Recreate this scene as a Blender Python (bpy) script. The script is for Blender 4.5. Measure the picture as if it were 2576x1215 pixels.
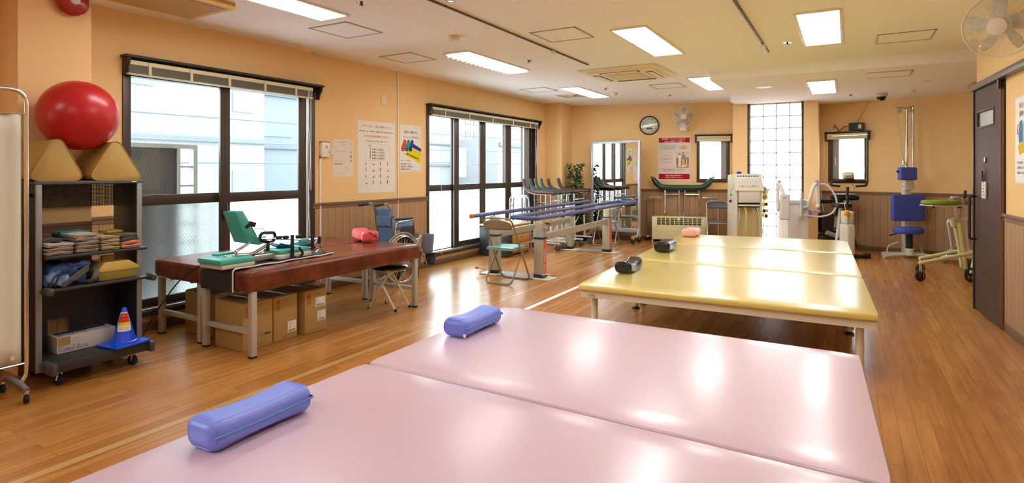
import bpy, bmesh, math, random
from mathutils import Vector, Matrix, Euler
for _o in list(bpy.data.objects): bpy.data.objects.remove(_o)
random.seed(7)
S = bpy.context.scene
COL = S.collection
PI = math.pi
rad = math.radians

# ------------------------------------------------------------------ camera, sky, exposure
TH = rad(30.05); FPX = 1455.0; U0 = 1288.0; V0 = 429.0; EYE = 1.30
cam = bpy.data.objects.new('camera', bpy.data.cameras.new('camera'))
COL.objects.link(cam)
cam.location = (0, 0, EYE)
cam.rotation_euler = (PI/2, 0, TH)
cam.data.sensor_width = 36.0
cam.data.lens = 36.0*FPX/2576.0
cam.data.shift_y = (V0-607.5)/2576.0
cam.data.clip_start = 0.02
S.camera = cam

W = bpy.data.worlds.new('sky'); S.world = W; W.use_nodes = True
nt = W.node_tree; nt.nodes.clear()
wo = nt.nodes.new('ShaderNodeOutputWorld'); wb = nt.nodes.new('ShaderNodeBackground')
wb.inputs[0].default_value = (0.87, 0.945, 1.0, 1); wb.inputs[1].default_value = 12.0
nt.links.new(wb.outputs[0], wo.inputs[0])
S.view_settings.view_transform = 'Standard'
S.view_settings.look = 'None'
S.view_settings.exposure = 0.4
S.view_settings.gamma = 1.0
S.view_settings.use_curve_mapping = False
cy = S.cycles
cy.use_denoising = True
cy.max_bounces = 10; cy.diffuse_bounces = 5; cy.glossy_bounces = 4; cy.transparent_max_bounces = 16
cy.caustics_reflective = False; cy.caustics_refractive = False
cy.sample_clamp_indirect = 6.0

LAMP = 11.0          # strength of the ceiling lamps' tubes

# ------------------------------------------------------------------ helpers
sT, cT = math.sin(TH), math.cos(TH)
def ray(u, v):
    r = (u-U0)/FPX
    return (-sT+cT*r, cT+sT*r, (V0-v)/FPX)
def P(u, v, z=0.0):
    d = ray(u, v); t = (z-EYE)/d[2]
    return (d[0]*t, d[1]*t, z)
def PX(u, v, x):
    d = ray(u, v); t = x/d[0]
    return (x, d[1]*t, EYE+d[2]*t)
def PY(u, v, y):
    d = ray(u, v); t = y/d[1]
    return (d[0]*t, y, EYE+d[2]*t)
def PL(u, v, a, b):
    d = ray(u, v); n = (b[1]-a[1], -(b[0]-a[0]))
    t = (n[0]*a[0]+n[1]*a[1])/(n[0]*d[0]+n[1]*d[1])
    return (d[0]*t, d[1]*t, EYE+d[2]*t)

def lin(h):
    h = h.lstrip('#')
    o = []
    for i in (0, 2, 4):
        c = int(h[i:i+2], 16)/255
        o.append(c/12.92 if c <= 0.04045 else ((c+0.055)/1.055)**2.4)
    return (o[0], o[1], o[2], 1)

MATS = {}
def mat(name, col, rough=0.5, metal=0.0, spec=0.5, bump=None, coat=0.0, emit=0.0, var=0.0, sheen=0.0, stretch=None, coat_r=0.12):
    """procedural principled material; bump=(scale,strength); var = brightness variation by noise"""
    if name in MATS: return MATS[name]
    m = bpy.data.materials.new(name); m.use_nodes = True
    n = m.node_tree.nodes; l = m.node_tree.links
    b = n['Principled BSDF']
    c = lin(col) if isinstance(col, str) else (*col, 1)
    b.inputs['Base Color'].default_value = c
    b.inputs['Roughness'].default_value = rough
    b.inputs['Metallic'].default_value = metal
    b.inputs['Specular IOR Level'].default_value = spec
    if coat: b.inputs['Coat Weight'].default_value = coat; b.inputs['Coat Roughness'].default_value = coat_r
    if sheen: b.inputs['Sheen Weight'].default_value = sheen
    if emit:
        b.inputs['Emission Color'].default_value = c; b.inputs['Emission Strength'].default_value = emit
    tc = None
    if bump or var:
        tc = n.new('ShaderNodeTexCoord')
        src = tc.outputs['Object']
        if stretch:
            mp = n.new('ShaderNodeMapping'); mp.inputs['Scale'].default_value = stretch
            l.new(src, mp.inputs[0]); src = mp.outputs[0]
    if bump:
        t = n.new('ShaderNodeTexNoise'); t.inputs['Scale'].default_value = bump[0]; t.inputs['Detail'].default_value = 3
        l.new(src, t.inputs['Vector'])
        bp = n.new('ShaderNodeBump'); bp.inputs['Strength'].default_value = bump[1]; bp.inputs['Distance'].default_value = 0.01
        l.new(t.outputs['Fac'], bp.inputs['Height']); l.new(bp.outputs[0], b.inputs['Normal'])
    if var:
        t = n.new('ShaderNodeTexNoise'); t.inputs['Scale'].default_value = 9; t.inputs['Detail'].default_value = 4
        l.new(src, t.inputs['Vector'])
        r = n.new('ShaderNodeValToRGB')
        r.color_ramp.elements[0].position = 0.3; r.color_ramp.elements[1].position = 0.7
        r.color_ramp.elements[0].color = (c[0]*(1-var), c[1]*(1-var), c[2]*(1-var), 1)
        r.color_ramp.elements[1].color = (min(1, c[0]*(1+var)), min(1, c[1]*(1+var)), min(1, c[2]*(1+var)), 1)
        l.new(t.outputs['Fac'], r.inputs[0]); l.new(r.outputs[0], b.inputs['Base Color'])
    MATS[name] = m
    return m
def ink(col): return mat('ink_'+col.lstrip('#'), col, 0.9, spec=0.05)

class MB:
    """collects shapes and links them as ONE mesh object"""
    def __init__(s): s.v = []; s.f = []; s.m = []; s.k = 0
    def slot(s, k): s.k = k; return s
    def add(s, vs, fs):
        o = len(s.v); s.v += [tuple(p) for p in vs]
        for f in fs: s.f.append([i+o for i in f]); s.m.append(s.k)
        return s
    def _bm(s, b, M=None):
        b.verts.index_update()
        vs = [(M @ v.co) if M else v.co.copy() for v in b.verts]
        s.add(vs, [[v.index for v in f.verts] for f in b.faces]); b.free(); return s
    def box(s, c, d, rot=None, bev=0.0, seg=2):
        b = bmesh.new(); bmesh.ops.create_cube(b, size=1)
        for v in b.verts: v.co = Vector((v.co.x*d[0], v.co.y*d[1], v.co.z*d[2]))
        if bev: bmesh.ops.bevel(b, geom=b.edges[:], offset=min(bev, min(d)*0.49), segments=seg, affect='EDGES', profile=0.5)
        M = Matrix.Translation(c)
        if rot is not None: M = M @ (Euler(rot).to_matrix().to_4x4() if not isinstance(rot, Matrix) else rot.to_4x4())
        return s._bm(b, M)
    def bx(s, x0, x1, y0, y1, z0, z1, bev=0.0, seg=2):
        return s.box(((x0+x1)/2, (y0+y1)/2, (z0+z1)/2), (abs(x1-x0), abs(y1-y0), abs(z1-z0)), None, bev, seg)
    def tube(s, pts, r, n=8, closed=False, cap=True):
        pts = [Vector(p) for p in pts]; N = len(pts)
        rs = r if isinstance(r, (list, tuple)) else [r]*N
        T = []
        for i in range(N):
            if closed: t = pts[(i+1) % N]-pts[i-1]
            else: t = pts[min(i+1, N-1)]-pts[max(i-1, 0)]
            T.append(t.normalized() if t.length > 1e-9 else Vector((0, 0, 1)))
        up = Vector((0, 0, 1)) if abs(T[0].z) < 0.9 else Vector((1, 0, 0))
        a = T[0].cross(up).normalized(); vs = []
        for i in range(N):
            a = (a-T[i]*a.dot(T[i]))
            a = a.normalized() if a.length > 1e-6 else T[i].orthogonal().normalized()
            b = T[i].cross(a)
            for k in range(n):
                q = 2*PI*k/n
                vs.append(pts[i]+(a*math.cos(q)+b*math.sin(q))*rs[i])
        fs = []
        for i in range(N if closed else N-1):
            j = (i+1) % N
            for k in range(n):
                k2 = (k+1) % n
                fs.append([i*n+k, i*n+k2, j*n+k2, j*n+k])
        if cap and not closed:
            fs.append(list(range(n))[::-1]); fs.append([(N-1)*n+k for k in range(n)])
        return s.add(vs, fs)
    def cyl(s, p0, p1, r0, r1=None, n=16): return s.tube([p0, p1], [r0, r0 if r1 is None else r1], n)
    def lathe(s, prof, c=(0, 0, 0), rot=None, n=24, sx=1, sy=1):
        M = Euler(rot).to_matrix() if rot is not None else Matrix.Identity(3)
        vs = []; fs = []; N = len(prof)
        for (r, h) in prof:
            for k in range(n):
                q = 2*PI*k/n
                vs.append(Vector(c)+M @ Vector((r*math.cos(q)*sx, r*math.sin(q)*sy, h)))
        for i in range(N-1):
            for k in range(n):
                k2 = (k+1) % n
                fs.append([i*n+k, i*n+k2, (i+1)*n+k2, (i+1)*n+k])
        if prof[0][0] > 1e-6: fs.append(list(range(n))[::-1])
        if prof[-1][0] > 1e-6: fs.append([(N-1)*n+k for k in range(n)])
        return s.add(vs, fs)
    def ball(s, c, r, sc=(1, 1, 1), n=20):
        m = n//2; prof = [(r*math.sin(PI*i/m)+1e-7, -r*math.cos(PI*i/m)) for i in range(m+1)]
        vs = []; fs = []
        for (q, h) in prof:
            for k in range(n):
                a = 2*PI*k/n
                vs.append((c[0]+q*math.cos(a)*sc[0], c[1]+q*math.sin(a)*sc[1], c[2]+h*sc[2]))
        for i in range(m):
            for k in range(n):
                k2 = (k+1) % n; fs.append([i*n+k, i*n+k2, (i+1)*n+k2, (i+1)*n+k])
        return s.add(vs, fs)
    def ring(s, c, R0, r, rot=None, n=28, k=8):
        M = Euler(rot).to_matrix() if rot is not None else Matrix.Identity(3)
        return s.tube([Vector(c)+M @ Vector((R0*math.cos(2*PI*i/n), R0*math.sin(2*PI*i/n), 0)) for i in range(n)], r, k, closed=True)
    def rbox(s, c, d, r, n=8, fn=None, rot=None):
        """rounded box on a subdivided cube; fn(x,y,z) in [-.5,.5]^3 -> offset"""
        b = bmesh.new(); bmesh.ops.create_cube(b, size=1)
        bmesh.ops.subdivide_edges(b, edges=b.edges[:], cuts=n, use_grid_fill=True)
        M = Euler(rot).to_matrix() if rot is not None else Matrix.Identity(3)
        r = min(r, min(d)*0.499)
        for v in b.verts:
            q = v.co.copy()
            p = Vector([math.copysign(0.5*(abs(2*q[i])**(0.8)), q[i])*d[i] for i in range(3)])
            inner = Vector([max(-d[i]/2+r, min(d[i]/2-r, p[i])) for i in range(3)])
            dl = p-inner
            if dl.length > 1e-9:
                mx = max(abs(dl.x), abs(dl.y), abs(dl.z)); p = inner+dl.normalized()*mx
            if fn: p = p+Vector(fn(p.x/d[0], p.y/d[1], p.z/d[2]))
            v.co = Vector(c)+M @ p
        return s._bm(b)
    def prism(s, poly, a0, a1, ax='x', bev=0.0):
        """polygon (list of 2-tuples) pushed along an axis from a0 to a1"""
        def mk(p, a):
            return (a, p[0], p[1]) if ax == 'x' else ((p[0], a, p[1]) if ax == 'y' else (p[0], p[1], a))
        b = bmesh.new()
        v0 = [b.verts.new(mk(p, a0)) for p in poly]; v1 = [b.verts.new(mk(p, a1)) for p in poly]
        n = len(poly)
        b.faces.new(v0[::-1]); b.faces.new(v1)
        for i in range(n): b.faces.new([v0[i], v0[(i+1) % n], v1[(i+1) % n], v1[i]])
        bmesh.ops.recalc_face_normals(b, faces=b.faces[:])
        if bev: bmesh.ops.bevel(b, geom=b.edges[:], offset=bev, segments=2, affect='EDGES', profile=0.5)
        return s._bm(b)
    def quad(s, a, b, c, d): return s.add([a, b, c, d], [[0, 1, 2, 3]])
    def grid(s, fn, nu, nv):
        vs = [fn(i/nu, j/nv) for i in range(nu+1) for j in range(nv+1)]
        w = nv+1
        return s.add(vs, [[i*w+j, (i+1)*w+j, (i+1)*w+j+1, i*w+j+1] for i in range(nu) for j in range(nv)])
    def build(s, name, mats, parent=None, world=False, ang=38, solid=0.0, smooth=True):
        me = bpy.data.meshes.new(name)
        vs = s.v
        if world and parent is not None:
            rt = parent
            while rt.parent: rt = rt.parent
            Mi = (Matrix.Translation(rt.location) @ rt.rotation_euler.to_matrix().to_4x4()).inverted()
            vs = [Mi @ Vector(p) for p in vs]
        me.from_pydata([tuple(p) for p in vs], [], s.f)
        if not isinstance(mats, (list, tuple)): mats = [mats]
        for m in mats: me.materials.append(m)
        me.polygons.foreach_set('material_index', s.m)
        b = bmesh.new(); b.from_mesh(me)
        bmesh.ops.remove_doubles(b, verts=b.verts[:], dist=1e-6)
        bmesh.ops.recalc_face_normals(b, faces=b.faces[:])
        b.to_mesh(me); b.free()
        if smooth:
            me.polygons.foreach_set('use_smooth', [True]*len(me.polygons))
            me.set_sharp_from_angle(angle=rad(ang))
        me.update()
        o = bpy.data.objects.new(name, me); COL.objects.link(o)
        if parent is not None: o.parent = parent
        if solid:
            md = o.modifiers.new('thick', 'SOLIDIFY'); md.thickness = solid; md.offset = 0
        return o

def tag(o, label, cat, group=None, kind=None):
    o['label'] = label; o['category'] = cat
    if group: o['group'] = group
    if kind: o['kind'] = kind
    return o
def thing(name, label, cat, loc=(0, 0, 0), rz=0.0, group=None, kind=None):
    o = bpy.data.objects.new(name, None); COL.objects.link(o)
    o.location = loc; o.rotation_euler = (0, 0, rz); o.empty_display_size = 0.1
    return tag(o, label, cat, group, kind)
def dup(root, loc, rz=0.0, label=None, group=None):
    r = root.copy(); COL.objects.link(r); r.location = loc; r.rotation_euler = (0, 0, rz)
    if label: r['label'] = label
    if group: r['group'] = group
    for ch in list(root.children):
        c = ch.copy(); COL.objects.link(c); c.parent = r
        for g in ch.children:
            d = g.copy(); COL.objects.link(d); d.parent = c
    return r
def struct(name, mb, mats, label, cat, world=True):
    o = mb.build(name, mats); return tag(o, label, cat, kind='structure')
def fil(pts, r, n=5, closed=False):
    """polyline with rounded corners"""
    pts = [Vector(p) for p in pts]; out = []; N = len(pts)
    for i in range(N):
        if not closed and i in (0, N-1): out.append(pts[i]); continue
        a = pts[i-1]; b = pts[i]; c = pts[(i+1) % N]
        d1 = (a-b); d2 = (c-b); q = min(r, d1.length*0.48, d2.length*0.48)
        p0 = b+d1.normalized()*q; p1 = b+d2.normalized()*q
        for k in range(n+1):
            t = k/n; out.append(p0*(1-t)**2+b*2*t*(1-t)+p1*t*t)
    return out
def cr(pts, n=6):
    """smooth curve through points"""
    p = [Vector(q) for q in pts]; p = [p[0]*2-p[1]]+p+[p[-1]*2-p[-2]]; out = []
    for i in range(1, len(p)-2):
        for k in range(n):
            t = k/n
            out.append(0.5*((2*p[i])+(p[i+1]-p[i-1])*t+(2*p[i-1]-5*p[i]+4*p[i+1]-p[i+2])*t*t+(3*p[i]-p[i-1]-3*p[i+1]+p[i+2])*t**3))
    out.append(p[-2]); return out

_tc = {}
def text_geo(txt, off=0.010):
    """outline mesh of a string, unit size: (verts2d, faces, width)"""
    key = (txt, off)
    if key in _tc: return _tc[key]
    cu = bpy.data.curves.new('t', 'FONT'); cu.body = txt; cu.size = 1.0; cu.resolution_u = 2; cu.offset = off
    ob = bpy.data.objects.new('t', cu); COL.objects.link(ob)
    dg = bpy.context.evaluated_depsgraph_get(); dg.update()
    me = bpy.data.meshes.new_from_object(ob.evaluated_get(dg))
    vs = [(v.co.x, v.co.y) for v in me.vertices]; fs = [list(p.vertices) for p in me.polygons]
    bpy.data.objects.remove(ob); bpy.data.meshes.remove(me); bpy.data.curves.remove(cu)
    if not vs: vs = [(0, 0)]
    x0 = min(v[0] for v in vs); x1 = max(v[0] for v in vs)
    _tc[key] = ([(x-x0, y) for x, y in vs], fs, x1-x0)
    return _tc[key]
def put_text(mb, txt, fn, size, width=None, align='l', off=0.010):
    """fn(x,y) -> 3-D point; x to the right, y up from the baseline"""
    vs, fs, w = text_geo(txt, off)
    k = size if width is None else width/max(w, 1e-6)
    ky = size
    ox = 0 if align == 'l' else (-w*k/2 if align == 'c' else -w*k)
    mb.add([fn(x*k+ox, y*ky) for x, y in vs], fs)
def printed(parent, name, w, h, els, y=-0.0012):
    """flat print on a sheet whose top-left is local (0,*,0), x right, z up; elements in sheet fractions"""
    mb = MB(); ms = []; ix = {}
    for j, e in enumerate(els):
        c = e[1]
        if c not in ix: ix[c] = len(ms); ms.append(ink(c))
        mb.slot(ix[c]); yy = y-0.00012*j/3
        if e[0] == 'r':
            x0, z0, x1, z1 = e[2]
            mb.quad((x0*w, yy, -z0*h), (x1*w, yy, -z0*h), (x1*w, yy, -z1*h), (x0*w, yy, -z1*h))
        elif e[0] == 't':   # text, col, string, x, z(baseline), size(h-fraction), align, width-fraction
            _, _, tx, x, z, sz, al, wd = e
            put_text(mb, tx, lambda a, b: (x*w+a, yy, -z*h+b), sz*h, None if wd is None else wd*w, al)
        elif e[0] == 'p':
            vs = [(a*w, yy, -b*h) for a, b in e[2]]; mb.add(vs, [list(range(len(vs)))])
    return mb.build(name, ms, parent, smooth=False)

# ------------------------------------------------------------------ special materials
def nodes_mat(name):
    m = bpy.data.materials.new(name); m.use_nodes = True
    return m, m.node_tree.nodes, m.node_tree.links
def wood_floor():
    m, n, l = nodes_mat('wood_floor'); b = n['Principled BSDF']
    tc = n.new('ShaderNodeTexCoord'); mp = n.new('ShaderNodeMapping'); mp.inputs['Rotation'].default_value = (0, 0, PI/2)
    l.new(tc.outputs['Object'], mp.inputs[0])
    br = n.new('ShaderNodeTexBrick'); br.offset = 0.37; br.offset_frequency = 2
    for k, v in (('Scale', 1.0), ('Mortar Size', 0.0012), ('Mortar Smooth', 0.2), ('Bias', 0.0), ('Brick Width', 0.91), ('Row Height', 0.0757)): br.inputs[k].default_value = v
    br.inputs['Color1'].default_value = lin('#c08848'); br.inputs['Color2'].default_value = lin('#aa7238'); br.inputs['Mortar'].default_value = lin('#7f4d22')
    l.new(mp.outputs[0], br.inputs['Vector'])
    mg = n.new('ShaderNodeMapping'); mg.inputs['Scale'].default_value = (38, 2.2, 1)
    l.new(tc.outputs['Object'], mg.inputs[0])
    no = n.new('ShaderNodeTexNoise'); no.inputs['Scale'].default_value = 1.0; no.inputs['Detail'].default_value = 5; no.inputs['Distortion'].default_value = 0.6
    l.new(mg.outputs[0], no.inputs['Vector'])
    cr_ = n.new('ShaderNodeValToRGB'); cr_.color_ramp.elements[0].position = 0.32; cr_.color_ramp.elements[0].color = (0.72, 0.66, 0.6, 1)
    cr_.color_ramp.elements[1].position = 0.72; cr_.color_ramp.elements[1].color = (1.12, 1.1, 1.05, 1)
    l.new(no.outputs['Fac'], cr_.inputs[0])
    mx = n.new('ShaderNodeMix'); mx.data_type = 'RGBA'; mx.blend_type = 'MULTIPLY'; mx.inputs['Factor'].default_value = 0.8
    l.new(br.outputs['Color'], mx.inputs['A']); l.new(cr_.outputs[0], mx.inputs['B']); l.new(mx.outputs['Result'], b.inputs['Base Color'])
    b.inputs['Roughness'].default_value = 0.24; b.inputs['Specular IOR Level'].default_value = 0.55
    n2 = n.new('ShaderNodeTexNoise'); n2.inputs['Scale'].default_value = 3.5; n2.inputs['Detail'].default_value = 2
    l.new(tc.outputs['Object'], n2.inputs['Vector'])
    n3 = n.new('ShaderNodeMath'); n3.operation = 'MULTIPLY_ADD'; n3.inputs[1].default_value = 0.25
    l.new(br.outputs['Fac'], n3.inputs[0]); l.new(n2.outputs['Fac'], n3.inputs[2])
    bp = n.new('ShaderNodeBump'); bp.inputs['Strength'].default_value = 0.16; bp.inputs['Distance'].default_value = 0.02
    l.new(n3.outputs[0], bp.inputs['Height']); l.new(bp.outputs[0], b.inputs['Normal'])
    return m
def pane_mat(name, tint=(0.97, 0.99, 1.0), wired=0.0, frost=0.0, fcol=(0.86, 0.95, 0.92), wcol=(0.55, 0.56, 0.55), blur=0.0):
    """thin window pane: clear or frosted, with or without wire lattice"""
    m, n, l = nodes_mat(name); n.remove(n['Principled BSDF']); out = n['Material Output']
    tr = n.new('ShaderNodeBsdfTransparent'); tr.inputs[0].default_value = (*tint, 1)
    gl = n.new('ShaderNodeBsdfGlossy'); gl.inputs['Roughness'].default_value = 0.02 if frost == 0 else 0.25
    base = tr.outputs[0]
    tc = n.new('ShaderNodeTexCoord')
    if frost:
        tl = n.new('ShaderNodeBsdfTranslucent'); tl.inputs[0].default_value = (*fcol, 1)
        if blur:      # rough see-through glass: nearby things outside stay as soft shapes
            rf = n.new('ShaderNodeBsdfRefraction'); rf.inputs['Roughness'].default_value = blur; rf.inputs['IOR'].default_value = 1.4; rf.inputs[0].default_value = (*fcol, 1)
            mb_ = n.new('ShaderNodeMixShader'); mb_.inputs[0].default_value = 0.999; l.new(tl.outputs[0], mb_.inputs[1]); l.new(rf.outputs[0], mb_.inputs[2])
        mx = n.new('ShaderNodeMixShader'); mx.inputs[0].default_value = frost
        l.new(tr.outputs[0], mx.inputs[1]); l.new(mb_.outputs[0] if blur else tl.outputs[0], mx.inputs[2]); base = mx.outputs[0]
        no = n.new('ShaderNodeTexNoise'); no.inputs['Scale'].default_value = 160
        l.new(tc.outputs['Object'], no.inputs['Vector'])
        bp = n.new('ShaderNodeBump'); bp.inputs['Strength'].default_value = 0.35; bp.inputs['Distance'].default_value = 0.004
        l.new(no.outputs['Fac'], bp.inputs['Height']); l.new(bp.outputs[0], gl.inputs['Normal']); l.new(bp.outputs[0], tl.inputs['Normal'])
    if wired:
        sp = n.new('ShaderNodeSeparateXYZ'); l.new(tc.outputs['Object'], sp.inputs[0])
        masks = []
        for sg in (1, -1):
            a = n.new('ShaderNodeMath'); a.operation = 'MULTIPLY_ADD'; a.inputs[1].default_value = 1.35*sg
            l.new(sp.outputs['Y'], a.inputs[0]); l.new(sp.outputs['Z'], a.inputs[2])
            d = n.new('ShaderNodeMath'); d.operation = 'DIVIDE'; d.inputs[1].default_value = 0.036; l.new(a.outputs[0], d.inputs[0])
            f = n.new('ShaderNodeMath'); f.operation = 'FRACT'; l.new(d.outputs[0], f.inputs[0])
            g = n.new('ShaderNodeMath'); g.operation = 'LESS_THAN'; g.inputs[1].default_value = wired; l.new(f.outputs[0], g.inputs[0])
            masks.append(g)
        mxm = n.new('ShaderNodeMath'); mxm.operation = 'MAXIMUM'; l.new(masks[0].outputs[0], mxm.inputs[0]); l.new(masks[1].outputs[0], mxm.inputs[1])
        wd = n.new('ShaderNodeBsdfDiffuse'); wd.inputs[0].default_value = (*wcol, 1)
        mw = n.new('ShaderNodeMixShader'); l.new(mxm.outputs[0], mw.inputs[0]); l.new(base, mw.inputs[1]); l.new(wd.outputs[0], mw.inputs[2]); base = mw.outputs[0]
    lw = n.new('ShaderNodeLayerWeight'); lw.inputs['Blend'].default_value = 0.5
    pw_ = n.new('ShaderNodeMath'); pw_.operation = 'POWER'; pw_.inputs[1].default_value = 5; l.new(lw.outputs['Facing'], pw_.inputs[0])
    fr = n.new('ShaderNodeMath'); fr.operation = 'MULTIPLY_ADD'; fr.inputs[1].default_value = 0.9; fr.inputs[2].default_value = 0.04; l.new(pw_.outputs[0], fr.inputs[0])
    m2 = n.new('ShaderNodeMixShader'); l.new(fr.outputs[0], m2.inputs[0]); l.new(base, m2.inputs[1]); l.new(gl.outputs[0], m2.inputs[2])
    l.new(m2.outputs[0], out.inputs['Surface'])
    return m
def perforated(name, col, pitch=0.012, rr=0.30):
    """steel sheet with a lattice of round holes (object Y and Z)"""
    m, n, l = nodes_mat(name); b = n['Principled BSDF']; b.inputs['Base Color'].default_value = lin(col); b.inputs['Roughness'].default_value = 0.5
    out = n['Material Output']; tc = n.new('ShaderNodeTexCoord'); vo = n.new('ShaderNodeVectorMath'); vo.operation = 'SCALE'; vo.inputs['Scale'].default_value = 1/pitch
    l.new(tc.outputs['Object'], vo.inputs[0])
    fr = n.new('ShaderNodeVectorMath'); fr.operation = 'FRACTION'; l.new(vo.outputs[0], fr.inputs[0])
    sb = n.new('ShaderNodeVectorMath'); sb.operation = 'SUBTRACT'; sb.inputs[1].default_value = (0.5, 0.5, 0.5); l.new(fr.outputs[0], sb.inputs[0])
    ml = n.new('ShaderNodeVectorMath'); ml.operation = 'MULTIPLY'; ml.inputs[1].default_value = (0, 1, 1); l.new(sb.outputs[0], ml.inputs[0])
    ln = n.new('ShaderNodeVectorMath'); ln.operation = 'LENGTH'; l.new(ml.outputs[0], ln.inputs[0])
    lt = n.new('ShaderNodeMath'); lt.operation = 'LESS_THAN'; lt.inputs[1].default_value = rr; l.new(ln.outputs['Value'], lt.inputs[0])
    tr = n.new('ShaderNodeBsdfTransparent'); mx = n.new('ShaderNodeMixShader')
    l.new(lt.outputs[0], mx.inputs[0]); l.new(b.outputs[0], mx.inputs[1]); l.new(tr.outputs[0], mx.inputs[2]); l.new(mx.outputs[0], out.inputs['Surface'])
    return m

M_floor = wood_floor()
M_wall = mat('wall_paper', '#efca92', 0.85, spec=0.2, bump=(220, 0.06))
M_ceil = mat('ceiling_board', '#fbfcfd', 0.9, spec=0.1, bump=(160, 0.12))
M_board = mat('wainscot_board', '#ad8a64', 0.5, spec=0.35, bump=(60, 0.05), stretch=(8, 8, 0.6))
M_groove = mat('wainscot_groove', '#4d3524', 0.8)
M_rail = mat('wainscot_rail', '#7b5c43', 0.5)
M_base = mat('baseboard_vinyl', '#6f5039', 0.55)
M_bronze = mat('bronze_aluminium', '#463c34', 0.38, metal=0.35, spec=0.5)
M_darkwood = mat('dark_wood', '#2e2723', 0.5, bump=(40, 0.1), stretch=(1, 1, 6))
M_alu = mat('aluminium', '#c9cbcc', 0.3, metal=0.9)
M_chrome = mat('chrome', '#dfe1e3', 0.14, metal=1.0)
M_black = mat('black_plastic', '#17181a', 0.42)
M_rubber = mat('black_rubber', '#1b1b1c', 0.65)
M_grey = mat('grey_plastic', '#6e7377', 0.5)
M_dgrey = mat('charcoal_steel', '#2b2d30', 0.45)
M_white = mat('white_plastic', '#e9e7e0', 0.4)
M_cream = mat('cream_plastic', '#e2d9b4', 0.45)
M_paper = mat('paper', '#e8e3da', 0.7, spec=0.25)
M_glass = pane_mat('clear_pane')
M_wired = pane_mat('wired_pane', wired=0.028, wcol=(0.3, 0.31, 0.31))
M_frost = pane_mat('frosted_pane', frost=0.9, fcol=(0.90, 0.95, 0.92))
M_frostw = pane_mat('frosted_wired_pane', frost=0.9, wired=0.028, fcol=(0.92, 0.95, 0.93), blur=0.24, wcol=(0.3, 0.31, 0.31))
M_block = pane_mat('glass_block', frost=0.5, fcol=(0.97, 0.98, 1.0))
M_frost2 = pane_mat('milky_pane', frost=0.5, fcol=(0.97, 0.98, 0.98))

# ------------------------------------------------------------------ room shell
XL = -4.908; ZC = 2.553; ZS = 2.435
A2 = Vector((-4.62, 10.27)); B2 = Vector((-1.84, 11.12)); C2 = Vector((-0.43, 11.31)); D2 = Vector((3.1, 10.23))
def wr(y): return 1.12+0.045*(5.99-y)        # the right wall runs a little off square
RA = Vector((wr(7.0), 7.0)); RB = Vector((wr(-3.0), -3.0))

fl = MB(); fl.bx(-5.2, 3.4, -3.2, 12.2, -0.06, 0.0)
struct('floor', fl, M_floor, 'glossy brown wood plank floor of the therapy room', 'floor')
ce = MB(); ce.bx(-5.3, 3.4, -3.2, 12.2, ZC, ZC+0.15)
struct('ceiling', ce, M_ceil, 'cream ceiling with lamps and hatches over the whole room', 'ceiling')
so = MB(); so.bx(-1.49, 3.3, 7.55, 10.07, ZS, ZC); so.bx(-1.66, 3.3, 10.07, 12.0, ZS, ZC)
struct('trim_1', so, M_ceil, 'lowered ceiling panel in front of the glass block window', 'ceiling')

def wall_boxes(y0, y1, holes, x0, x1):
    """wall along Y between x0 and x1 with rectangular holes (ya,yb,za,zb)"""
    mb = MB(); y = y0
    for ya, yb, za, zb in sorted(holes):
        mb.bx(x0, x1, y, ya, 0, ZC); 
        if za > 0: mb.bx(x0, x1, ya, yb, 0, za)
        if zb < ZC: mb.bx(x0, x1, ya, yb, zb, ZC)
        y = yb
    mb.bx(x0, x1, y, y1, 0, ZC); return mb
W1 = (2.42, 4.25, 0.14, 2.14); W2 = (6.2, 9.345, 0.14, 2.14); W0 = (-1.75, -0.65, 0.9, 2.1)  # W0 is the opening of the added, unseen window
wl = wall_boxes(1.60, 10.3, [W1, W2], XL-0.16, XL)
struct('wall_left', wl, M_wall, 'orange left wall with the two big windows', 'wall')
wn = wall_boxes(-3.1, 1.62, [W0], -4.94, -4.78)
struct('wall_front_left', wn, M_wall, 'orange wall behind the folding curtain screen', 'wall')
co = MB(); co.bx(XL-0.02, -4.545, 1.604, 2.016, 0, ZC)
struct('wall_column', co, M_wall, 'orange wall pillar behind the equipment rack', 'wall')
cf = MB(); cf.prism([(-4.92, 9.72), (-4.55, 9.70), (-4.585, 10.17), (-4.62, 10.30), (-4.92, 10.30)], 0, ZC, 'z')
struct('wall_corner', cf, M_wall, 'orange corner pillar beyond the far left window', 'wall')

def frame_rz(a, b): return math.atan2(b[1]-a[1], b[0]-a[0])
def slanted(name, a, b, holes, label, x_end=None):
    """wall from a to b (plan), front face along the line; holes along the run (s0,s1,z0,z1)"""
    L = (Vector(b)-Vector(a)).length; rz = frame_rz(a, b); mb = MB(); s = 0
    def bx(s0, s1, z0, z1): mb.bx(s0, s1, 0, 0.16, z0, z1)
    for s0, s1, z0, z1 in sorted(holes):
        bx(s, s0, 0, ZC); bx(s0, s1, 0, z0); bx(s0, s1, z1, ZC); s = s1
    bx(s, L, 0, ZC)
    o = mb.build(name, M_wall); o.location = (a[0], a[1], 0); o.rotation_euler = (0, 0, rz)
    return tag(o, label, 'wall', kind='structure')
rzL = frame_rz(A2, B2); rzR = frame_rz(C2, D2)
def run(a, b, p): d = (Vector(b)-Vector(a)).normalized(); return (Vector((p[0], p[1]))-Vector(a)).dot(d)
s3a, s3b = run(A2, B2, (-2.393, 10.951)), run(A2, B2, (-1.85, 11.117))
s5a, s5b = run(C2, D2, (-0.263, 11.259)), run(C2, D2, (0.302, 11.087))
slanted('wall_back_left', A2, B2+(B2-A2).normalized()*0.25, [(s3a, s3b, 1.095, 1.90)], 'orange back wall with the clock and red poster')
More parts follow.
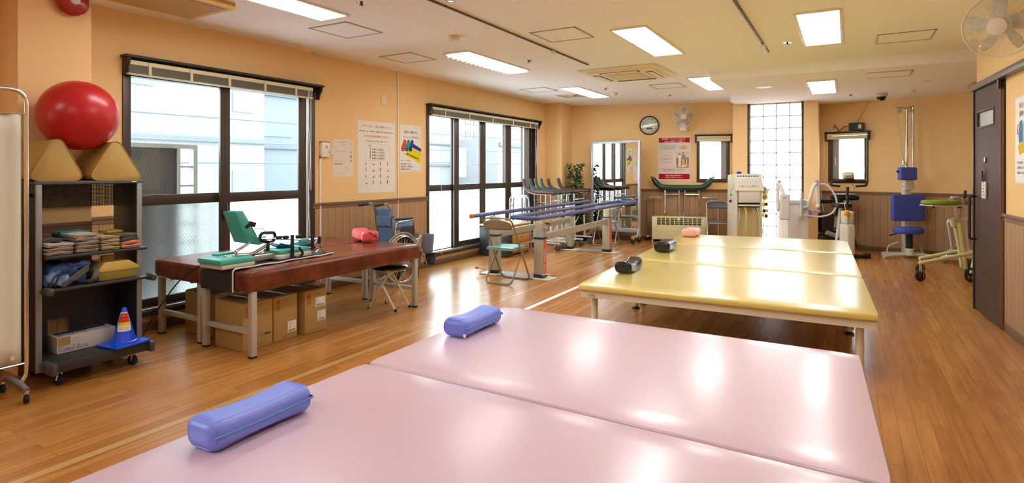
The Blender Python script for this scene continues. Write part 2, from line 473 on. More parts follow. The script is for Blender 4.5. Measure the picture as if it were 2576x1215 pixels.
slanted('wall_back_right', C2, D2, [(s5a, s5b, 1.105, 1.90)], 'orange back wall behind the traction chair')
# piers beside the glass blocks and the backing between walls
pi_ = MB(); pi_.bx(-1.70, -1.466, 10.55, 11.35, 0, ZS)
struct('wall_pier_left', pi_, M_wall, 'narrow orange pier left of the glass block window', 'wall')
pj_ = MB(); pj_.bx(-0.605, -0.40, 10.55, 11.45, 0, ZS)
struct('wall_pier_right', pj_, M_wall, 'narrow orange pier right of the glass block window', 'wall')
# right wall, alcove end wall, rear wall
rw = MB(); rw.prism([(RA.x, RA.y), (RA.x+0.14, RA.y+0.0), (RB.x+0.14, RB.y), (RB.x, RB.y)], 0, ZC, 'z')
struct('wall_right', rw, M_wall, 'orange right wall with the brown sliding door', 'wall')
al = MB(); al.bx(3.0, 3.15, 6.9, 10.6, 0, ZC); al.bx(1.15, 3.15, 6.86, 6.985, 0, ZC)
struct('wall_alcove', al, M_wall, 'orange alcove wall hidden past the sliding door', 'wall')
rr_ = MB(); rr_.bx(-4.94, 1.7, -3.15, -3.0, 0, ZC)
struct('wall_rear', rr_, M_wall, 'orange wall behind the viewer', 'wall')

# wainscot: separate boards over a dark backing, with rail and baseboard
def wainscot(nm, a, b, z0, z1, label, first=0.0, pitch=0.1045, rail=True, base=True):
    L = (Vector(b)-Vector(a)).length; rz = frame_rz(a, b)
    def place(o, lab, cat):
        o.location = (a[0], a[1], 0); o.rotation_euler = (0, 0, rz); return tag(o, lab, cat, kind='structure')
    mb = MB(); mb.slot(1).bx(0, L, -0.004, 0, z0, z1); mb.slot(0); s = -first
    while s < L:
        e0, e1 = max(0, s+0.0018), min(L, s+pitch-0.0018)
        if e1-e0 > 0.004: mb.bx(e0, e1, -0.0095, -0.003, z0, z1)
        s += pitch
    place(mb.build('wainscot_'+nm, [M_board, M_groove]), 'brown grooved wainscot '+label, 'wainscot')
    if rail:
        r = MB(); r.bx(0, L, -0.020, 0, z1, z1+0.026, 0.004); r.bx(0, L, -0.013, 0, z1-0.022, z1); r.bx(0, L, -0.016, 0, z1-0.032, z1-0.022, 0.003)
        place(r.build('trim_rail_'+nm, M_rail), 'dark brown wainscot rail '+label, 'rail')
    if base:
        q = MB(); q.bx(0, L, -0.013, 0, 0, 0.075, 0.003)
        place(q.build('baseboard_'+nm, M_base), 'brown baseboard '+label, 'baseboard')
wainscot('left', (XL, 4.25), (XL, 6.2), 0.0, 0.925, 'between the two big windows')
wainscot('left_end', (XL, 9.345), (XL, 9.71), 0.0, 0.925, 'right of the far window')
wainscot('under_window_near', (XL, 2.42), (XL, 4.25), 0.0, 0.135, 'under the near window', rail=False)
wainscot('under_window_far', (XL, 6.2), (XL, 9.345), 0.0, 0.135, 'under the far window', rail=False)
wainscot('rack_side', (XL, 2.016), (XL, 2.42), 0.0, 0.925, 'between pillar and near window')
wainscot('column', (-4.545, 1.604), (-4.545, 2.016), 0.0, 0.925, 'on the pillar behind the rack')
wainscot('front_left', (-4.78, -2.9), (-4.78, 1.60), 0.0, 0.925, 'behind the curtain screen')
wainscot('back_left', A2, B2, 0.0, 0.93, 'on the back wall under the clock')
wainscot('back_right', C2, D2, 0.0, 0.93, 'behind the traction chair')
wainscot('right', (wr(6.10), 6.10), (wr(-2.9), -2.9), 0.0, 0.925, 'on the right wall')

# ------------------------------------------------------------------ outside
gp = MB(); gp.bx(-60, -5.3, -40, 60, -3.3, -3.2); gp.bx(-60, 40, 12.6, 60, -3.3, -3.2)
struct('ground_outside', gp, mat('street', '#b9babb', 0.9), 'pale street below the windows', 'street')
M_fac = mat('facade_white', '#64686a', 0.9); M_fac2 = mat('facade_grey', '#565f64', 0.9); M_fw = mat('facade_glass', '#4d5a61', 0.6)
M_fl = mat('facade_line', '#454f55', 0.8)
def building(loc, dims, mt, label, wins, lines=(), rz=0.0, group=None):
    """block whose street side is local +X; wins (y0,y1,z0,z1), lines same"""
    t = thing('neighbour_building', label, 'building', loc, rz)
    MB().bx(-dims[0], 0, -dims[1]/2, dims[1]/2, 0, dims[2], 0.03).build('wall', mt, t)
    for y0, y1, z0, z1 in wins:
        f = MB(); f.bx(0, 0.06, y0, y1, z0, z1, 0.01).build('window', M_alu, t) if False else None
        w = MB().bx(-0.02, 0.03, y0, y1, z0, z1).build('window', M_fw, t)
    if lines:
        mb = MB()
        for y0, y1, z0, z1 in lines: mb.bx(-0.02, 0.09, y0, y1, z0, z1)
        mb.build('ledge', M_fl, t)
    return t
building((-13.5, 7.6, -3.2), (5, 5.0, 13), M_fac, 'white building outside with small stacked windows',
         [(1.55, 2.15, 6.0, 6.9), (1.55, 2.15, 3.6, 4.5), (1.5, 2.1, 8.0, 8.6), (-1.1, -0.4, 6.4, 7.2)], [(-2.5, 2.5, 5.2, 5.3), (-2.5, 2.5, 7.7, 7.8)])
building((-16.0, 13.2, -3.2), (5, 4.4, 14), M_fac2, 'grey panelled building outside beside the white ones',
         [(-1.4, -0.2, 5.6, 6.6), (0.6, 1.6, 4.2, 5.1), (-1.4, -0.2, 8.4, 9.2)],
         [(-2.2, 2.2, z, z+0.07) for z in (3.6, 5.2, 6.9, 8.4)]+[(y, y+0.08, 0, 13) for y in (-1.6, 0.35)])
building((-15.0, 18.2, -3.2), (4, 5.0, 8.6), M_fac, 'white balcony house outside with pale blue windows',
         [(-2.3, -1.6, 5.4, 6.4), (-1.1, 0.4, 5.2, 6.4), (-2.3, -1.4, 3.2, 4.2)], [(-2.5, 2.5, 4.7, 4.85), (-2.5, 2.5, 7.1, 7.25), (-2.5, 2.5, 5.6, 5.66)])
building((-20.0, 33.0, -3.2), (6, 9.0, 12.5), M_fac, 'white office block outside the far window',
         [(-4.1, -3.5, 5.6+1.7*k, 6.9+1.7*k) for k in range(4)]+[(-3.2, -2.8, 5.6+1.7*k, 6.9+1.7*k) for k in range(4)])
building((-13.0, 28.5, -3.2), (5, 14.5, 5.9), M_fac, 'low white flat-roofed building outside the far window',
         [(-6.4, -4.6, 3.4, 4.1), (3.0, 3.7, 3.4, 4.1)], [(-7.2, 7.2, 5.55, 5.72)])
building((-9.0, 50.0, -3.2), (10, 20.0, 7.4), M_fac2, 'distant pale building beyond the white roof', [(-6+2*k, -5+2*k, 5.4, 6.2) for k in range(6)], [(-10, 10, 7.0, 7.15)])
for (y, z, dz) in ((6.0, 3.9, .15), (6.0, 3.55, .2), (6.3, 2.1, .1), (6.1, 1.7, .12), (6.2, 4.3, .25), (6.4, 1.35, .1), (6.2, 3.1, .2), (6.0, 2.6, .15)):
    pts = [(-9.5+0.12*k, y-9+2.6*k, z+dz*((k-5)/5)**2+0.02*k) for k in range(13)]
    tag(MB().tube(pts, 0.014, 5).build('power_line', mat('cable_outside', '#3c4850', 0.7)), 'thin power line sagging outside the windows', 'cable', 'power lines outside')
# dark screen with light frame right outside the near window
t = thing('balcony_screen', 'dark balcony screen with pale metal frame outside near window', 'screen', (-5.75, 2.35, 0))
dk = mat('screen_panel', '#15181a', 0.6)
MB().bx(-5.78, -5.75, 1.0, 3.30, -0.3, 1.52).build('panel', dk, t, True)
mb = MB(); mb.bx(-5.80, -5.73, 1.0, 3.50, 1.52, 1.56); mb.bx(-5.80, -5.73, 3.46, 3.50, -0.3, 1.52); mb.bx(-5.80, -5.73, 3.30, 3.325, -0.3, 1.52)
for z in [0.0+0.19*k for k in range(8)]: mb.bx(-5.79, -5.74, 3.32, 3.47, z, z+0.015)
mb.build('frame', mat('screen_frame', '#6f7877', 0.5), t, True)
mb = MB(); mb.bx(-5.85, -5.79, 1.9, 1.94, -0.3, 1.5); mb.bx(-5.85, -5.79, 2.65, 2.69, -0.3, 1.5); mb.build('post', mat('screen_post', '#101214', 0.6), t, True)

# ------------------------------------------------------------------ windows
def sash(name, parent, x, y0, y1, z0, z1, st=0.045, tz=None, th=0.03, bot=0.06, top=0.05):
    """sliding sash in a YZ plane at x: stiles, rails and a middle rail"""
    mb = MB()
    mb.bx(x-th/2, x+th/2, y0, y0+st, z0, z1, 0.003); mb.bx(x-th/2, x+th/2, y1-st, y1, z0, z1, 0.003)
    tr_ = th/2-0.0015; mb.bx(x-tr_, x+tr_, y0+0.002, y1-0.002, z0+0.002, z0+bot, 0.003); mb.bx(x-tr_, x+tr_, y0+0.002, y1-0.002, z1-top, z1-0.002, 0.003)
    if tz: mb.bx(x-tr_, x+tr_, y0+0.002, y1-0.002, tz[0], tz[1], 0.003)
    return mb.build(name, M_bronze, parent)
def pane(parent, x, y0, y1, z0, z1, m, label=None):
    o = MB().bx(x-0.002, x+0.002, y0, y1, z0, z1).build('pane', m, parent, smooth=False)
    if label: o['label'] = label
    return o
def blind(label, x, y0, y1, ztop, clips, cords, group):
    """venetian blind drawn up under its head rail"""
    t = thing('venetian_blind', label, 'blind', (x, (y0+y1)/2, ztop), 0, group)
    mb = MB().bx(x-0.022, x+0.018, y0, y1, ztop-0.035, ztop, 0.003); mb.build('head_rail', M_cream, t, True)
    mb = MB(); z = ztop-0.04
    for k in range(13): mb.bx(x-0.02, x+0.02, y0+0.004, y1-0.004, z-0.0022, z, 0.0); z -= 0.0047
    mb.build('slats', mat('blind_slat', '#8f917f', 0.4, spec=0.5), t, True)
    MB().bx(x-0.02, x+0.02, y0, y1, z-0.012, z, 0.003).build('bottom_rail', M_cream, t, True)
    for c in clips: MB().bx(x+0.019, x+0.026, c-0.012, c+0.012, z-0.014, ztop-0.005, 0.002).build('ladder_tape', M_cream, t, True)
    for (cy_, zb, wob) in cords:
        MB().tube(cr([(x+0.03, cy_+wob*math.sin(k*1.3)*0.3, ztop-0.02-(ztop-0.02-zb)*k/8) for k in range(9)], 3), 0.0028, 5).build('pull_cord', M_white, t, True)
    return t
def valance(parent, x, y0, y1, z, depth=0.10):
    mb = MB(); mb.bx(x-0.005, x+depth, y0, y1, z-0.02, z, 0.003); mb.bx(x-0.005, x+0.012, y0+0.02, y1-0.02, z-0.07, z-0.02)
    for y in (y0+0.015, y1-0.035):
        mb.prism([(x, z-0.02), (x+depth-0.012, z-0.02), (x+depth-0.016, z-0.06), (x+0.055, z-0.095), (x+0.04, z-0.15), (x, z-0.15)], y, y+0.02, 'y')
    return mb.build('valance', M_darkwood, parent)
def left_window(n, label, y0, y1, zb, zt):
    t = thing('window_%d' % n, label, 'window', (0, 0, 0), 0, None, 'structure')
    mb = MB()
    mb.bx(XL-0.13, XL+0.012, y0-0.03, y0+0.03, zb-0.02, zt+0.03, 0.003); mb.bx(XL-0.13, XL+0.012, y1-0.03, y1+0.03, zb-0.02, zt+0.03, 0.003)
    mb.bx(XL-0.13, XL+0.012, y0, y1, zt-0.03, zt+0.03, 0.003); mb.bx(XL-0.13, XL+0.022, y0-0.03, y1+0.03, zb-0.03, zb+0.006, 0.003)
    mb.build('window_frame', M_bronze, t)
    MB().bx(XL-0.07, XL+0.012, y0+0.03, y1-0.03, zb+0.006, zb+0.03, 0.003).build('window_sill', M_alu, t)
    return t
TZ = (1.01, 1.098)
w1 = left_window(1, 'near big window with wired glass panes behind the leg machine', 2.42, 4.25, 0.15, 2.13)
x1, x2 = XL-0.035, XL-0.08
sash('sash', w1, x2, 2.44, 3.32, 0.17, 2.11, 0.022, TZ, bot=0.075); sash('sash', w1, x1, 3.225, 4.19, 0.17, 2.11, 0.095, TZ, bot=0.075)
pane(w1, x2, 2.45, 3.30, 1.09, 2.08, M_wired); pane(w1, x2, 2.45, 3.30, 0.24, 1.02, M_frostw)
pane(w1, x1, 3.31, 4.10, 1.09, 2.08, M_glass); pane(w1, x1, 3.31, 4.10, 0.24, 1.02, M_frost)
mb = MB(); mb.lathe([(0.001, 0), (0.028, 0.002), (0.03, 0.02), (0.018, 0.03), (0.001, 0.032)], (x1+0.015, 3.262, 0.905), (0, PI/2, 0), 16, 1.7, 1)
mb.tube(fil([(x1+0.03, 3.262, 0.90), (x1+0.075, 3.255, 0.89), (x1+0.085, 3.24, 0.92), (x1+0.088, 3.235, 1.0)], 0.02), [0.011]*12+[0.009]*2, 8)
mb.build('latch', M_black, w1)
valance(w1, XL, 2.375, 4.33, 2.205)
blind('venetian blind drawn up at the top of the near window', XL+0.055, 2.40, 4.20, 2.165, [2.56, 2.90, 3.25, 3.62, 3.98], [(4.12, 0.62, 0.05), (4.14, 0.62, -0.04), (4.16, 1.10, 0.0)], 'venetian blinds over the big windows')
w2 = left_window(2, 'far big window of four frosted lower panes behind parallel bars', 6.2, 9.345, 0.15, 2.13)
cuts = [(6.22, 6.965, x1), (6.84, 7.69, x2), (7.53, 8.49, x1), (8.31, 9.30, x2)]
cuts = [(6.22, 6.97, 6.22, 6.845), (6.85, 7.612, 6.965, 7.53), (7.616, 8.49, 7.69, 8.31), (8.32, 9.30, 8.485, 8.95)]
for k, (a, b, ga, gb) in enumerate(cuts):
    xx = x2 if k in (0, 3) else x1; st = 0.05
    mb = MB()
    for u0, u1 in ((a, max(ga, a+0.03)), (gb, b)): mb.bx(xx-0.015, xx+0.015, u0, u1, 0.17, 2.11, 0.003)
    mb.bx(xx-0.0135, xx+0.0135, a+0.002, b-0.002, 2.06, 2.108, 0.003); mb.bx(xx-0.0135, xx+0.0135, a+0.002, b-0.002, TZ[0], TZ[1], 0.003)
    mb.bx(xx-0.0135, xx+0.0135, a+0.002, b-0.002, 0.172, 0.19 if k == 0 else 0.26, 0.003)
    mb.build('sash', M_bronze, w2)
    pane(w2, xx, ga-0.01, gb+0.01, 1.09, 2.08, M_glass); pane(w2, xx, ga-0.01, gb+0.01, 0.185, 1.02, M_frost)
mb = MB(); mb.bx(XL-0.06, XL-0.03, 8.96, 9.15, 0.17, 2.1); mb.build('screen_stile', mat('stile_silver', '#9fa5a8', 0.4, metal=0.5), w2)
MB().tube(cr([(x1+0.02, 8.40, 0.95), (x1+0.07, 8.38, 0.93), (x1+0.075, 8.39, 0.80), (x1+0.03, 8.42, 0.70)], 5), 0.009, 6).build('latch', M_black, w2)
valance(w2, XL, 6.16, 9.43, 2.205)
blind('venetian blind drawn up at the top of the far window', XL+0.055, 6.23, 9.32, 2.165, [6.5, 7.1, 7.75, 8.4, 9.0], [(9.18, 1.0, 0.05), (9.2, 0.9, -0.05), (9.24, 0.75, 0.03), (6.40, 0.15, 0.0)], 'venetian blinds over the big windows')
# unseen window, added to keep some daylight on the foreground
w6 = thing('window_6', 'added unseen window with pale frame, letting daylight onto the foreground', 'window', (0, 0, 0), 0, None, 'structure')
mb = MB(); X6 = -4.80
mb.bx(X6-0.08, X6+0.03, -1.78, -1.72, 0.87, 2.13); mb.bx(X6-0.08, X6+0.03, -0.68, -0.62, 0.87, 2.13); mb.bx(X6-0.08, X6+0.03, -1.78, -0.62, 2.07, 2.13); mb.bx(X6-0.08, X6+0.03, -1.78, -0.62, 0.87, 0.93)
mb.build('window_frame', mat('frame_pale', '#b5b0a2', 0.5), w6)
MB().bx(X6-0.06, X6-0.03, -0.76, -0.67, 0.9, 2.1).build('sash', M_bronze, w6)
pane(w6, X6-0.045, -1.74, -0.74, 0.9, 2.1, M_glass)

def small_window(n, label, a, b, rz, s0, s1, zb, zt, side, blab, bgroup, ext):
    t = thing('window_%d' % n, label, 'window', (a[0], a[1], 0), rz, None, 'structure')
    mb = MB()
    mb.bx(s0-0.005, s0+0.05, -0.02, 0.12, zb-0.01, zt+0.01, 0.003); mb.bx(s1-0.05, s1+0.005, -0.02, 0.12, zb-0.01, zt+0.01, 0.003)
    mb.bx(s0, s1, -0.02, 0.12, zt-0.05, zt+0.01, 0.003); mb.bx(s0, s1, -0.025, 0.12, zb-0.01, zb+0.055, 0.003)
    mb.build('window_frame', M_bronze, t)
    g0, g1 = (s0+0.05, s1-0.05)
    st = mat('stile_silver', '#9fa5a8', 0.4, metal=0.5)
    if side > 0: MB().bx(g1-0.09, g1, 0.03, 0.06, zb+0.05, zt-0.05).build('sash', st, t)
    else: MB().bx(g0, g0+0.10, 0.03, 0.06, zb+0.05, zt-0.05).build('sash', st, t)
    MB().bx(g0-0.002, g1+0.002, 0.043, 0.047, zb+0.05, zt-0.05).build('pane', M_frost2, t, smooth=False)
    MB().bx(g0+0.02 if side > 0 else g0+0.04, g0+0.032 if side > 0 else g0+0.055, 0.015, 0.03, zb+0.28, zb+0.42, 0.003).build('handle', M_white, t)
    mb = MB(); e = 0.045; z = zt+0.075
    mb.bx(s0-e, s1+e, -0.10, 0.005, z-0.02, z, 0.003)
    for q in (s0-e+0.012, s1+e-0.03): mb.bx(q, q+0.018, -0.085, 0, z-0.15, z-0.02, 0.006)
    mb.build('valance', M_darkwood, t)
    ca, sa = math.cos(rz), math.sin(rz); mid = (s0+s1)/2
    bt = thing('roller_blind', blab, 'blind', (a[0]+mid*ca+0.05*sa, a[1]+mid*sa-0.05*ca, z-0.03), rz, bgroup)
    h = (s1-s0)/2+0.012
    MB().bx(-h, h, -0.02, 0.02, -0.035, 0, 0.004).build('head_rail', M_cream, bt)
    MB().bx(-h, h, -0.018, 0.018, -0.095, -0.038, 0.006).build('folded_shade', mat('shade_cloth', '#d9cfae', 0.8), bt)
    MB().tube([(h-0.01, -0.024, -0.03), (h-0.008, -0.026, -0.5), (h-0.01, -0.024, -0.80+0.0)], 0.0025, 5).build('pull_cord', M_white, bt)
    return t
small_window(3, 'small bright window right of the red poster', A2, B2, rzL, s3a, s3b, 1.095, 1.885, 1, 'cream blind pulled up over the small window by red poster', 'blinds over small windows', 0)
small_window(5, 'small bright window behind the exercise bike', C2, D2, rzR, s5a, s5b, 1.105, 1.875, -1, 'cream blind pulled up over the window behind exercise bike', 'blinds over small windows', 0)
# glass block window
w4 = thing('window_4', 'tall bright glass block window between two orange piers', 'window', (0, 0, 0), 0, None, 'structure')
gx0, gx1 = -1.466, -0.605; yb = 10.62
px0 = -1.43; pit = 0.2055
MB().bx(gx0, gx1, yb, yb+0.006, 0, ZS).build('pane', M_block, w4, smooth=False)
mb = MB()
for k in range(5): mb.bx(px0+pit*k-0.008, px0+pit*k+0.008, yb-0.012, yb-0.001, 0, ZS)
for k in range(12): mb.bx(gx0, gx1, yb-0.012, yb-0.001, 0.16+0.2055*k-0.008, 0.16+0.2055*k+0.008)
mb.build('block_joints', mat('block_joint', '#d3e0e6', 0.7), w4)
mb = MB(); mb.bx(gx0, gx0+0.035, yb-0.06, yb, 0.0, ZS, 0.003); mb.bx(gx1-0.035, gx1, yb-0.06, yb, 0.0, ZS, 0.003)
mb.build('window_frame', M_bronze, w4)
MB().bx(gx0, gx1, yb, yb+0.12, ZS-0.02, ZC).build('lintel', M_wall, w4)

# light portals: tell the renderer where the sky comes in (they give no light themselves)
def portal(loc, rot, sx, sy):
    L = bpy.data.lights.new('sky_portal', 'AREA'); L.shape = 'RECTANGLE'; L.size = sx; L.size_y = sy; L.cycles.is_portal = True
    o = bpy.data.objects.new('sky_portal', L); COL.objects.link(o); o.location = loc; o.rotation_euler = rot
portal((XL-0.18, 3.335, 1.14), (0, -PI/2, 0), 2.0, 1.83)
portal((XL-0.18, 7.77, 1.14), (0, -PI/2, 0), 2.0, 3.15)
portal((-4.96, -1.2, 1.5), (0, -PI/2, 0), 1.2, 1.1)
portal((-1.035, 10.75, 1.2), (-PI/2, 0, 0), 0.86, 2.45)
portal((-2.12-0.05, 11.03+0.18, 1.5), (-PI/2, 0, rzL), 0.57, 0.8)
portal((0.02+0.05, 11.17+0.18, 1.5), (-PI/2, 0, rzR), 0.6, 0.8)

# ------------------------------------------------------------------ sliding door
rzD = math.atan2(-1.0, 0.055)
def DR(s, y, z): return (s, y, z)   # door local: +X runs toward the viewer, -Y faces the room
d1 = thing('door_1', 'brown sliding door with small square window and black handle', 'door', (1.045, 6.90, 0), rzD, None, 'structure')
LD = 0.80
M_door = mat('door_laminate', '#4d382e', 0.5, spec=0.15, bump=(50, 0.04), var=0.05, stretch=(14, 14, 0.7))
mb = MB(); wz0, wz1, ws0, ws1 = 1.70, 1.83, 0.10, 0.62
mb.bx(0.0, LD, 0, 0.035, 0.015, wz0); mb.bx(0.0, LD, 0, 0.035, wz1, 2.04); mb.bx(0.0, ws0, 0, 0.035, wz0, wz1); mb.bx(ws1, LD, 0, 0.035, wz0, wz1)
mb.build('door_leaf', M_door, d1)
mb = MB(); 
for q in ((ws0-0.015, ws1+0.015, wz0-0.015, wz0), (ws0-0.015, ws1+0.015, wz1, wz1+0.015), (ws0-0.015, ws0, wz0, wz1), (ws1, ws1+0.015, wz0, wz1)): mb.bx(q[0], q[1], -0.006, 0.03, q[2], q[3], 0.002)
mb.build('window_trim', mat('door_trim', '#4b3f38', 0.5), d1)
MB().bx(ws0, ws1, 0.015, 0.02, wz0, wz1).build('pane', mat('door_pane', '#c9cfd2', 0.25), d1)
MB().bx(LD, LD+0.004, 0.0, 0.06, 0.015, 2.04).build('edge_strip', mat('door_edge', '#9a6236', 0.5), d1)
MB().tube(fil([(0.05, 0, 1.06), (0.05, -0.05, 1.06), (0.05, -0.05, 0.66), (0.05, 0, 0.66)], 0.03), 0.011, 8).build('handle', M_black, d1)
mb = MB(); mb.lathe([(0.012, 0), (0.012, 0.004), (0.001, 0.004)], (0.05, 0, 1.16), (PI/2, 0, 0), 12); mb.build('lock', M_chrome, d1)
tr = MB(); tr.bx(0, 3.2, -0.03, 0.045, 2.045, 2.10, 0.004)
o = tr.build('trim_2', mat('door_track', '#6c6661', 0.35, metal=0.5)); o.location = (1.045, 6.93, 0); o.rotation_euler = (0, 0, math.atan2(-1, 0.047)); tag(o, 'grey metal sliding track above the brown door', 'track', kind='structure')
jb = MB(); jb.bx(-0.03, 0.0, -0.01, 0.05, 0, 2.05); jb.bx(LD+0.025, LD+0.045, 0.01, 0.06, 0, 2.05); jb.bx(LD-0.01, LD+0.03, -0.02, 0.0, 1.97, 2.05)
o = jb.build('trim_3', M_black); o.location = (1.045, 6.90, 0); o.rotation_euler = (0, 0, rzD); tag(o, 'black jambs of the brown sliding door', 'trim', kind='structure')

# ------------------------------------------------------------------ ceiling fittings
M_lampE = mat('lamp_tube', (1.0, 1.0, 0.98), 0.5, emit=LAMP)
M_lampF = mat('lamp_frame', '#e8e4da', 0.4)
def lamp(x, y, z, label, L=1.32, w=0.30):
    t = thing('ceiling_light', label, 'ceiling light', (x, y, z), 0, 'recessed ceiling lamps')
    mb = MB()
    mb.bx(-w/2-0.022, -w/2, -L/2-0.02, L/2+0.02, -0.012, 0, 0.002); mb.bx(w/2, w/2+0.022, -L/2-0.02, L/2+0.02, -0.012, 0, 0.002)
    mb.bx(-w/2, w/2, -L/2-0.045, -L/2, -0.012, 0, 0.002); mb.bx(-w/2, w/2, L/2, L/2+0.02, -0.012, 0, 0.002)
    mb.build('lamp_frame', M_lampF, t)
    MB().bx(-w/2, w/2, -L/2, L/2, -0.008, -0.002).build('diffuser', M_lampE, t)
    return t
lamp(-3.63, 2.70, ZC, 'long ceiling lamp nearest the near window')
l2 = lamp(-3.58, 5.68, ZC, 'ceiling lamp with louvre blades above the wall posters')
lamp(-1.66, 5.57, ZC, 'long ceiling lamp in front of the air conditioner')
lamp(-0.20, 5.81, ZC, 'ceiling lamp beside the short curtain rail near door')
lamp(-3.62, 8.63, ZC, 'long ceiling lamp above the walkers and far window')
lamp(-1.71, 8.63, ZC, 'ceiling lamp beside the lowered ceiling edge')
lamp(-0.285, 8.93, ZS, 'ceiling lamp set in the lowered ceiling')
lamp(-1.66, 2.70, ZC, 'unseen ceiling lamp above the pink couches'); lamp(-0.20, 2.70, ZC, 'unseen ceiling lamp above the aisle by pink couches')  # out of view, following the ceiling grid; added to light the foreground
for x in (-3.63, -1.66, -0.2): lamp(x, -0.6, ZC, 'ceiling lamp behind the viewer, out of the picture')  # unseen row continuing the lamp grid, added for its light
mb = MB()
for k in range(15): mb.box((0, -0.62+0.0886*k, -0.022), (0.30, 0.004, 0.03))
mb.build('louvre', mat('louvre_blade', '#d8d4c8', 0.4), l2)
def hatch(x, y, z, label, s=0.45, sy=None):
    t = MB(); sy = sy or s; h = 0.006
    for q in ((-s/2, s/2, -sy/2, -sy/2+0.012), (-s/2, s/2, sy/2-0.012, sy/2), (-s/2, -s/2+0.014, -sy/2, sy/2), (s/2-0.014, s/2, -sy/2, sy/2)): t.bx(q[0], q[1], q[2], q[3], -h, 0)
    o = thing('ceiling_hatch', label, 'hatch', (x, y, z), 0, 'ceiling access hatches')
    t.build('hatch_frame', mat('hatch_frame', '#aaa598', 0.35, metal=0.6), o)
    MB().bx(-s/2+0.014, s/2-0.014, -sy/2+0.012, sy/2-0.012, -0.003, 0).build('hatch_panel', M_ceil, o)
hatch(-3.865, 3.73, ZC, 'square ceiling hatch nearest the near window')
hatch(-4.225, 4.99, ZC, 'ceiling hatch between the lamps near the left wall')
hatch(-2.27, 4.85, ZC, 'ceiling hatch beside the long curtain rail')
hatch(-4.14, 7.99, ZC, 'ceiling hatch near the far end of far window')
hatch(-2.29, 8.56, ZC, 'ceiling hatch past the air conditioner')
hatch(0.47, 6.53, ZC, 'ceiling hatch close to the right wall fan')
hatch(0.43, 8.12, ZS, 'ceiling hatch set in the lowered ceiling')
# air conditioner cassette
t = thing('air_conditioner', 'cream square ceiling cassette air conditioner', 'air conditioner', (-2.42, 7.16, ZC-0.001))
M_ac = mat('ac_plastic', '#efe6c6', 0.45)
MB().box((0, 0, -0.012), (0.98, 0.98, 0.024), bev=0.006).build('panel', M_ac, t)
MB().rbox((0, 0, -0.034), (0.80, 0.80, 0.03), 0.012, 4).build('body', M_ac, t)
mb = MB()
for k in range(4): mb.box((0.31*math.cos(k*PI/2)*1.08, 0.31*math.sin(k*PI/2)*1.08, -0.0475), (0.09 if k % 2 == 0 else 0.5, 0.5 if k % 2 == 0 else 0.09, 0.004))
mb.build('air_slot', mat('ac_slot', '#2b2416', 0.7), t)
for k in range(4): MB().box((0.31*math.cos(k*PI/2)*1.10, 0.31*math.sin(k*PI/2)*1.10, -0.052), (0.07 if k % 2 == 0 else 0.46, 0.46 if k % 2 == 0 else 0.07, 0.006), (0.12*math.sin(k*PI/2), 0, 0), 0.002).build('flap', M_ac, t)
mb = MB().box((0, 0, -0.051), (0.46, 0.46, 0.006))
for k in range(22): mb.slot(1).box((0, -0.21+0.02*k, -0.055), (0.43, 0.006, 0.004))
mb.build('intake_grille', [mat('ac_grille', '#d8caa0', 0.6), M_ac], t)
def rail_(x, y0, y1, hook, label):
    t = thing('curtain_rail', label, 'curtain rail', (x, (y0+y1)/2, ZC))
    MB().bx(-0.009, 0.009, -(y1-y0)/2, (y1-y0)/2, -0.016, 0).build('track', mat('rail_groove', '#3b332b', 0.5), t)
    MB().bx(0.010, 0.017, -(y1-y0)/2, (y1-y0)/2, -0.006, 0).build('track_edge', M_cream, t)
    MB().box((0, hook-(y0+y1)/2, -0.03), (0.03, 0.05, 0.035), bev=0.006).build('runner', M_white, t)
rail_(-2.63, 1.0, 6.33, 5.40, 'long dark curtain rail across the ceiling centre')
rail_(-0.71, 1.0, 6.62, 6.15, 'dark curtain rail on the ceiling nearer the door')
def sprink(x, y, z, label):
    t = thing('sprinkler_head', label, 'sprinkler', (x, y, z), 0, 'ceiling sprinkler heads')
    MB().lathe([(0.04, 0), (0.038, -0.006), (0.014, -0.008), (0.001, -0.008)], n=16).build('rosette', M_chrome, t)
    mb = MB(); mb.lathe([(0.010, -0.008), (0.008, -0.018), (0.016, -0.019), (0.016, -0.022), (0.001, -0.023)], n=10); mb.build('nozzle', mat('sprinkler_metal', '#5b554c', 0.4, metal=0.8), t)
for x, y, z, lb in ((-3.13, 3.17, ZC, 'sprinkler head right of the nearest ceiling lamp'), (-3.13, 5.79, ZC, 'sprinkler head right of the louvred ceiling lamp'), (-0.50, 6.23, ZC, 'sprinkler head left of the lamp near door'),
                    (-2.54, 9.61, ZC, 'sprinkler head above the wall fan and clock'), (-3.18, 8.33, ZC, 'sprinkler head beside the lamp above walkers'), (0.05, 10.02, ZS, 'sprinkler head on lowered ceiling left of camera dome')): sprink(x, y, z, lb)
def disc(x, y, z, r, h, name, label, cat, m, group=None):
    o = MB().lathe([(r, 0), (r, -h*0.5), (r*0.8, -h), (0.001, -h)], n=28).build(name, m); o.location = (x, y, z); return tag(o, label, cat, group)
disc(-3.157, 4.387, ZC, 0.052, 0.045, 'smoke_detector', 'cream smoke detector above the near end of left wall', 'smoke detector', M_cream, 'ceiling smoke detectors')
disc(-3.23, 8.88, ZC, 0.052, 0.04, 'smoke_detector', 'cream smoke detector near the walkers lamp', 'smoke detector', M_cream, 'ceiling smoke detectors')
disc(0.79, 9.9, ZS, 0.06, 0.035, 'smoke_detector', 'yellowed smoke detector right of the camera dome', 'smoke detector', M_cream, 'ceiling smoke detectors')
disc(0.88, 8.95, ZS, 0.06, 0.008, 'ceiling_speaker', 'flat round plate on lowered ceiling near the door', 'speaker', M_cream)
disc(-0.977, 8.477, ZS, 0.115, 0.012, 'downlight', 'white round flat light in the lowered ceiling', 'downlight', M_white)
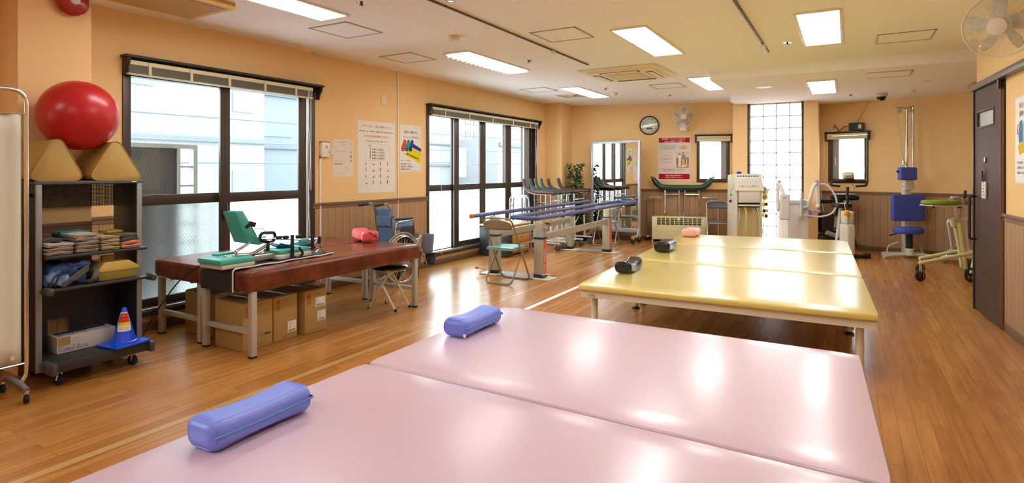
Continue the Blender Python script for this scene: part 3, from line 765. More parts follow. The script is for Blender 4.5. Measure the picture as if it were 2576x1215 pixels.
t = thing('downlight', 'round chrome downlight at the top of long curtain rail', 'downlight', (-2.50, 3.43, ZC))
MB().lathe([(0.065, 0), (0.06, -0.01), (0.045, -0.012), (0.04, -0.002), (0.001, -0.002)], n=24).build('trim_ring', M_lampF, t)
MB().lathe([(0.03, -0.003), (0.02, -0.02), (0.001, -0.022)], n=16).build('bulb', M_chrome, t)
t = thing('security_camera', 'dome security camera on the lowered ceiling', 'security camera', (0.442, 10.09, ZS))
MB().lathe([(0.085, 0), (0.085, -0.02), (0.07, -0.05), (0.001, -0.05)], n=28).build('housing', mat('cam_cream', '#cdc4a0', 0.4), t)
MB().lathe([(0.062, -0.048), (0.058, -0.075), (0.04, -0.10), (0.001, -0.112)], n=24).build('dome', mat('cam_dome', '#0d0d0f', 0.08), t)
M_duct = mat('duct_wood', '#c9a04e', 0.6); M_ductv = mat('duct_vent', '#b98f3a', 0.7)
for (x0, x1_, y0_, y1_, z, lb) in ((-4.55, -3.97, 2.05, 2.72, ZC, 'wood coloured box vent on ceiling near the fire bell'), (1.40, 1.9, 9.4, 9.75, ZS, 'wood coloured box vent on lowered ceiling by door')):
    t = thing('ceiling_vent', lb, 'vent', ((x0+x1_)/2, (y0_+y1_)/2, z), 0)
    MB().bx(x0, x1_, y0_, y1_, z-0.045, z, 0.004).build('box', M_duct, t, True)
    MB().bx(x0+0.05, x1_-0.05, y0_+0.05, y1_-0.05, z-0.049, z-0.044).build('grille', M_ductv, t, True)
t = thing('air_vent', 'flat square air vent on ceiling above the far corner', 'vent', (-3.98, 8.9, ZC))
mb = MB()
for k in range(4): 
    s_ = 0.42-0.09*k; z_ = -0.008-0.004*k
    for q in ((-s_/2, s_/2, -s_/2, -s_/2+0.03), (-s_/2, s_/2, s_/2-0.03, s_/2), (-s_/2, -s_/2+0.03, -s_/2, s_/2), (s_/2-0.03, s_/2, -s_/2, s_/2)): mb.bx(q[0], q[1], q[2], q[3], z_, 0)
mb.build('diffuser', M_cream, t)
tag(MB().bx(XL, XL+0.05, 4.25, 4.55, ZC-0.02, ZC, 0.003).build('wire_cover', M_cream), 'small cream wire cover where left wall meets ceiling', 'cover')

# ------------------------------------------------------------------ treatment couches
def soft_slab(mb, c4, z0, z1, r, n=14, dome=0.0):
    """upholstered slab whose plan is the quadrilateral c4 (a,b,c,d counter-clockwise)"""
    a, b, c, d = [Vector((p[0], p[1])) for p in c4]
    lx = ((b-a).length+(c-d).length)/2; ly = ((d-a).length+(c-b).length)/2; h = z1-z0
    k = len(mb.v); mb.rbox((0, 0, 0), (lx, ly, h), r, n, (lambda x, y, z: (0, 0, dome*(1-4*x*x)*(1-4*y*y) if z > 0 else 0)))
    for i in range(k, len(mb.v)):
        x, y, z = mb.v[i]; u = x/lx+0.5; v = y/ly+0.5
        p = (a*(1-u)+b*u)*(1-v)+(d*(1-u)+c*u)*v
        mb.v[i] = (p.x, p.y, z0+h/2+z)
def vinyl(name, col, rough=0.3, bs=(110, 0.10), st=(1, 1, 1), spec=0.5, var=0.0, coat=0.0, coat_r=0.12): return mat(name, col, rough, spec=spec, bump=bs, stretch=st, var=var, coat=coat, coat_r=coat_r)
M_pink = vinyl('pink_vinyl', '#ccb1bf', 0.35, (20, 0.05), (1, 6, 1), coat=0.8, coat_r=0.2)
M_yel = vinyl('yellow_vinyl', '#dac76a', 0.3, (36, 0.10), (1, 5, 1), coat=1.0, coat_r=0.22)
M_yel2 = vinyl('yellow_vinyl_top', '#dccb84', 0.26, (30, 0.10), (1, 5, 1))
M_frame = mat('cream_steel', '#d2c9ae', 0.45)
def couch(label, c4, ztop, m, legs, thick=0.058, band=0.042, mid=None):
    cx = sum(p[0] for p in c4)/4; cy_ = sum(p[1] for p in c4)/4
    t = thing('treatment_couch', label, 'treatment couch', (cx, cy_, 0), 0, 'padded treatment couches')
    mb = MB(); soft_slab(mb, c4, ztop-thick, ztop, 0.024, 16, 0.006); mb.build('mattress', m, t, True)
    def ins(k): 
        return [(p[0]+(cx-p[0])/abs(cx-p[0])*k, p[1]+(cy_-p[1])/abs(cy_-p[1])*k) for p in c4]
    q = ins(0.018)
    MB().prism(q, ztop-thick-band, ztop-thick+0.004, 'z').build('frame', M_frame, t, True)
    for (x, y) in ins(0.10):
        lg = MB().cyl((x, y, 0.025), (x, y, ztop-thick-band), 0.024, n=14); lg = lg.build('leg', M_frame, t, True)
        MB().lathe([(0.036, 0), (0.036, 0.012), (0.018, 0.022), (0.014, 0.03), (0.001, 0.031)], (x, y, 0), n=16).build('foot', mat('couch_foot', '#33302c', 0.35, metal=0.3), lg, True)
    if mid:
        for (x, y) in mid: MB().cyl((x, y, 0.0), (x, y, ztop-thick-band), 0.02, n=12).build('leg', M_frame, t, True)
    return t
pk_l = lambda y: -1.857-0.0065*(y-1.9); pk_r = lambda y: 0.056-0.046*(y-3.139)
couch('pink couch in the foreground with the larger-looking blue bolster', [(pk_l(0.62), 0.62), (pk_r(0.60), 0.60), (pk_r(1.86), 1.862), (pk_l(1.90), 1.905)], 0.452, M_pink, None)
couch('second pink couch with a blue bolster on its far corner', [(pk_l(1.92), 1.918), (pk_r(1.875), 1.874), (pk_r(3.13), 3.139), (pk_l(3.133), 3.133)], 0.452, M_pink, None)
yl = lambda y: -1.756-0.0472*(y-4.015); yr = lambda y: 0.170-0.039*(y-4.056)
ys = [(4.015, 4.056), (5.417, 5.397+0.03), (6.79, 6.86), (7.92, 8.17)]
labs = ['yellow couch nearest the pink couches with the sagging black bolster', 'middle yellow couch carrying the glossy black bolster', 'farthest yellow couch carrying the pale pink bolster']
cs = []
for k in range(3):
    (a0, b0), (a1, b1) = ys[k], ys[k+1]; g = 0.008
    cs.append(couch(labs[k], [(yl(a0), a0+(g if k else 0)), (yr(b0), b0+(g if k else 0)), (yr(b1), b1-g), (yl(a1), a1-g)], 0.45, M_yel, None))
mb = MB(); fx = lambda x, z: (yl(4.015)+0.14+x, 4.032-0.001-0.0003, z)
yb_ = lambda a, b: (yl(4.015)+0.10+a, 4.015+0.018+(0.10+a)*0.0213-0.0015, 0.358+b)
mb.slot(0); put_text(mb, 'X', yb_, 0.034, 0.026); mb.slot(1)
put_text(mb, 'E', lambda a, b: yb_(a-0.014, b), 0.021, 0.012); put_text(mb, 'E', lambda a, b: yb_(a+0.028, b), 0.021, 0.012)
mb.build('logo', [ink('#c8202f'), ink('#4a4a8a')], cs[0], True, smooth=False)
t = thing('power_adapter', 'black plastic block clipped under the nearest yellow couch', 'adapter', (0.0, 5.28, 0), 0)
MB().box((-0.085, 5.27, 0.155), (0.12, 0.08, 0.025), (0, 0.15, 0), 0.006).build('body', M_black, t, True)
MB().box((-0.055, 5.27, 0.255), (0.02, 0.02, 0.19), None, 0.004).build('bracket', M_dgrey, t, True)

# ------------------------------------------------------------------ bolsters
def bolster(label, x, y, rz, z, m, d=(0.145, 0.37, 0.10), sag=0.016, zip_=None, pinch=0.0, tagm=None):
    t = thing('bolster_pillow', label, 'pillow', (x, y, z), rz, 'bolster pillows')
    w, l, h = d
    fn = lambda a, b, c: ((-0.10*a*w*math.cos(PI*b) if sag else 0), 0, (-sag*math.cos(PI*b) if c > -0.2 else 0.0)+(0.006 if c < -0.3 else 0)*math.cos(PI*b))
    MB().rbox((0, 0, h/2), (w, l, h), 0.036, 12, fn).build('cushion', m, t)
    if zip_:
        pts = [(w/2*(1-0.10*2*0.5*math.cos(PI*k/16-PI/2)*1.0)+0.0012, l*(k/16-0.5)*0.97, h*0.56-sag*0.6*math.cos(PI*(k/16-0.5))) for k in range(17)]
        MB().tube(pts, 0.0032, 6).build('zip', mat('zip_'+zip_.lstrip('#'), zip_, 0.5), t)
        MB().box((w/2-0.004, l*0.475, h*0.56), (0.008, 0.006, 0.014), bev=0.002).build('zip_pull', M_black, t)
    for e in (-1, 1):
        hw, hh, rc = w/2-0.0085, h/2-0.0085, 0.027
        rr4 = fil([(-hw, 0, h/2-hh), (hw, 0, h/2-hh), (hw, 0, h/2+hh), (-hw, 0, h/2+hh)], rc*1.6, 6, True)
        pts = [(p.x, e*(l/2-0.012), p.z-(sag*0.10 if p.z > h*0.3 else 0)) for p in rr4]
        MB().tube(pts, 0.0022, 5, closed=True).build('piping', m, t)
    if tagm: MB().box((w/2*0.9, -l/2-0.001, 0.02), (0.014, 0.003, 0.016)).build('care_tag', M_white, t)
    return t
M_blue = vinyl('blue_vinyl', '#7184e0', 0.36, (120, 0.06)); M_blk = vinyl('black_vinyl', '#1b1a1c', 0.22, (60, 0.06)); M_pinkp = vinyl('pale_pink_vinyl', '#efb3ad', 0.35)
bolster('big blue bolster with turquoise zip lying on the foreground pink couch', -1.690, 1.220, 0.02, 0.453, M_blue, (0.152, 0.378, 0.100), 0.012, '#5590cc')
bolster('blue bolster with white tag lying on the second pink couch', -1.724, 2.570, 0.02, 0.453, M_blue, (0.15, 0.375, 0.098), 0.012, '#5b8fd0', 0, True)
bolster('black bolster with deep sag on the nearest yellow couch', -1.595, 4.735, 0.03, 0.455, M_blk, (0.145, 0.38, 0.105), 0.035)
bolster('glossy black bolster on the middle yellow couch', -1.655, 6.10, 0.03, 0.455, M_blk, (0.165, 0.36, 0.11), 0.006)
bolster('pale pink bolster on the farthest yellow couch', -1.745, 7.66, 0.03, 0.455, M_pinkp, (0.19, 0.34, 0.10), 0.006)
# floor tapes
tag(MB().bx(-2.625, -2.575, 3.3, 8.4, 0.0, 0.0012).build('floor_tape', mat('tape_white', '#f0eeea', 0.5)), 'white tape line along the floor left of the couches', 'tape')
tag(MB().bx(-3.02, -2.97, 0.2, 8.6, 0.0, 0.0008).build('floor_tape', mat('tape_clear', '#bd9560', 0.2)), 'pale glossy tape line along the floor beside brown benches', 'tape')

# ------------------------------------------------------------------ brown benches
def leather():
    m = mat('brown_leather', '#6b3420', 0.24, spec=0.5, bump=(14, 0.10), var=0.38)
    return m
M_lea = leather(); M_leg = mat('bench_steel', '#b3ae9e', 0.5)
def bench(label, x0, x1, y0, y1, ztop=0.60, thick=0.15):
    t = thing('treatment_bench', label, 'bench', ((x0+x1)/2, (y0+y1)/2, 0), 0, 'brown leather benches')
    MB().rbox(((x0+x1)/2, (y0+y1)/2, ztop-thick/2), (x1-x0, y1-y0, thick), 0.032, 12, lambda a, b, c: (0, 0, 0.006*(1-4*a*a)*(1-4*b*b) if c > 0 else 0)).build('cushion', M_lea, t, True)
    pts = [(x0+0.012, y0+0.012, ztop-0.012), (x1-0.012, y0+0.012, ztop-0.012), (x1-0.012, y1-0.012, ztop-0.012), (x0+0.012, y1-0.012, ztop-0.012)]
    MB().tube(fil(pts, 0.03, 4, True), 0.005, 6, closed=True).build('piping', M_lea, t, True)
    lx = (x0+0.035, x1-0.035); ly = (y0+0.05, y1-0.05); hz = ztop-thick
    for x in lx:
        for y in ly:
            lg = MB().bx(x-0.021, x+0.021, y-0.021, y+0.021, 0.012, hz+0.01, 0.003).build('leg', M_leg, t, True)
            MB().bx(x-0.022, x+0.022, y-0.022, y+0.022, 0.0, 0.014, 0.003).build('leg_cap', M_rubber, lg, True)
    for y in ly: MB().bx(lx[0]+0.02, lx[1]-0.02, y-0.015, y+0.015, 0.16, 0.195, 0.002).build('stretcher', M_leg, t, True)
    mb = MB()
    for x in lx: xi = x+(0.13 if x < (x0+x1)/2 else -0.13); mb.bx(xi-0.015, xi+0.015, ly[0], ly[1], hz-0.012, hz+0.03)
    mb.build('side_rail', M_leg, t, True)
    return t
bench('brown leather bench against the left wall below near window', -4.77, -4.175, 2.55, 4.36)
bench('brown leather bench with stored cardboard boxes beneath, nearer the aisle', -4.135, -3.53, 2.52, 4.36)

# ------------------------------------------------------------------ left corner: screen, bell, rack and what it holds
t = thing('privacy_screen', 'folding screen with beige curtain in a chrome tube frame', 'screen', (-4.1, 1.10, 0))
sy0, sy1, sx = 0.62, 1.487, -4.10
MB().tube(fil([(sx, sy0+0.02, 0.075), (sx, sy0, 0.12), (sx, sy0, 1.765), (sx, sy1, 1.765), (sx, sy1, 0.12), (sx, sy1-0.03, 0.075)], 0.085, 8), 0.0125, 10).build('frame', M_chrome, t, True)
mb = MB().grid(lambda a, b: (sx+0.006*math.sin(a*34)+0.004*math.sin(a*71+2), sy0+0.02+a*(sy1-sy0-0.045), 0.20+b*1.42), 60, 14)
mb.build('curtain', mat('curtain_cloth', '#d5d6c6', 0.9, sheen=0.2), t, True, solid=0.002)
for z in (1.625, 0.19): MB().tube([(sx, sy0, z), (sx, sy1, z)], 0.006, 8).build('curtain_rod', M_chrome, t, True)
MB().box((sx+0.008, sy1-0.06, 0.235), (0.003, 0.035, 0.022)).build('care_tag', mat('tag_red', '#d9c9bf', 0.7), t, True)
def swivel(parent, x, y, r=0.03, ztop=0.09, rz=0.0, world=True, fm=None, wm=None):
    """small castor: fork plus wheel; the wheel stands on the floor"""
    c = MB(); c.cyl((x, y, ztop-0.02), (x, y, ztop), 0.012, n=10)
    dx, dy = math.cos(rz), math.sin(rz)
    for sgn in (-1, 1): c.tube([(x-dy*0.014*sgn, y+dx*0.014*sgn, ztop-0.018), (x-dy*0.014*sgn-dx*0.012, y+dx*0.014*sgn-dy*0.012, r)], 0.004, 6)
    c = c.build('caster', fm or M_chrome, parent, world)
    w_ = MB(); w_.lathe([(0.001, -0.010), (r*0.8, -0.010), (r, -0.006), (r, 0.006), (r*0.8, 0.010), (0.001, 0.010)], (x-dx*0.012, y-dy*0.012, r), (PI/2, 0, rz), 18)
    w_.build('wheel', wm or M_rubber, c, world)
    return c
for y in (sy1-0.05, sy0+0.05):
    MB().tube(fil([(sx-0.17, y, 0.075), (sx-0.1, y, 0.10), (sx+0.05, y, 0.10), (sx+0.15, y, 0.075)], 0.04), 0.014, 8).build('foot', M_grey, t, True)
    for q in (sx+0.145, sx-0.165): swivel(t, q, y, 0.026, 0.075)

t = thing('fire_bell', 'round red fire alarm bell with white centre high on pillar', 'fire bell', (-4.545, 1.885, 2.44), rad(90))
M_red = mat('bell_red', '#a31414', 0.25, coat=0.4)
MB().lathe([(0.055, 0), (0.06, 0.025), (0.098, 0.03), (0.10, 0.045), (0.085, 0.065), (0.05, 0.08), (0.001, 0.084)], (0, 0, 0), (PI/2, 0, 0), 32).build('gong', M_red, t)
MB().lathe([(0.03, 0.0), (0.03, 0.006), (0.025, 0.01), (0.001, 0.01)], (0, -0.079, 0), (PI/2, 0, 0), 24).build('centre_cap', mat('bell_cap', '#d8d6cc', 0.4), t)

RX = -4.20      # front plane of the rack's side panels
t = thing('equipment_rack', 'black metal rack on casters holding folded cuffs, tool box and cone', 'rack', (-4.32, 1.865, 0))
M_edge = mat('rack_edge', '#8d9294', 0.4, metal=0.3)
for y0_, y1_ in ((1.565, 1.595), (2.135, 2.165)):
    p = MB().bx(-4.50, RX, y0_, y1_, 0.085, 1.215, 0.002).build('side_panel', M_dgrey, t, True)
    MB().bx(RX, RX+0.012, y0_-0.001, y1_+0.001, 0.085, 1.215, 0.003).build('edge_strip', M_edge, p, True)
MB().bx(-4.505, RX+0.012, 1.555, 2.175, 1.215, 1.235, 0.003).build('top', mat('rack_top', '#50565c', 0.45), t, True)
MB().bx(RX+0.012, RX+0.015, 2.10, 2.13, 1.222, 1.229).build('badge', M_white, t, True)
MB().bx(-4.498, -4.496, 1.595, 2.135, 1.055, 1.213).build('perforated_panel', perforated('rack_perforated', '#303236', 0.0095, 0.27), t, True)
mb = MB(); mb.bx(-4.50, -4.49, 1.595, 2.135, 0.33, 0.60); mb.bx(-4.50, -4.49, 1.595, 1.74, 0.1, 0.33); mb.bx(-4.50, -4.49, 1.87, 2.135, 0.1, 0.33); mb.bx(-4.50, -4.49, 1.74, 1.87, 0.1, 0.22)
mb.build('back_panel', M_dgrey, t, True)
for z, nm in ((0.785, 'shelf'), (0.585, 'shelf')):
    mb = MB(); mb.bx(-4.49, -4.135, 1.597, 2.133, z-0.014, z, 0.003); mb.bx(-4.165, -4.13, 1.575 if z < 0.7 else 1.595, 2.19 if z < 0.7 else 2.175, z-0.022, z-0.002, 0.008)
    sh = mb.build(nm, M_dgrey, t, True)
    if z < 0.7:
        for y in (1.605, 2.195): MB().rbox((-4.13, y, z-0.012), (0.10, 0.035, 0.05), 0.017, 4).build('end_cap', mat('rack_cap', '#424548', 0.4), sh, True)
mb = MB(); mb.bx(-4.49, -4.05, 1.60, 2.13, 0.095, 0.158, 0.004); b_ = mb.build('base_shelf', M_dgrey, t, True)
for y in (1.60, 2.15): MB().rbox((-4.10, y, 0.122), (0.16, 0.035, 0.075), 0.017, 5).build('end_cap', mat('rack_cap', '#424548', 0.4), b_, True)
for y in (1.66, 2.08):
    for x in (-4.12, -4.44): swivel(t, x, y, 0.034, 0.097, 0.4)
for y in (1.545, 2.185): MB().lathe([(0.008, 0), (0.008, 0.012), (0.016, 0.014), (0.016, 0.026), (0.001, 0.028)], (RX-0.05, y+(0.02 if y < 1.6 else -0.02), 1.15), (PI/2 if y < 1.6 else -PI/2, 0, 0), 14).build('knob', M_black, t, True)

# exercise ball and the wedges
t = thing('exercise_ball', 'big red exercise ball resting on two wedge cushions', 'exercise ball', (-4.318, 1.843, 1.425))
mb = MB(); r0 = 0.224; pr = []
for k in range(61):
    a = PI*k/60; rr2 = r0*(1-0.006*(0.5+0.5*math.cos(k*PI))*(1 if 10 < k < 50 else 0)); pr.append((max(rr2*math.sin(a), 1e-7), -rr2*math.cos(a)))
mb.lathe(pr, (-4.318, 1.843, 1.657), None, 48)
mb.build('ball', mat('ball_red', '#b8151b', 0.33, coat=0.08, bump=(30, 0.02)), t, True, ang=80)
MB().lathe([(0.011, 0), (0.011, 0.004), (0.005, 0.006), (0.001, 0.006)], (-4.30, 1.845, 1.879), None, 12).build('plug', M_white, t, True)
M_wedge = vinyl('wedge_vinyl', '#b89a54', 0.4, (60, 0.05))
def wedge(label, y0, y1, ya):
    t = thing('wedge_cushion', label, 'wedge cushion', (-4.33, (y0+y1)/2, 1.236), 0, 'yellow wedge cushions')
    poly = [(p.x, p.y) for p in fil([(y0, 1.237, 0), (y1, 1.237, 0), (ya+0.024, 1.492, 0), (ya-0.024, 1.492, 0)], 0.075, 8, True)]
    mb = MB(); mb.prism(poly, -4.515, -4.195, 'x', 0.006); mb.build('cushion', M_wedge, t, True)
    MB().tube([(-4.194, a, b) for a, b in poly], 0.0022, 5, closed=True).build('piping', mat('wedge_pipe', '#b79a46', 0.45), t, True)
wedge('yellow wedge cushion under the red ball, on the curtain side', 1.522, 1.832, 1.677); wedge('yellow wedge cushion under the red ball, on the window side', 1.838, 2.183, 2.005)

# folded weight cuffs on the upper shelf
cuffs = [0]
def cuff(y, z, w, d, col, label, x=-4.24, tilt=0.0, fat=0.02, rz=0.0):
    t = thing('folded_cuff', label, 'weight cuff', (x, y, z), rz, 'folded weight cuffs on the rack')
    m = mat('cuff_'+col.lstrip('#'), col, 0.75, bump=(90, 0.15)); ph = random.random()*6
    MB().rbox((0, 0, fat*0.5), (d, w, fat), fat*0.42, 7, lambda a, b, c: (0, 0, 0.0035*math.sin(6*b+ph)*(1 if c > 0 else 0.3)), (tilt, 0, 0)).build('pad', m, t)
    MB().rbox((0.004, 0, fat*0.95), (d*0.98, w*0.97, fat*0.28), fat*0.13, 5, lambda a, b, c: (0, 0, 0.0035*math.sin(6*b+ph)), (tilt, 0, 0)).build('flap', m, t)
    MB().bx(d*0.49, d*0.5, -w*0.46, w*0.46, fat*0.35, fat*0.55).build('binding', mat('cuff_binding', '#3a342e', 0.8), t)
    return t
zz = 0.786; st = 0.0235
names = ['lowest', 'second', 'third', 'fourth', 'fifth']
for k, c in enumerate(('#aca69f', '#a29b92', '#bfbcba')): cuff(1.672, zz+k*st, 0.135, 0.19, c, '%s grey beige cuff of the low stack beside the curtain screen' % names[k] if k < 2 else 'topmost pale grey cuff of the low stack beside curtain screen', -4.235+0.004*k)
cuff(1.66, zz+3*st, 0.12, 0.15, '#55524c', 'dark grey cuff lying behind the low beige stack', -4.30)
for k, c in enumerate(('#a0998c', '#989184', '#a59e92', '#aaa399')): cuff(1.815, zz+k*st, 0.125, 0.19, c, '%s beige cuff of the tallest stack, second from screen' % names[k], -4.23)
cuff(1.808, zz+4*st, 0.13, 0.19, '#c2b6b0', 'topmost pinkish beige cuff of the tallest stack', -4.24)
for k, c in enumerate(('#b5ab7d', '#aea477', '#bcb083', '#b3a67c')): cuff(1.948, zz+k*(st-0.001), 0.11, 0.18, c, '%s olive cuff of the stack before the pink ones' % names[k], -4.225)
for k, c in enumerate(('#e8a48e', '#e39b86')): cuff(2.072, zz+k*st, 0.115, 0.18, c, '%s salmon pink cuff at the window end of shelf' % ('lower' if k == 0 else 'upper'), -4.222)
cuff(2.065, zz+2*st, 0.115, 0.18, '#57544c', 'dark grey cuff lying on the salmon pink cuffs', -4.23)
cuff(2.055, zz+3*st, 0.12, 0.18, '#6a6659', 'topmost dark grey cuff over the pink stack', -4.24)
cuff(2.03, zz+4*st-0.002, 0.10, 0.12, '#d1ab2c', 'yellow cuff peeking over the dark grey ones', -4.32, 0, 0.016)
for k, (x, y, z) in enumerate(((-4.40, 1.80, 0.786), (-4.36, 1.875, 0.86), (-4.40, 1.89, 0.786), (-4.36, 1.80, 0.905))):
    pass
t = thing('teal_pack', 'teal cold pack of four cells behind the beige cuffs', 'cold pack', (-4.40, 1.83, 0.786), 0)
MB().bx(-4.46, -4.345, 1.75, 1.92, 0.786, 0.885, 0.01).build('bundle', mat('pack_grey', '#4b4d4c', 0.7), t, True)
for (x, y) in ((-4.435, 1.79), (-4.435, 1.875), (-4.37, 1.795), (-4.37, 1.88)): MB().rbox((x, y, 0.893), (0.065, 0.085, 0.028), 0.0135, 5).build('cell', mat('pack_teal', '#2f9c96', 0.45), t, True)
# middle shelf
t = thing('tool_box', 'yellow plastic tool box with olive base on rack shelf', 'tool box', (-4.25, 2.0, 0.586))
MB().prism([(1.888, 0.586), (2.118, 0.586), (2.126, 0.642), (1.878, 0.642)], -4.36, -4.15, 'x', 0.006).build('base', mat('tool_olive', '#847a36', 0.4), t, True)
MB().prism([(1.874, 0.642), (2.129, 0.642), (2.124, 0.662), (2.06, 0.706), (1.918, 0.706), (1.884, 0.662)], -4.365, -4.145, 'x', 0.005).build('lid', mat('tool_yellow', '#c2a656', 0.25, coat=0.3), t, True)
MB().bx(-4.27, -4.245, 1.945, 2.025, 0.705, 0.738, 0.005).build('handle', mat('tool_yellow2', '#bd9c44', 0.35), t, True)
mb = MB(); 
for k in range(4): mb.tube([(-4.42+0.01*k, 2.045+0.05*math.cos(q*0.42), 0.72+0.03*math.sin(q*0.42)+0.004*k) for q in range(15)], 0.004, 6, closed=True)
tag(mb.build('coiled_cable', mat('cable_grey', '#c5c2b8', 0.5)), 'coiled pale grey cable behind the yellow tool box', 'cable').location = (0.03, 0.02, -0.098)
t = thing('suspension_vest', 'crumpled blue vest with grey belts on rack shelf', 'vest', (-4.28, 1.76, 0.586))
def crumple(c, d, seed, amp):
    rnd = random.Random(seed); ph = [rnd.random()*6 for _ in range(6)]
    return lambda a, b, cc: (amp*math.sin(9*b+ph[0])*math.cos(7*cc+ph[1]), amp*math.sin(8*a+ph[2]+5*cc), amp*1.2*math.sin(7*b+ph[3])*math.cos(8*a+ph[4]) if cc > -0.45 else 0)
Mv1 = mat('vest_blue', '#46659f', 0.7, bump=(60, 0.2)); Mv2 = mat('vest_navy', '#1f2a4a', 0.75); Mv3 = mat('vest_light', '#7d9ac8', 0.7, bump=(60, 0.2))
MB().rbox((-4.32, 1.755, 0.655), (0.24, 0.26, 0.12), 0.05, 12, crumple(0, 0, 1, 0.014)).build('body', Mv1, t, True)
MB().rbox((-4.20, 1.685, 0.632), (0.10, 0.13, 0.075), 0.03, 10, crumple(0, 0, 3, 0.012)).build('flap', Mv3, t, True)
MB().rbox((-4.24, 1.82, 0.70), (0.12, 0.14, 0.04), 0.019, 10, crumple(0, 0, 5, 0.012)).build('flap', Mv1, t, True)
mb = MB()
for k in range(2): mb.tube(cr([(-4.13, 1.615+0.03*k, 0.60), (-4.135, 1.64+0.03*k, 0.655), (-4.16, 1.69+0.03*k, 0.67), (-4.20, 1.73+0.03*k, 0.67)], 5), 0.006, 6)
mb.tube(cr([(-4.13, 1.70, 0.60), (-4.125, 1.76, 0.625), (-4.15, 1.82, 0.605), (-4.13, 1.88, 0.61), (-4.14, 1.92, 0.60)], 5), 0.009, 6)
mb.build('binding', Mv2, t, True)
mb = MB()
for k in range(4): mb.tube(cr([(-4.13, 1.69+0.004*k, 0.592+0.008*k), (-4.125, 1.76, 0.625+0.009*k), (-4.13, 1.83, 0.665+0.009*k), (-4.17, 1.87, 0.67+0.009*k)], 6), 0.0075, 6)
for k in range(4): mb.tube(cr([(-4.14, 1.855+0.010*k, 0.597), (-4.12, 1.875+0.010*k, 0.625), (-4.15, 1.905+0.006*k, 0.665), (-4.2, 1.90, 0.675)], 6), 0.007, 6)
mb.build('belt', mat('belt_grey', '#57544f', 0.8, bump=(200, 0.2)), t, True)
t.scale = (1, 0.85, 1); t.location.y -= 0.022
# bottom shelf: carton and cone
t = thing('long_carton', 'long white carton with blue lettering on the rack base', 'carton', (-4.27, 1.69, 0.159))
cy0, cy1, cx0, cx1, cz0, cz1 = 1.69, 2.02, -4.36, -4.235, 0.159, 0.262
Mc = mat('carton_white', '#cfccc4', 0.7)
MB().bx(cx0, cx1, cy0, cy1, cz0, cz1, 0.002).build('box', Mc, t, True)
mb = MB(); mb.slot(0).bx(cx1, cx1+0.0015, cy0+0.004, cy0+0.072, 0.205, cz1-0.004)
f1 = lambda a, b: (cx1+0.003, cy0+0.012+a, 0.170+b); f0 = lambda a, b: (cx1+0.002, cy0+0.010+a, 0.168+b)
mb.slot(1); put_text(mb, 'ReaLine', lambda a, b: (cx1+0.0012, cy0+0.010+a, 0.171+b), 0.042, 0.160, 'l', 0.045); mb.slot(2); put_text(mb, 'ReaLine', lambda a, b: (cx1+0.0022, cy0+0.0122+a, 0.171+b), 0.042, 0.155, 'l', 0.004)
mb.slot(3); put_text(mb, 'RealSeat', lambda a, b: (cx1+0.0016, cy0+0.085+a, 0.238+b), 0.012, 0.05) if False else None
put_text(mb, 'Line', lambda a, b: (cx1+0.0016, cy0+0.085+a, 0.234+b), 0.014, 0.03); put_text(mb, 'w   Shoes', lambda a, b: (cx1+0.0016, cy0+0.078+a, 0.214+b), 0.012, 0.06)
mb.slot(1); put_text(mb, 'ReaLine', lambda a, b: (cx1-0.06+b*1.0-0.0, cy0+0.02+a, cz1+0.001), 0.05, 0.16); mb.bx(cx0+0.01, cx0+0.05, cy0+0.02, cy1-0.02, cz1, cz1+0.001)
mb.build('lettering', [mat('carton_brown', '#a58a58', 0.7), ink('#232f62'), ink('#d9dadd'), ink('#8a93b0')], t, True, smooth=False)
t = thing('traffic_cone', 'blue traffic cone with a printed label on rack base', 'traffic cone', (-4.115, 2.015, 0.159))
M_cone = mat('cone_blue', '#0549dc', 0.3, coat=0.2)
MB().rbox((0, 0, 0.009), (0.20, 0.235, 0.018), 0.008, 4, None, (0, 0, 0.12)).build('base', M_cone, t)
cone = [(0.084, 0.018), (0.082, 0.026), (0.070, 0.03), (0.062, 0.055), (0.014, 0.232), (0.011, 0.240), (0.001, 0.244)]
MB().lathe(cone, (0, 0, 0), None, 32).build('cone', M_cone, t)
cR = lambda z: 0.062+(0.014-0.062)*(z-0.055)/(0.232-0.055)
def on_cone(a, z, off=0.0012):       # a = arc length around the label centre
    r = cR(z)+off; q = -0.42+a/ r
    return (r*math.cos(q), r*math.sin(q), z)
mb = MB()
def patch(z0, z1, w, k, off):
    mb.slot(k).grid(lambda a, b: on_cone((a-0.5)*w(z0+(z1-z0)*b), z0+(z1-z0)*b, off), 14, 5)
patch(0.094, 0.212, lambda z: min(0.085, 2.2*cR(z)), 0, 0.0010); patch(0.13, 0.15, lambda z: min(0.075, 2.0*cR(z)), 1, 0.0016); patch(0.15, 0.205, lambda z: min(0.07, 1.9*cR(z)), 2, 0.0016)
for z, tx in ((0.182, 'カラー'), (0.160, 'コーン')):
    mb.slot(3); put_text(mb, tx, lambda a, b: on_cone(a, z+b, 0.0026), 0.020, 0.046, 'c', 0.05); mb.slot(1); put_text(mb, tx, lambda a, b: on_cone(a, z+b, 0.0034), 0.020, 0.043, 'c', 0.006)
mb.slot(4)
for k in range(4): mb.grid(lambda a, b: on_cone((a-0.5)*0.06, 0.102+0.006*k+0.002*b, 0.0022), 8, 1)
for k in range(14):
    z = 0.096+0.0082*k
    for sg in (-1, 1): mb.slot(5).grid(lambda a, b: on_cone(sg*(min(0.0425, 1.1*cR(z))-0.004*a), z+0.004*b, 0.0022), 2, 1)
mb.build('label', [ink('#e8e4da'), ink('#e2c51e'), ink('#cf2338'), ink('#1c1714'), ink('#a8948a'), ink('#3b7fd0')], t, smooth=False)

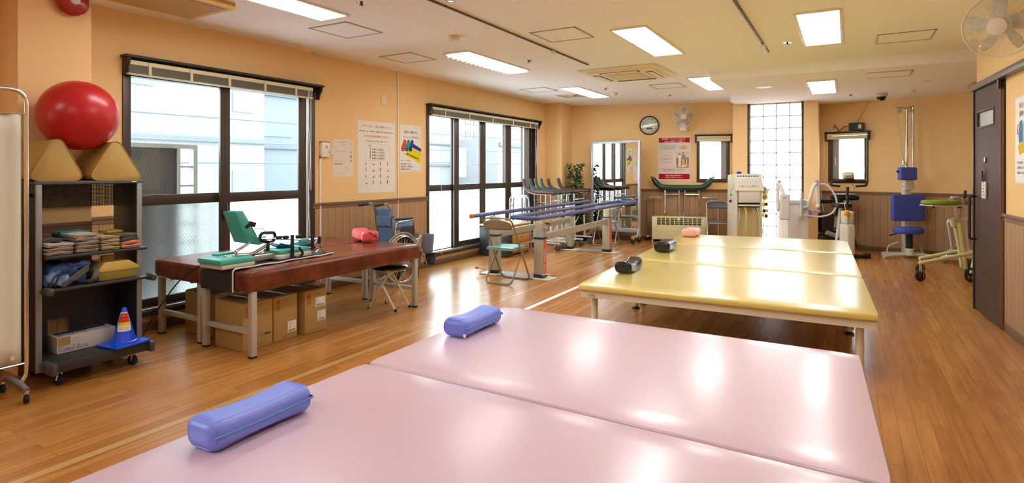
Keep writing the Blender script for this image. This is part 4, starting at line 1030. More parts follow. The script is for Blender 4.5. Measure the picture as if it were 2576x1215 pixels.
# ------------------------------------------------------------------ leg exercise machine on the brown benches
M_teal = mat('machine_teal', '#3c9f92', 0.35); M_tealg = mat('machine_teal_light', '#4fb3a6', 0.3); M_gbase = mat('machine_grey', '#c9c6b8', 0.45)
M_bluepad = mat('machine_blue_pad', '#1f74a8', 0.5); M_strap = mat('strap_black', '#141416', 0.8)
t = thing('leg_exercise_machine', 'teal leg exercise machine with boot, rods and straps on bench', 'exercise machine', (-3.86, 2.9, 0.61))
def Q(u, v, x=-3.86): p = PX(u, v, x); return (p[1], p[2])
def Q3(u, v, x=-3.86): return PX(u, v, x)
boot = [Q(*p) for p in ((575.8, 532.5), (597, 533), (619.3, 578), (629.8, 594), (639, 596), (652, 592), (655, 607), (636.4, 614.8), (623, 611), (604.8, 610), (592.3, 579.3))]
MB().prism(boot, -3.935, -3.925, 'x', 0.002).build('boot_side', M_teal, t, True); MB().prism(boot, -3.795, -3.785, 'x', 0.002).build('boot_side', M_teal, t, True)
bk = [Q(*p) for p in ((575.8, 532.5), (583, 532.5), (600, 578), (612, 606), (640, 606), (652, 601), (655, 607), (636.4, 614.8), (604.8, 610), (592.3, 579.3))]
MB().prism(bk, -3.926, -3.794, 'x', 0.002).build('boot_sole', M_tealg, t, True)
pd = [Q(*p) for p in ((583, 531), (600, 530), (636, 592), (630, 603), (610, 604), (599, 578))]
MB().prism(pd, -3.915, -3.805, 'x', 0.006).build('foot_pad', M_bluepad, t, True)
mb = MB(); a = Q3(617, 572, -3.80); b = Q3(640, 564, -3.80)
for (u0, v0, u1, v1, w_) in ((616, 574, 630, 562, 0.036), (630, 562, 643, 566, 0.034)):
    p0, p1 = Q3(u0, v0, -3.79), Q3(u1, v1, -3.79)
    ang_ = math.atan2(p1[2]-p0[2], p1[1]-p0[1]); ln_ = math.hypot(p1[1]-p0[1], p1[2]-p0[2])
    mb.box((-3.86, (p0[1]+p1[1])/2, (p0[2]+p1[2])/2), (0.15, ln_, w_), (ang_, 0, 0), 0.004)
mb.build('foot_strap', M_strap, t, True)
# coiled black cable around the ankle joint
mb = MB()
for k in range(3):
    c = Q3(673, 597, -3.80+0.012*k)
    mb.tube([(c[0], c[1]+(0.075-0.008*k)*math.cos(q*PI/10), c[2]+(0.045-0.006*k)*math.sin(q*PI/10)+0.006*math.sin(q)) for q in range(20)], 0.0065, 6, closed=True)
mb.build('coiled_cable', M_strap, t, True)
# rods
mb = MB()
for x in (-3.94, -3.78):
    mb.tube(cr([Q3(655, 600, x), Q3(700, 600, x), Q3(760, 603, x), Q3(800, 600, x)], 3), 0.009, 8)
mb.build('side_rod', M_chrome, t, True)
mb = MB()
for x in (-3.94, -3.78): mb.tube(fil([Q3(628, 611, x), Q3(592, 633, x), Q3(595, 641, x)], 0.03), 0.010, 8)
mb.build('boot_support', M_chrome, t, True)
MB().tube([Q3(592, 634, -3.94), Q3(592, 634, -3.78)], 0.012, 8).build('cross_bar', M_chrome, t, True)
mb = MB()
for x in (-3.94, -3.78): mb.tube(cr([Q3(596, 642, x), Q3(632, 639, x), Q3(655, 627, x), Q3(684, 609, x)], 4), 0.012, 8)
mb.build('lower_link', M_chrome, t, True)
mb = MB()
for x in (-3.94, -3.78): mb.tube([Q3(730, 618, x), Q3(782, 624, x), Q3(800, 604, x)], 0.008, 8); mb.tube([Q3(792, 622, x), Q3(803, 625, x), Q3(795, 636, x)], 0.008, 8)
mb.build('rear_link', M_chrome, t, True)
for (u, v) in ((700, 598), (718, 597), (752, 595)):
    for x in (-3.94, -3.78): MB().box(Q3(u, v, x), (0.03, 0.05, 0.026), bev=0.006).build('clamp', M_black, t, True)
MB().box(Q3(674, 622, -3.77), (0.022, 0.022, 0.055), bev=0.006).build('lock_knob', M_black, t, True)
for (u, x) in ((765, -3.78), (765, -3.94)): MB().rbox(Q3(u, 606, x), (0.035, 0.085, 0.045), 0.016, 5).build('thigh_knob', M_tealg, t, True)
mb = MB().grid(lambda a, b: (-3.935+0.15*b, Q(690+85*a, 608)[0], Q(690+85*a, 610+7*math.sin(PI*min(1, a*1.1)))[1]-0.03*math.sin(PI*b)), 10, 8)
mb.build('thigh_sling', M_bluepad, t, True, solid=0.006)
for u in (735, 786, 803):
    x = -3.725; top = Q3(u, 594 if u < 790 else 598, x); bot = Q3(u+(0 if u < 790 else 4), 648 if u == 735 else (628 if u < 800 else 612), x)
    MB().bx(x-0.002, x+0.004, top[1]-0.016, top[1]+0.016, bot[2], top[2]+0.01, 0.001).build('strap', M_strap, t, True)
MB().tube(cr([Q3(735, 646, -3.72), Q3(752, 648, -3.715), Q3(761, 636, -3.71), Q3(752, 622, -3.72)], 6), [0.010]*19, 6).build('strap_loop', M_strap, t, True)
MB().tube(cr([Q3(804, 604, -3.725), Q3(806, 622, -3.72), Q3(812, 632, -3.715), Q3(820, 636, -3.71)], 5), 0.003, 5).build('loose_strap', M_strap, t, True)
# track and housings
z0 = 0.612
mb = MB(); mb.bx(-3.90, -3.80, 2.62, 3.05, z0+0.012, z0+0.055, 0.008); mb.build('track', mat('track_silver', '#b9b6ac', 0.3, metal=0.6), t, True)
mb = MB(); mb.bx(-3.875, -3.825, 2.62, 3.0, z0+0.05, z0+0.060); mb.build('track_groove', M_black, t, True)
MB().rbox((-3.85, 3.08, z0+0.022), (0.22, 0.32, 0.044), 0.016, 6).build('rear_base', M_gbase, t, True)
MB().rbox((-3.85, 3.08, z0+0.060), (0.20, 0.29, 0.045), 0.02, 6).build('rear_cover', M_tealg, t, True)
mb = MB(); mb.bx(-3.98, -3.71, 2.44, 2.70, z0, z0+0.035, 0.012); mb.build('front_base', M_gbase, t, True)
MB().rbox((-3.845, 2.56, z0+0.052), (0.275, 0.27, 0.048), 0.018, 8, lambda a, b, c: (0, 0, (-0.012 if (abs(a-0.12) < 0.24 and b > -0.1) else 0.0) if c > 0 else 0)).build('front_cover', M_tealg, t, True)
MB().box((-3.94, 2.60, z0+0.082), (0.055, 0.15, 0.016), (0, 0, 0.1), 0.006).build('grip', M_tealg, t, True)
for (x, y) in ((-3.80, 2.52), (-3.775, 2.57)): MB().lathe([(0.009, 0), (0.009, 0.02), (0.006, 0.024), (0.001, 0.024)], (x, y, z0+0.07), None, 10).build('control_knob', M_chrome, t, True)
MB().tube(cr([(-3.75, 2.66, z0+0.05), (-3.76, 2.80, z0+0.09), (-3.79, 2.90, z0+0.14), Q3(683, 612, -3.79)], 5), 0.003, 5).build('wire', M_strap, t, True)
MB().tube(cr([Q3(637, 590, -3.86), Q3(642, 575, -3.86), Q3(660, 575, -3.84), Q3(672, 588, -3.82)], 6), 0.0025, 5).build('wire', M_strap, t, True)
# black mat underneath, hanging over the bench end
t = thing('rubber_mat', 'black mat with white edge under the leg machine, hanging down', 'mat', (-3.86, 2.9, 0.602))
prof = fil([(0, 2.505, 0.45), (0, 2.505, 0.609), (0, 3.42, 0.611)], 0.03, 6)
def matp(a, b):
    k = a*(len(prof)-1); i = min(int(k), len(prof)-2); p = prof[i].lerp(prof[i+1], k-i)
    wv = 0.006*math.sin(18*p.y) if b > 0.9 and p.y > 2.6 else 0
    return (-4.06+0.37*b+wv, p.y, p.z)
MB().grid(matp, 60, 10).build('sheet', mat('mat_rubber', '#2b2a29', 0.75), t, True, solid=0.003)
MB().tube([(-3.69+0.007*math.sin(18*p.y)*(p.y > 2.6), p.y, p.z+0.003+0.002*math.sin(30*p.y)) for p in [Vector(prof[0]).lerp(prof[1], k/6) for k in range(6)]+prof[1:-1]+[prof[-2].lerp(prof[-1], k/24) for k in range(25)]], 0.0055, 6).build('white_edge', mat('mat_edge', '#d4d3cd', 0.6), t, True)
tag(MB().tube(cr([(-3.98, 2.47, 0.625), (-4.03, 2.45, 0.60), (-4.16, 2.40, 0.50), (-4.28, 2.32, 0.30), (-4.42, 2.30, 0.12), (-4.55, 2.32, 0.02), (-4.68, 2.36, 0.006), (-4.80, 2.40, 0.006)], 6), 0.005, 6).build('power_cable', M_black), 'black power cable drooping from the leg machine to the floor', 'cable')
# coral pillow on the benches
t = bolster('coral red block pillow at the far end of brown benches', -4.135, 4.235, rad(61), 0.607, vinyl('coral_vinyl', '#e2535a', 0.28, (50, 0.06), coat=0.3), (0.17, 0.40, 0.115), 0.016)
MB().box((0.02, -0.201, 0.07), (0.10, 0.004, 0.012), (0, 0.6, 0), 0.001).build('seam_slit', mat('coral_dark', '#7d2327', 0.6), t)
MB().tube([(-0.06, -0.201, 0.02), (0.04, -0.203, 0.075), (0.07, -0.201, 0.03)], 0.0025, 5).build('seam', mat('coral_seam', '#b63c43', 0.5), t)

# ------------------------------------------------------------------ cartons under the benches
M_card = mat('cardboard', '#ad8c52', 0.8, bump=(70, 0.05)); M_tape = mat('carton_tape', '#8d8579', 0.3)
def carton(label, x0, x1, y0, y1, h, marks):
    t = thing('cardboard_box', label, 'cardboard box', ((x0+x1)/2, (y0+y1)/2, 0), 0, 'cardboard boxes under the benches')
    MB().bx(x0, x1, y0, y1, 0.002, h, 0.003).build('box', M_card, t, True)
    mb = MB(); mb.box(((x0+x1)/2, (y0+y1)/2-(y1-y0)*0.24, h+0.006), (x1-x0-0.01, (y1-y0)*0.48, 0.003), (0.04, 0, 0)); mb.box(((x0+x1)/2, (y0+y1)/2+(y1-y0)*0.24, h+0.004), (x1-x0-0.01, (y1-y0)*0.48, 0.003), (-0.03, 0, 0))
    mb.build('flap', M_card, t, True)
    MB().box(((x0+x1)/2, (y0+y1)/2, h+0.0075), (x1-x0, 0.05, 0.001)).build('tape', M_tape, t, True)
    if marks:
        w, hh = y1-y0, h; F = lambda a, b: (x1+0.0015, y0+a, b); mb = MB()
        def r(a0, b0, a1, b1): mb.quad(F(a0, b0), F(a1, b0), F(a1, b1), F(a0, b1))
        mb.slot(0)
        for zc in (0.0, 0.048):
            a, b = 0.022, hh-0.105+zc
            for q in ((a, b, a+0.036, b+0.003), (a, b+0.039, a+0.036, b+0.042), (a, b, a+0.003, b+0.042), (a+0.033, b, a+0.036, b+0.042)): r(*q)
            if zc: mb.add([F(a+0.010, b+0.008), F(a+0.026, b+0.008), F(a+0.028, b+0.022), F(a+0.018, b+0.034), F(a+0.008, b+0.022)], [[0, 1, 2, 3, 4]])
            else:
                for q in (0.010, 0.022): r(a+q, b+0.008, a+q+0.005, b+0.030); mb.add([F(a+q-0.003, b+0.026), F(a+q+0.008, b+0.026), F(a+q+0.0025, b+0.035)], [[0, 1, 2]])
        mb.slot(1)
        for (bz) in (0.012, hh-0.045):
            for k in range(4): mb.add([F(w*0.42+0.018*k, bz+0.012*(k % 2)), F(w*0.42+0.018*k+0.004, bz+0.012*(k % 2)), F(w*0.42+0.018*k-0.006, bz+0.016+0.012*(k % 2)), F(w*0.42+0.018*k-0.010, bz+0.016+0.012*(k % 2))], [[0, 1, 2, 3]])
        if 'w' in marks:
            put_text(mb, 'シート 防水', lambda a, b: F(w*0.42+a, 0.085+b), 0.016, 0.07); r(w*0.72, 0.085, w*0.92, 0.098)
        mb.build('box_print', [ink('#c23a2c'), ink('#55492f')], t, True, smooth=False)
        for m_ in marks:
            if m_ == 'w': continue
            a0, b0, a1, b1 = m_; lb = MB(); L_ = lambda a, b, o=0.002: (x1+o, y0+a, b)
            lb.slot(0).quad(L_(a0, b0), L_(a1, b0), L_(a1, b1), L_(a0, b1)); lb.slot(1); rnd = random.Random(int(a0*1e4+b0*1e3))
            p = a0+0.008
            while p < a1-0.012:
                q = rnd.choice((0.002, 0.004, 0.006)); lb.quad(L_(p, b0+0.006, .0026), L_(p+q, b0+0.006, .0026), L_(p+q, b0+0.020, .0026), L_(p, b0+0.020, .0026)); p += q+rnd.choice((0.002, 0.003))
            for k in range(5): lb.quad(L_(a0+0.008, b1-0.014-0.010*k, .0026), L_(a0+0.02+rnd.random()*0.03, b1-0.014-0.010*k, .0026), L_(a0+0.02+0.015, b1-0.012-0.010*k, .0026), L_(a0+0.008, b1-0.012-0.010*k, .0026))
            lb.build('shipping_label', [M_paper, ink('#5d5a58')], t, True, smooth=False)
carton('cardboard box at the near end, behind the front bench leg', -4.06, -3.735, 2.615, 2.862, 0.342, ['w'])
carton('cardboard box with one shipping label, in the middle of the three', -4.06, -3.735, 2.872, 3.088, 0.338, [(0.125, 0.05, 0.205, 0.135)])
carton('cardboard box with two shipping labels, farthest of the front three', -4.06, -3.705, 3.135, 3.358, 0.336, [(0.105, 0.20, 0.205, 0.275), (0.125, 0.085, 0.208, 0.165)])
carton('plain cardboard box by the wall under the inner bench', -4.62, -4.19, 2.72, 3.02, 0.335, [])
# ------------------------------------------------------------------ folding stool
t = thing('folding_stool', 'round black folding stool with cream crossed legs under bench end', 'stool', (-3.745, 4.165, 0))
MB().lathe([(0.001, 0.372), (0.15, 0.372), (0.168, 0.378), (0.17, 0.392), (0.155, 0.404), (0.001, 0.41)], (0, 0, 0), None, 36).build('seat', vinyl('stool_vinyl', '#141416', 0.18), t)
for nm, sg in (('leg_frame', 1), ('leg_frame', -1)):
    yy = 0.118 if sg > 0 else 0.10
    f = MB().tube(fil([(-0.15*sg, -yy, 0.012), (0.10*sg, -yy, 0.362), (0.10*sg, yy, 0.362), (-0.15*sg, yy, 0.012)], 0.05, 6), 0.0115, 9).build(nm, M_frame, t)
    for y in (-yy, yy): MB().lathe([(0.0135, 0.0), (0.0135, 0.025), (0.001, 0.026)], (-0.155*sg, y, 0), None, 10).build('foot_cap', M_rubber, f)

# ------------------------------------------------------------------ folded wheelchair
t = thing('wheelchair', 'folded wheelchair with blue seat cloth beside the far bench end', 'wheelchair', (-4.52, 5.0, 0))
M_wcl = mat('wheelchair_cloth', '#5f7fa3', 0.75, bump=(150, 0.2)); M_wt = mat('wheelchair_tyre', '#7f7d68', 0.7)
for x in (-4.69, -4.335):
    w_ = MB(); w_.ring((x, 5.02, 0.305), 0.288, 0.017, (0, PI/2, 0), 40, 10); w_ = w_.build('big_wheel', M_wt, t, True)
    MB().ring((x, 5.02, 0.305), 0.266, 0.010, (0, PI/2, 0), 40, 8).build('rim', M_alu, w_, True)
    mb = MB(); mb.cyl((x-0.03, 5.02, 0.305), (x+0.03, 5.02, 0.305), 0.018)
    for k in range(28):
        q = 2*PI*k/28; mb.tube([(x+0.02*(-1)**k, 5.02+0.016*math.cos(q+0.5), 0.305+0.016*math.sin(q+0.5)), (x, 5.02+0.262*math.cos(q), 0.305+0.262*math.sin(q))], 0.0016, 4)
    mb.build('spokes', M_alu, w_, True)
    if x > -4.5: MB().ring((x+0.032, 5.02, 0.305), 0.255, 0.008, (0, PI/2, 0), 40, 8).build('hand_rim', M_chrome, w_, True)
for x in (-4.63, -4.40):
    MB().tube(fil([(x, 5.28, 0.40), (x, 4.96, 0.42), (x, 4.90, 0.86), (x, 4.86, 0.93), (x, 4.72, 0.93)], 0.05), 0.0115, 8).build('back_post', M_chrome, t, True)
    MB().tube([(x, 4.79, 0.93), (x, 4.66, 0.922), (x, 4.65, 0.922)], [0.015, 0.019, 0.014], 10).build('grip', M_black, t, True)
    MB().tube(fil([(x+0.03 if x > -4.5 else x-0.03, 4.93, 0.42), (x+0.03 if x > -4.5 else x-0.03, 4.96, 0.72), (x+0.03 if x > -4.5 else x-0.03, 5.26, 0.735), (x+0.03 if x > -4.5 else x-0.03, 5.30, 0.42)], 0.05), 0.0105, 8).build('arm_frame', M_chrome, t, True)
    MB().rbox((x+0.03 if x > -4.5 else x-0.03, 5.10, 0.75), (0.05, 0.28, 0.028), 0.013, 5).build('armrest', M_black, t, True)
    MB().prism([(4.97, 0.46), (5.28, 0.46), (5.26, 0.66), (5.05, 0.66)], x+0.022 if x > -4.5 else x-0.028, x+0.028 if x > -4.5 else x-0.022, 'x', 0.002).build('skirt_guard', mat('skirt_plum', '#2a2229', 0.4), t, True)
    MB().tube(fil([(x, 5.25, 0.42), (x, 5.42, 0.40), (x+0.02, 5.52, 0.18)], 0.05), 0.010, 8).build('front_tube', M_chrome, t, True)
    fr_ = MB().tube([(x, 5.32, 0.40), (x, 5.34, 0.16)], 0.010, 8).build('caster', M_chrome, t, True)
    MB().lathe([(0.001, -0.014), (0.055, -0.014), (0.072, -0.008), (0.072, 0.008), (0.055, 0.014), (0.001, 0.014)], (x, 5.31, 0.072), (0, PI/2, 0), 24).build('wheel', M_rubber, fr_, True)
for (zz0, zz1, dy) in ((0.78, 0.87, 0), (0.67, 0.79, 0.012), (0.44, 0.68, 0.0)):
    MB().grid(lambda a, b: (-4.635+0.24*a, 4.905+0.05*math.sin(PI*a)*(0.6 if dy else 1)-dy+(0.87-(zz0+(zz1-zz0)*b))*0.14, zz0+(zz1-zz0)*b), 12, 6).build('back_cloth', M_wcl, t, True, solid=0.012)
MB().rbox((-4.402, 4.915, 0.825), (0.035, 0.05, 0.10), 0.014, 5).build('post_sleeve', M_wcl, t, True)
MB().grid(lambda a, b: (-4.60+0.17*a, 4.98+0.33*b, 0.62+0.10*math.sin(PI*a)+0.02*b), 10, 8).build('seat_cloth', M_wcl, t, True, solid=0.012)
for x in (-4.375, -4.60):
    MB().rbox((x, 5.53, 0.42), (0.15, 0.035, 0.24), 0.016, 7, None, (-0.25, 0, 0.25)).build('calf_pad', mat('calf_grey', '#6f7684', 0.5), t, True)
    MB().box((x+0.01, 5.57, 0.235), (0.13, 0.03, 0.15), (-0.35, 0, 0.25), 0.006).build('footplate', M_black, t, True)
mb = MB(); mb.tube([(-4.62, 5.0, 0.2), (-4.41, 5.2, 0.42)], 0.010, 8); mb.tube([(-4.41, 5.0, 0.2), (-4.62, 5.2, 0.42)], 0.010, 8); mb.build('cross_brace', M_chrome, t, True)
mb = MB(); mb.box((-4.36, 5.30, 0.46), (0.04, 0.05, 0.09), bev=0.008); mb.tube([(-4.35, 5.30, 0.48), (-4.34, 5.36, 0.54)], 0.008, 6); mb.build('brake', M_alu, t, True)

# ------------------------------------------------------------------ things on the left wall
LW = rad(90)
def on_left(name, label, cat, y, z, group=None): return thing(name, label, cat, (XL, y, z), LW, group)
def sheet(t, w, h, m=M_paper, curl=0.0, th=0.0012):
    return MB().bx(0, w, -0.0011, -0.0001, -h, 0).build('sheet', m, t, smooth=False)
t = on_left('wall_phone_box', 'white wall unit with paper note at the top of cable duct', 'wall unit', 4.339, 1.61)
MB().rbox((0.065, -0.02, -0.085), (0.115, 0.04, 0.16), 0.012, 5).build('body', M_white, t)
MB().bx(0.005, 0.125, -0.035, 0, -0.006, 0.002, 0.002).build('top_cap', M_black, t)
mb = MB(); [mb.bx(0.06, 0.085, -0.0415, -0.040, -0.045-0.006*k, -0.042-0.006*k) for k in range(5)]; mb.build('grille', ink('#6a6a68'), t)
MB().bx(0.085, 0.155, -0.044, -0.0425, -0.135, -0.085).build('note', M_paper, t)
mb = MB(); [mb.bx(0.092, 0.14, -0.0448, -0.0443, -0.10-0.012*k, -0.097-0.012*k) for k in range(3)]; mb.build('note_print', ink('#66625c'), t)
MB().tube([(0.01, -0.01, -0.15), (-0.005, -0.02, -0.16), (0.012, -0.008, -0.185)], 0.005, 6).build('cable', M_black, t)
tag(MB().bx(XL, XL+0.016, 4.342, 4.362, 0.10, 1.43, 0.004).build('cable_duct', M_white), 'white cable duct running down from the wall unit', 'cable duct')
tag(MB().bx(XL, XL+0.014, 5.588, 5.606, 0.66, ZC, 0.004).build('cable_duct', M_white), 'long white cable duct between the two right posters', 'cable duct')
t = on_left('blank_plate', 'cream blank wall plate above the big exercise poster', 'wall plate', 5.295, 2.224); MB().rbox((0.042, -0.005, -0.058), (0.084, 0.01, 0.117), 0.004, 4).build('plate', M_cream, t)
t = on_left('outlet_box', 'small black socket behind the wheelchair under the duct', 'socket', 5.565, 0.665); MB().rbox((0.032, -0.015, -0.05), (0.065, 0.03, 0.09), 0.006, 4).build('body', M_dgrey, t)

RED, BLK, GRY = '#c9402f', '#3a3735', '#8a8580'
t = on_left('poster', 'small pale locomotive check sheet with vertical red lettering', 'poster', 4.533, 1.65, 'posters on the left wall'); w, h = 0.306, 0.416
sheet(t, w, h, mat('paper_cream', '#e3d9c8', 0.7))
els = [('t', '#b8564d', 'ロコモ検査のご案内', 0.2, 0.085, 0.03, 'l', 0.5), ('t', GRY, '下肢筋力　歩幅を調べます', 0.16, 0.335, 0.022, 'l', 0.58), ('t', GRY, '移動機能の低下が進行しています', 0.10, 0.60, 0.02, 'l', 0.52),
       ('r', '#b1302a', (0.07, 0.655, 0.47, 0.672)), ('r', '#cfc0b4', (0.06, 0.30, 0.065, 0.5)), ('p', '#b1302a', [(0.60, 0.75), (0.63, 0.74), (0.64, 0.77)]), ('p', '#7b3a33', [(0.66, 0.77), (0.71, 0.755), (0.70, 0.79)]), ('t', '#c88b84', 'ご相談はスタッフまで', 0.06, 0.92, 0.02, 'l', 0.5), ('t', GRY, '足腰の健康', 0.42, 0.16, 0.02, 'l', 0.2)]
for k, (c_, co_) in enumerate((('ロ', '#d8a39a'), ('コ', '#b8a9a4'), ('モ', '#b8796f'), ('度', '#a8423c'), ('3', '#96252a'))): els.append(('t', co_, c_, 0.82, 0.15+0.115*k if k else 0.14, 0.085, 'l', 0.12 if c_ != '3' else 0.085))
els += [('r', '#d8cfc2', (0.08+0.02*j, 0.70+0.03*j, 0.4, 0.704+0.03*j)) for j in range(5)]
printed(t, 'lettering', w, h, els)
t = on_left('poster', 'big white exercise poster with rows of small figures', 'poster', 4.911, 1.889, 'posters on the left wall'); w, h = 0.634, 0.852
sheet(t, w, h)
els = [('t', RED, 'セラバンドを使って安全に運動しましょう！', 0.5, 0.085, 0.034, 'c', 0.82), ('t', BLK, '筋力維持・向上、柔軟性・可動域の改善、関節の安定化 etc', 0.5, 0.155, 0.024, 'c', 0.92), ('t', RED, 'さまざまな効果が期待できます！！', 0.5, 0.225, 0.034, 'c', 0.7), ('t', BLK, '（体力にあわせて強さも選べます）', 0.5, 0.29, 0.024, 'c', 0.55)]
for q in ((0.20, 0.315, 0.86, 0.318), (0.20, 0.545, 0.86, 0.548), (0.20, 0.315, 0.204, 0.548), (0.856, 0.315, 0.86, 0.548)): els.append(('r', '#b8b2aa', q))
els += [('t', BLK, '強さ', 0.28, 0.355, 0.024, 'l', 0.07), ('t', BLK, '弱', 0.30, 0.395, 0.022, 'l', 0.035), ('t', BLK, '強', 0.30, 0.52, 0.022, 'l', 0.035), ('r', BLK, (0.312, 0.41, 0.326, 0.495))]
for k, (c_, tx) in enumerate((('#b3242a', '赤色 ￥900(税込)'), ('#2f7a56', '緑色 ￥1,000(税込)'), ('#2b3f86', '青色 ￥1,100(税込)'), ('#2a2a2a', '黒色 ￥1,800(税込)'))):
    zz = 0.40+0.042*k; els += [('p', c_, [(0.385+0.014*math.cos(q*PI/4), zz-0.008+0.0105*math.sin(q*PI/4)) for q in range(8)]), ('t', BLK, tx, 0.41, zz, 0.024, 'l', 0.30 if k else 0.27), ('r', BLK, (0.41, zz+0.006, 0.71 if k else 0.68, zz+0.008))]
def figure(x, z, s, pose):
    P_ = lambda a, b: (x+a*s*0.0134/ 0.01*0.1, z+b*s*0.1)
    def limb(a, b, wd, c_):
        dx, dy = b[0]-a[0], b[1]-a[1]; L_ = math.hypot(dx, dy) or 1; nx, ny = -dy/L_*wd, dx/L_*wd
        els.append(('p', c_, [P_(a[0]+nx, a[1]+ny), P_(b[0]+nx, b[1]+ny), P_(b[0]-nx, b[1]-ny), P_(a[0]-nx, a[1]-ny)]))
    if pose == 0: hd, nk, hp, f1, f2, h1 = (0, -0.4), (0, -0.3), (0, 0), (-0.12, 0.4), (0.12, 0.4), (0.2, -0.5)
    elif pose == 1: hd, nk, hp, f1, f2, h1 = (0.4, 0.02), (0.3, 0.05), (0, 0.12), (-0.35, 0.2), (0.05, -0.3), (0.45, 0.2)
    elif pose == 2: hd, nk, hp, f1, f2, h1 = (0, -0.4), (0, -0.28), (0, 0.05), (-0.25, 0.4), (0.25, 0.4), (-0.1, -0.55)
    else: hd, nk, hp, f1, f2, h1 = (-0.05, -0.35), (0, -0.25), (0.05, 0.1), (-0.2, 0.15), (-0.2, 0.4), (0.2, -0.1)
    limb(hp, f1, 0.03, '#b9b3ac'); limb(hp, f2, 0.03, '#b9b3ac'); limb(nk, hp, 0.075, '#c14038'); limb((hp[0]*0.8+nk[0]*0.2, hp[1]*0.8+nk[1]*0.2), (hp[0]*1.3+f1[0]*0.1, hp[1]*1.1+f1[1]*0.2), 0.085, '#2a2422'); limb(nk, h1, 0.022, '#c88a72')
    els.append(('p', '#7a4a3c', [P_(hd[0]+0.06*math.cos(q*PI/3), hd[1]+0.06*math.sin(q*PI/3)) for q in range(6)]))
poses = [[3, 1, 2, 2], [0, 1, 0, 1], [2, 1, 0, 1], [1, 0, 3, 2]]
for i in range(4):
    for j in range(4): figure(0.20+0.195*j, 0.60+0.088*i, 0.75, poses[i][j])
printed(t, 'lettering', w, h, els)
t = on_left('poster', 'poster with coloured exercise band rolls beside the far window', 'poster', 5.638, 1.887, 'posters on the left wall'); w, h = 0.432, 0.605
sheet(t, w, h)
els = [('t', BLK, '毎日の動きを、', 0.20, 0.175, 0.062, 'l', 0.63), ('t', BLK, 'もっとしなやかに。', 0.16, 0.28, 0.06, 'l', 0.78)]
els += [('p', '#e8cf2c', [(0.18, 0.62), (0.58, 0.49), (0.99, 0.575), (0.95, 0.825)]), ('p', '#33428c', [(0.50, 0.36), (0.99, 0.495), (0.99, 0.565), (0.56, 0.47)])]
for k, (c1, c2) in enumerate((('#d8564c', '#a2342f'), ('#2f9a72', '#1e6b4e'), ('#3c4c9c', '#28346f'))):
    x = 0.06+0.165*k; els += [('p', c1, [(x, 0.50), (x+0.12, 0.32), (x+0.19, 0.31), (x+0.24, 0.345), (x+0.15, 0.555), (x+0.05, 0.56)]), ('p', c2, [(x+0.08+0.075*math.cos(q*PI/5), 0.53+0.035*math.sin(q*PI/5)) for q in range(10)]), ('p', '#d9a58e' if k == 0 else c1, [(x+0.08+0.03*math.cos(q*PI/5), 0.53+0.014*math.sin(q*PI/5)) for q in range(10)])]
els += [('t', BLK, 'セラバンド販売中', 0.03, 0.77, 0.03, 'l', 0.45), ('t', BLK, '○筋力維持・向上', 0.02, 0.845, 0.036, 'l', 0.5), ('t', BLK, '○柔軟性・可動域向上', 0.02, 0.90, 0.036, 'l', 0.6), ('t', BLK, '○関節の安定化', 0.02, 0.955, 0.036, 'l', 0.45), ('t', GRY, '詳しくはスタッフまで', 0.5, 0.985, 0.016, 'l', 0.4)]
o = printed(t, 'lettering', w, h, els)
mb = MB(); ca_, sa_ = math.cos(-0.27), math.sin(-0.27)
put_text(mb, '◆THERABAND', lambda a, b: (0.30*w+a*ca_-b*sa_, -0.0035, -0.63*h+a*sa_+b*ca_), 0.036, 0.25); mb.build('lettering', ink('#3d4a52'), t, smooth=False)

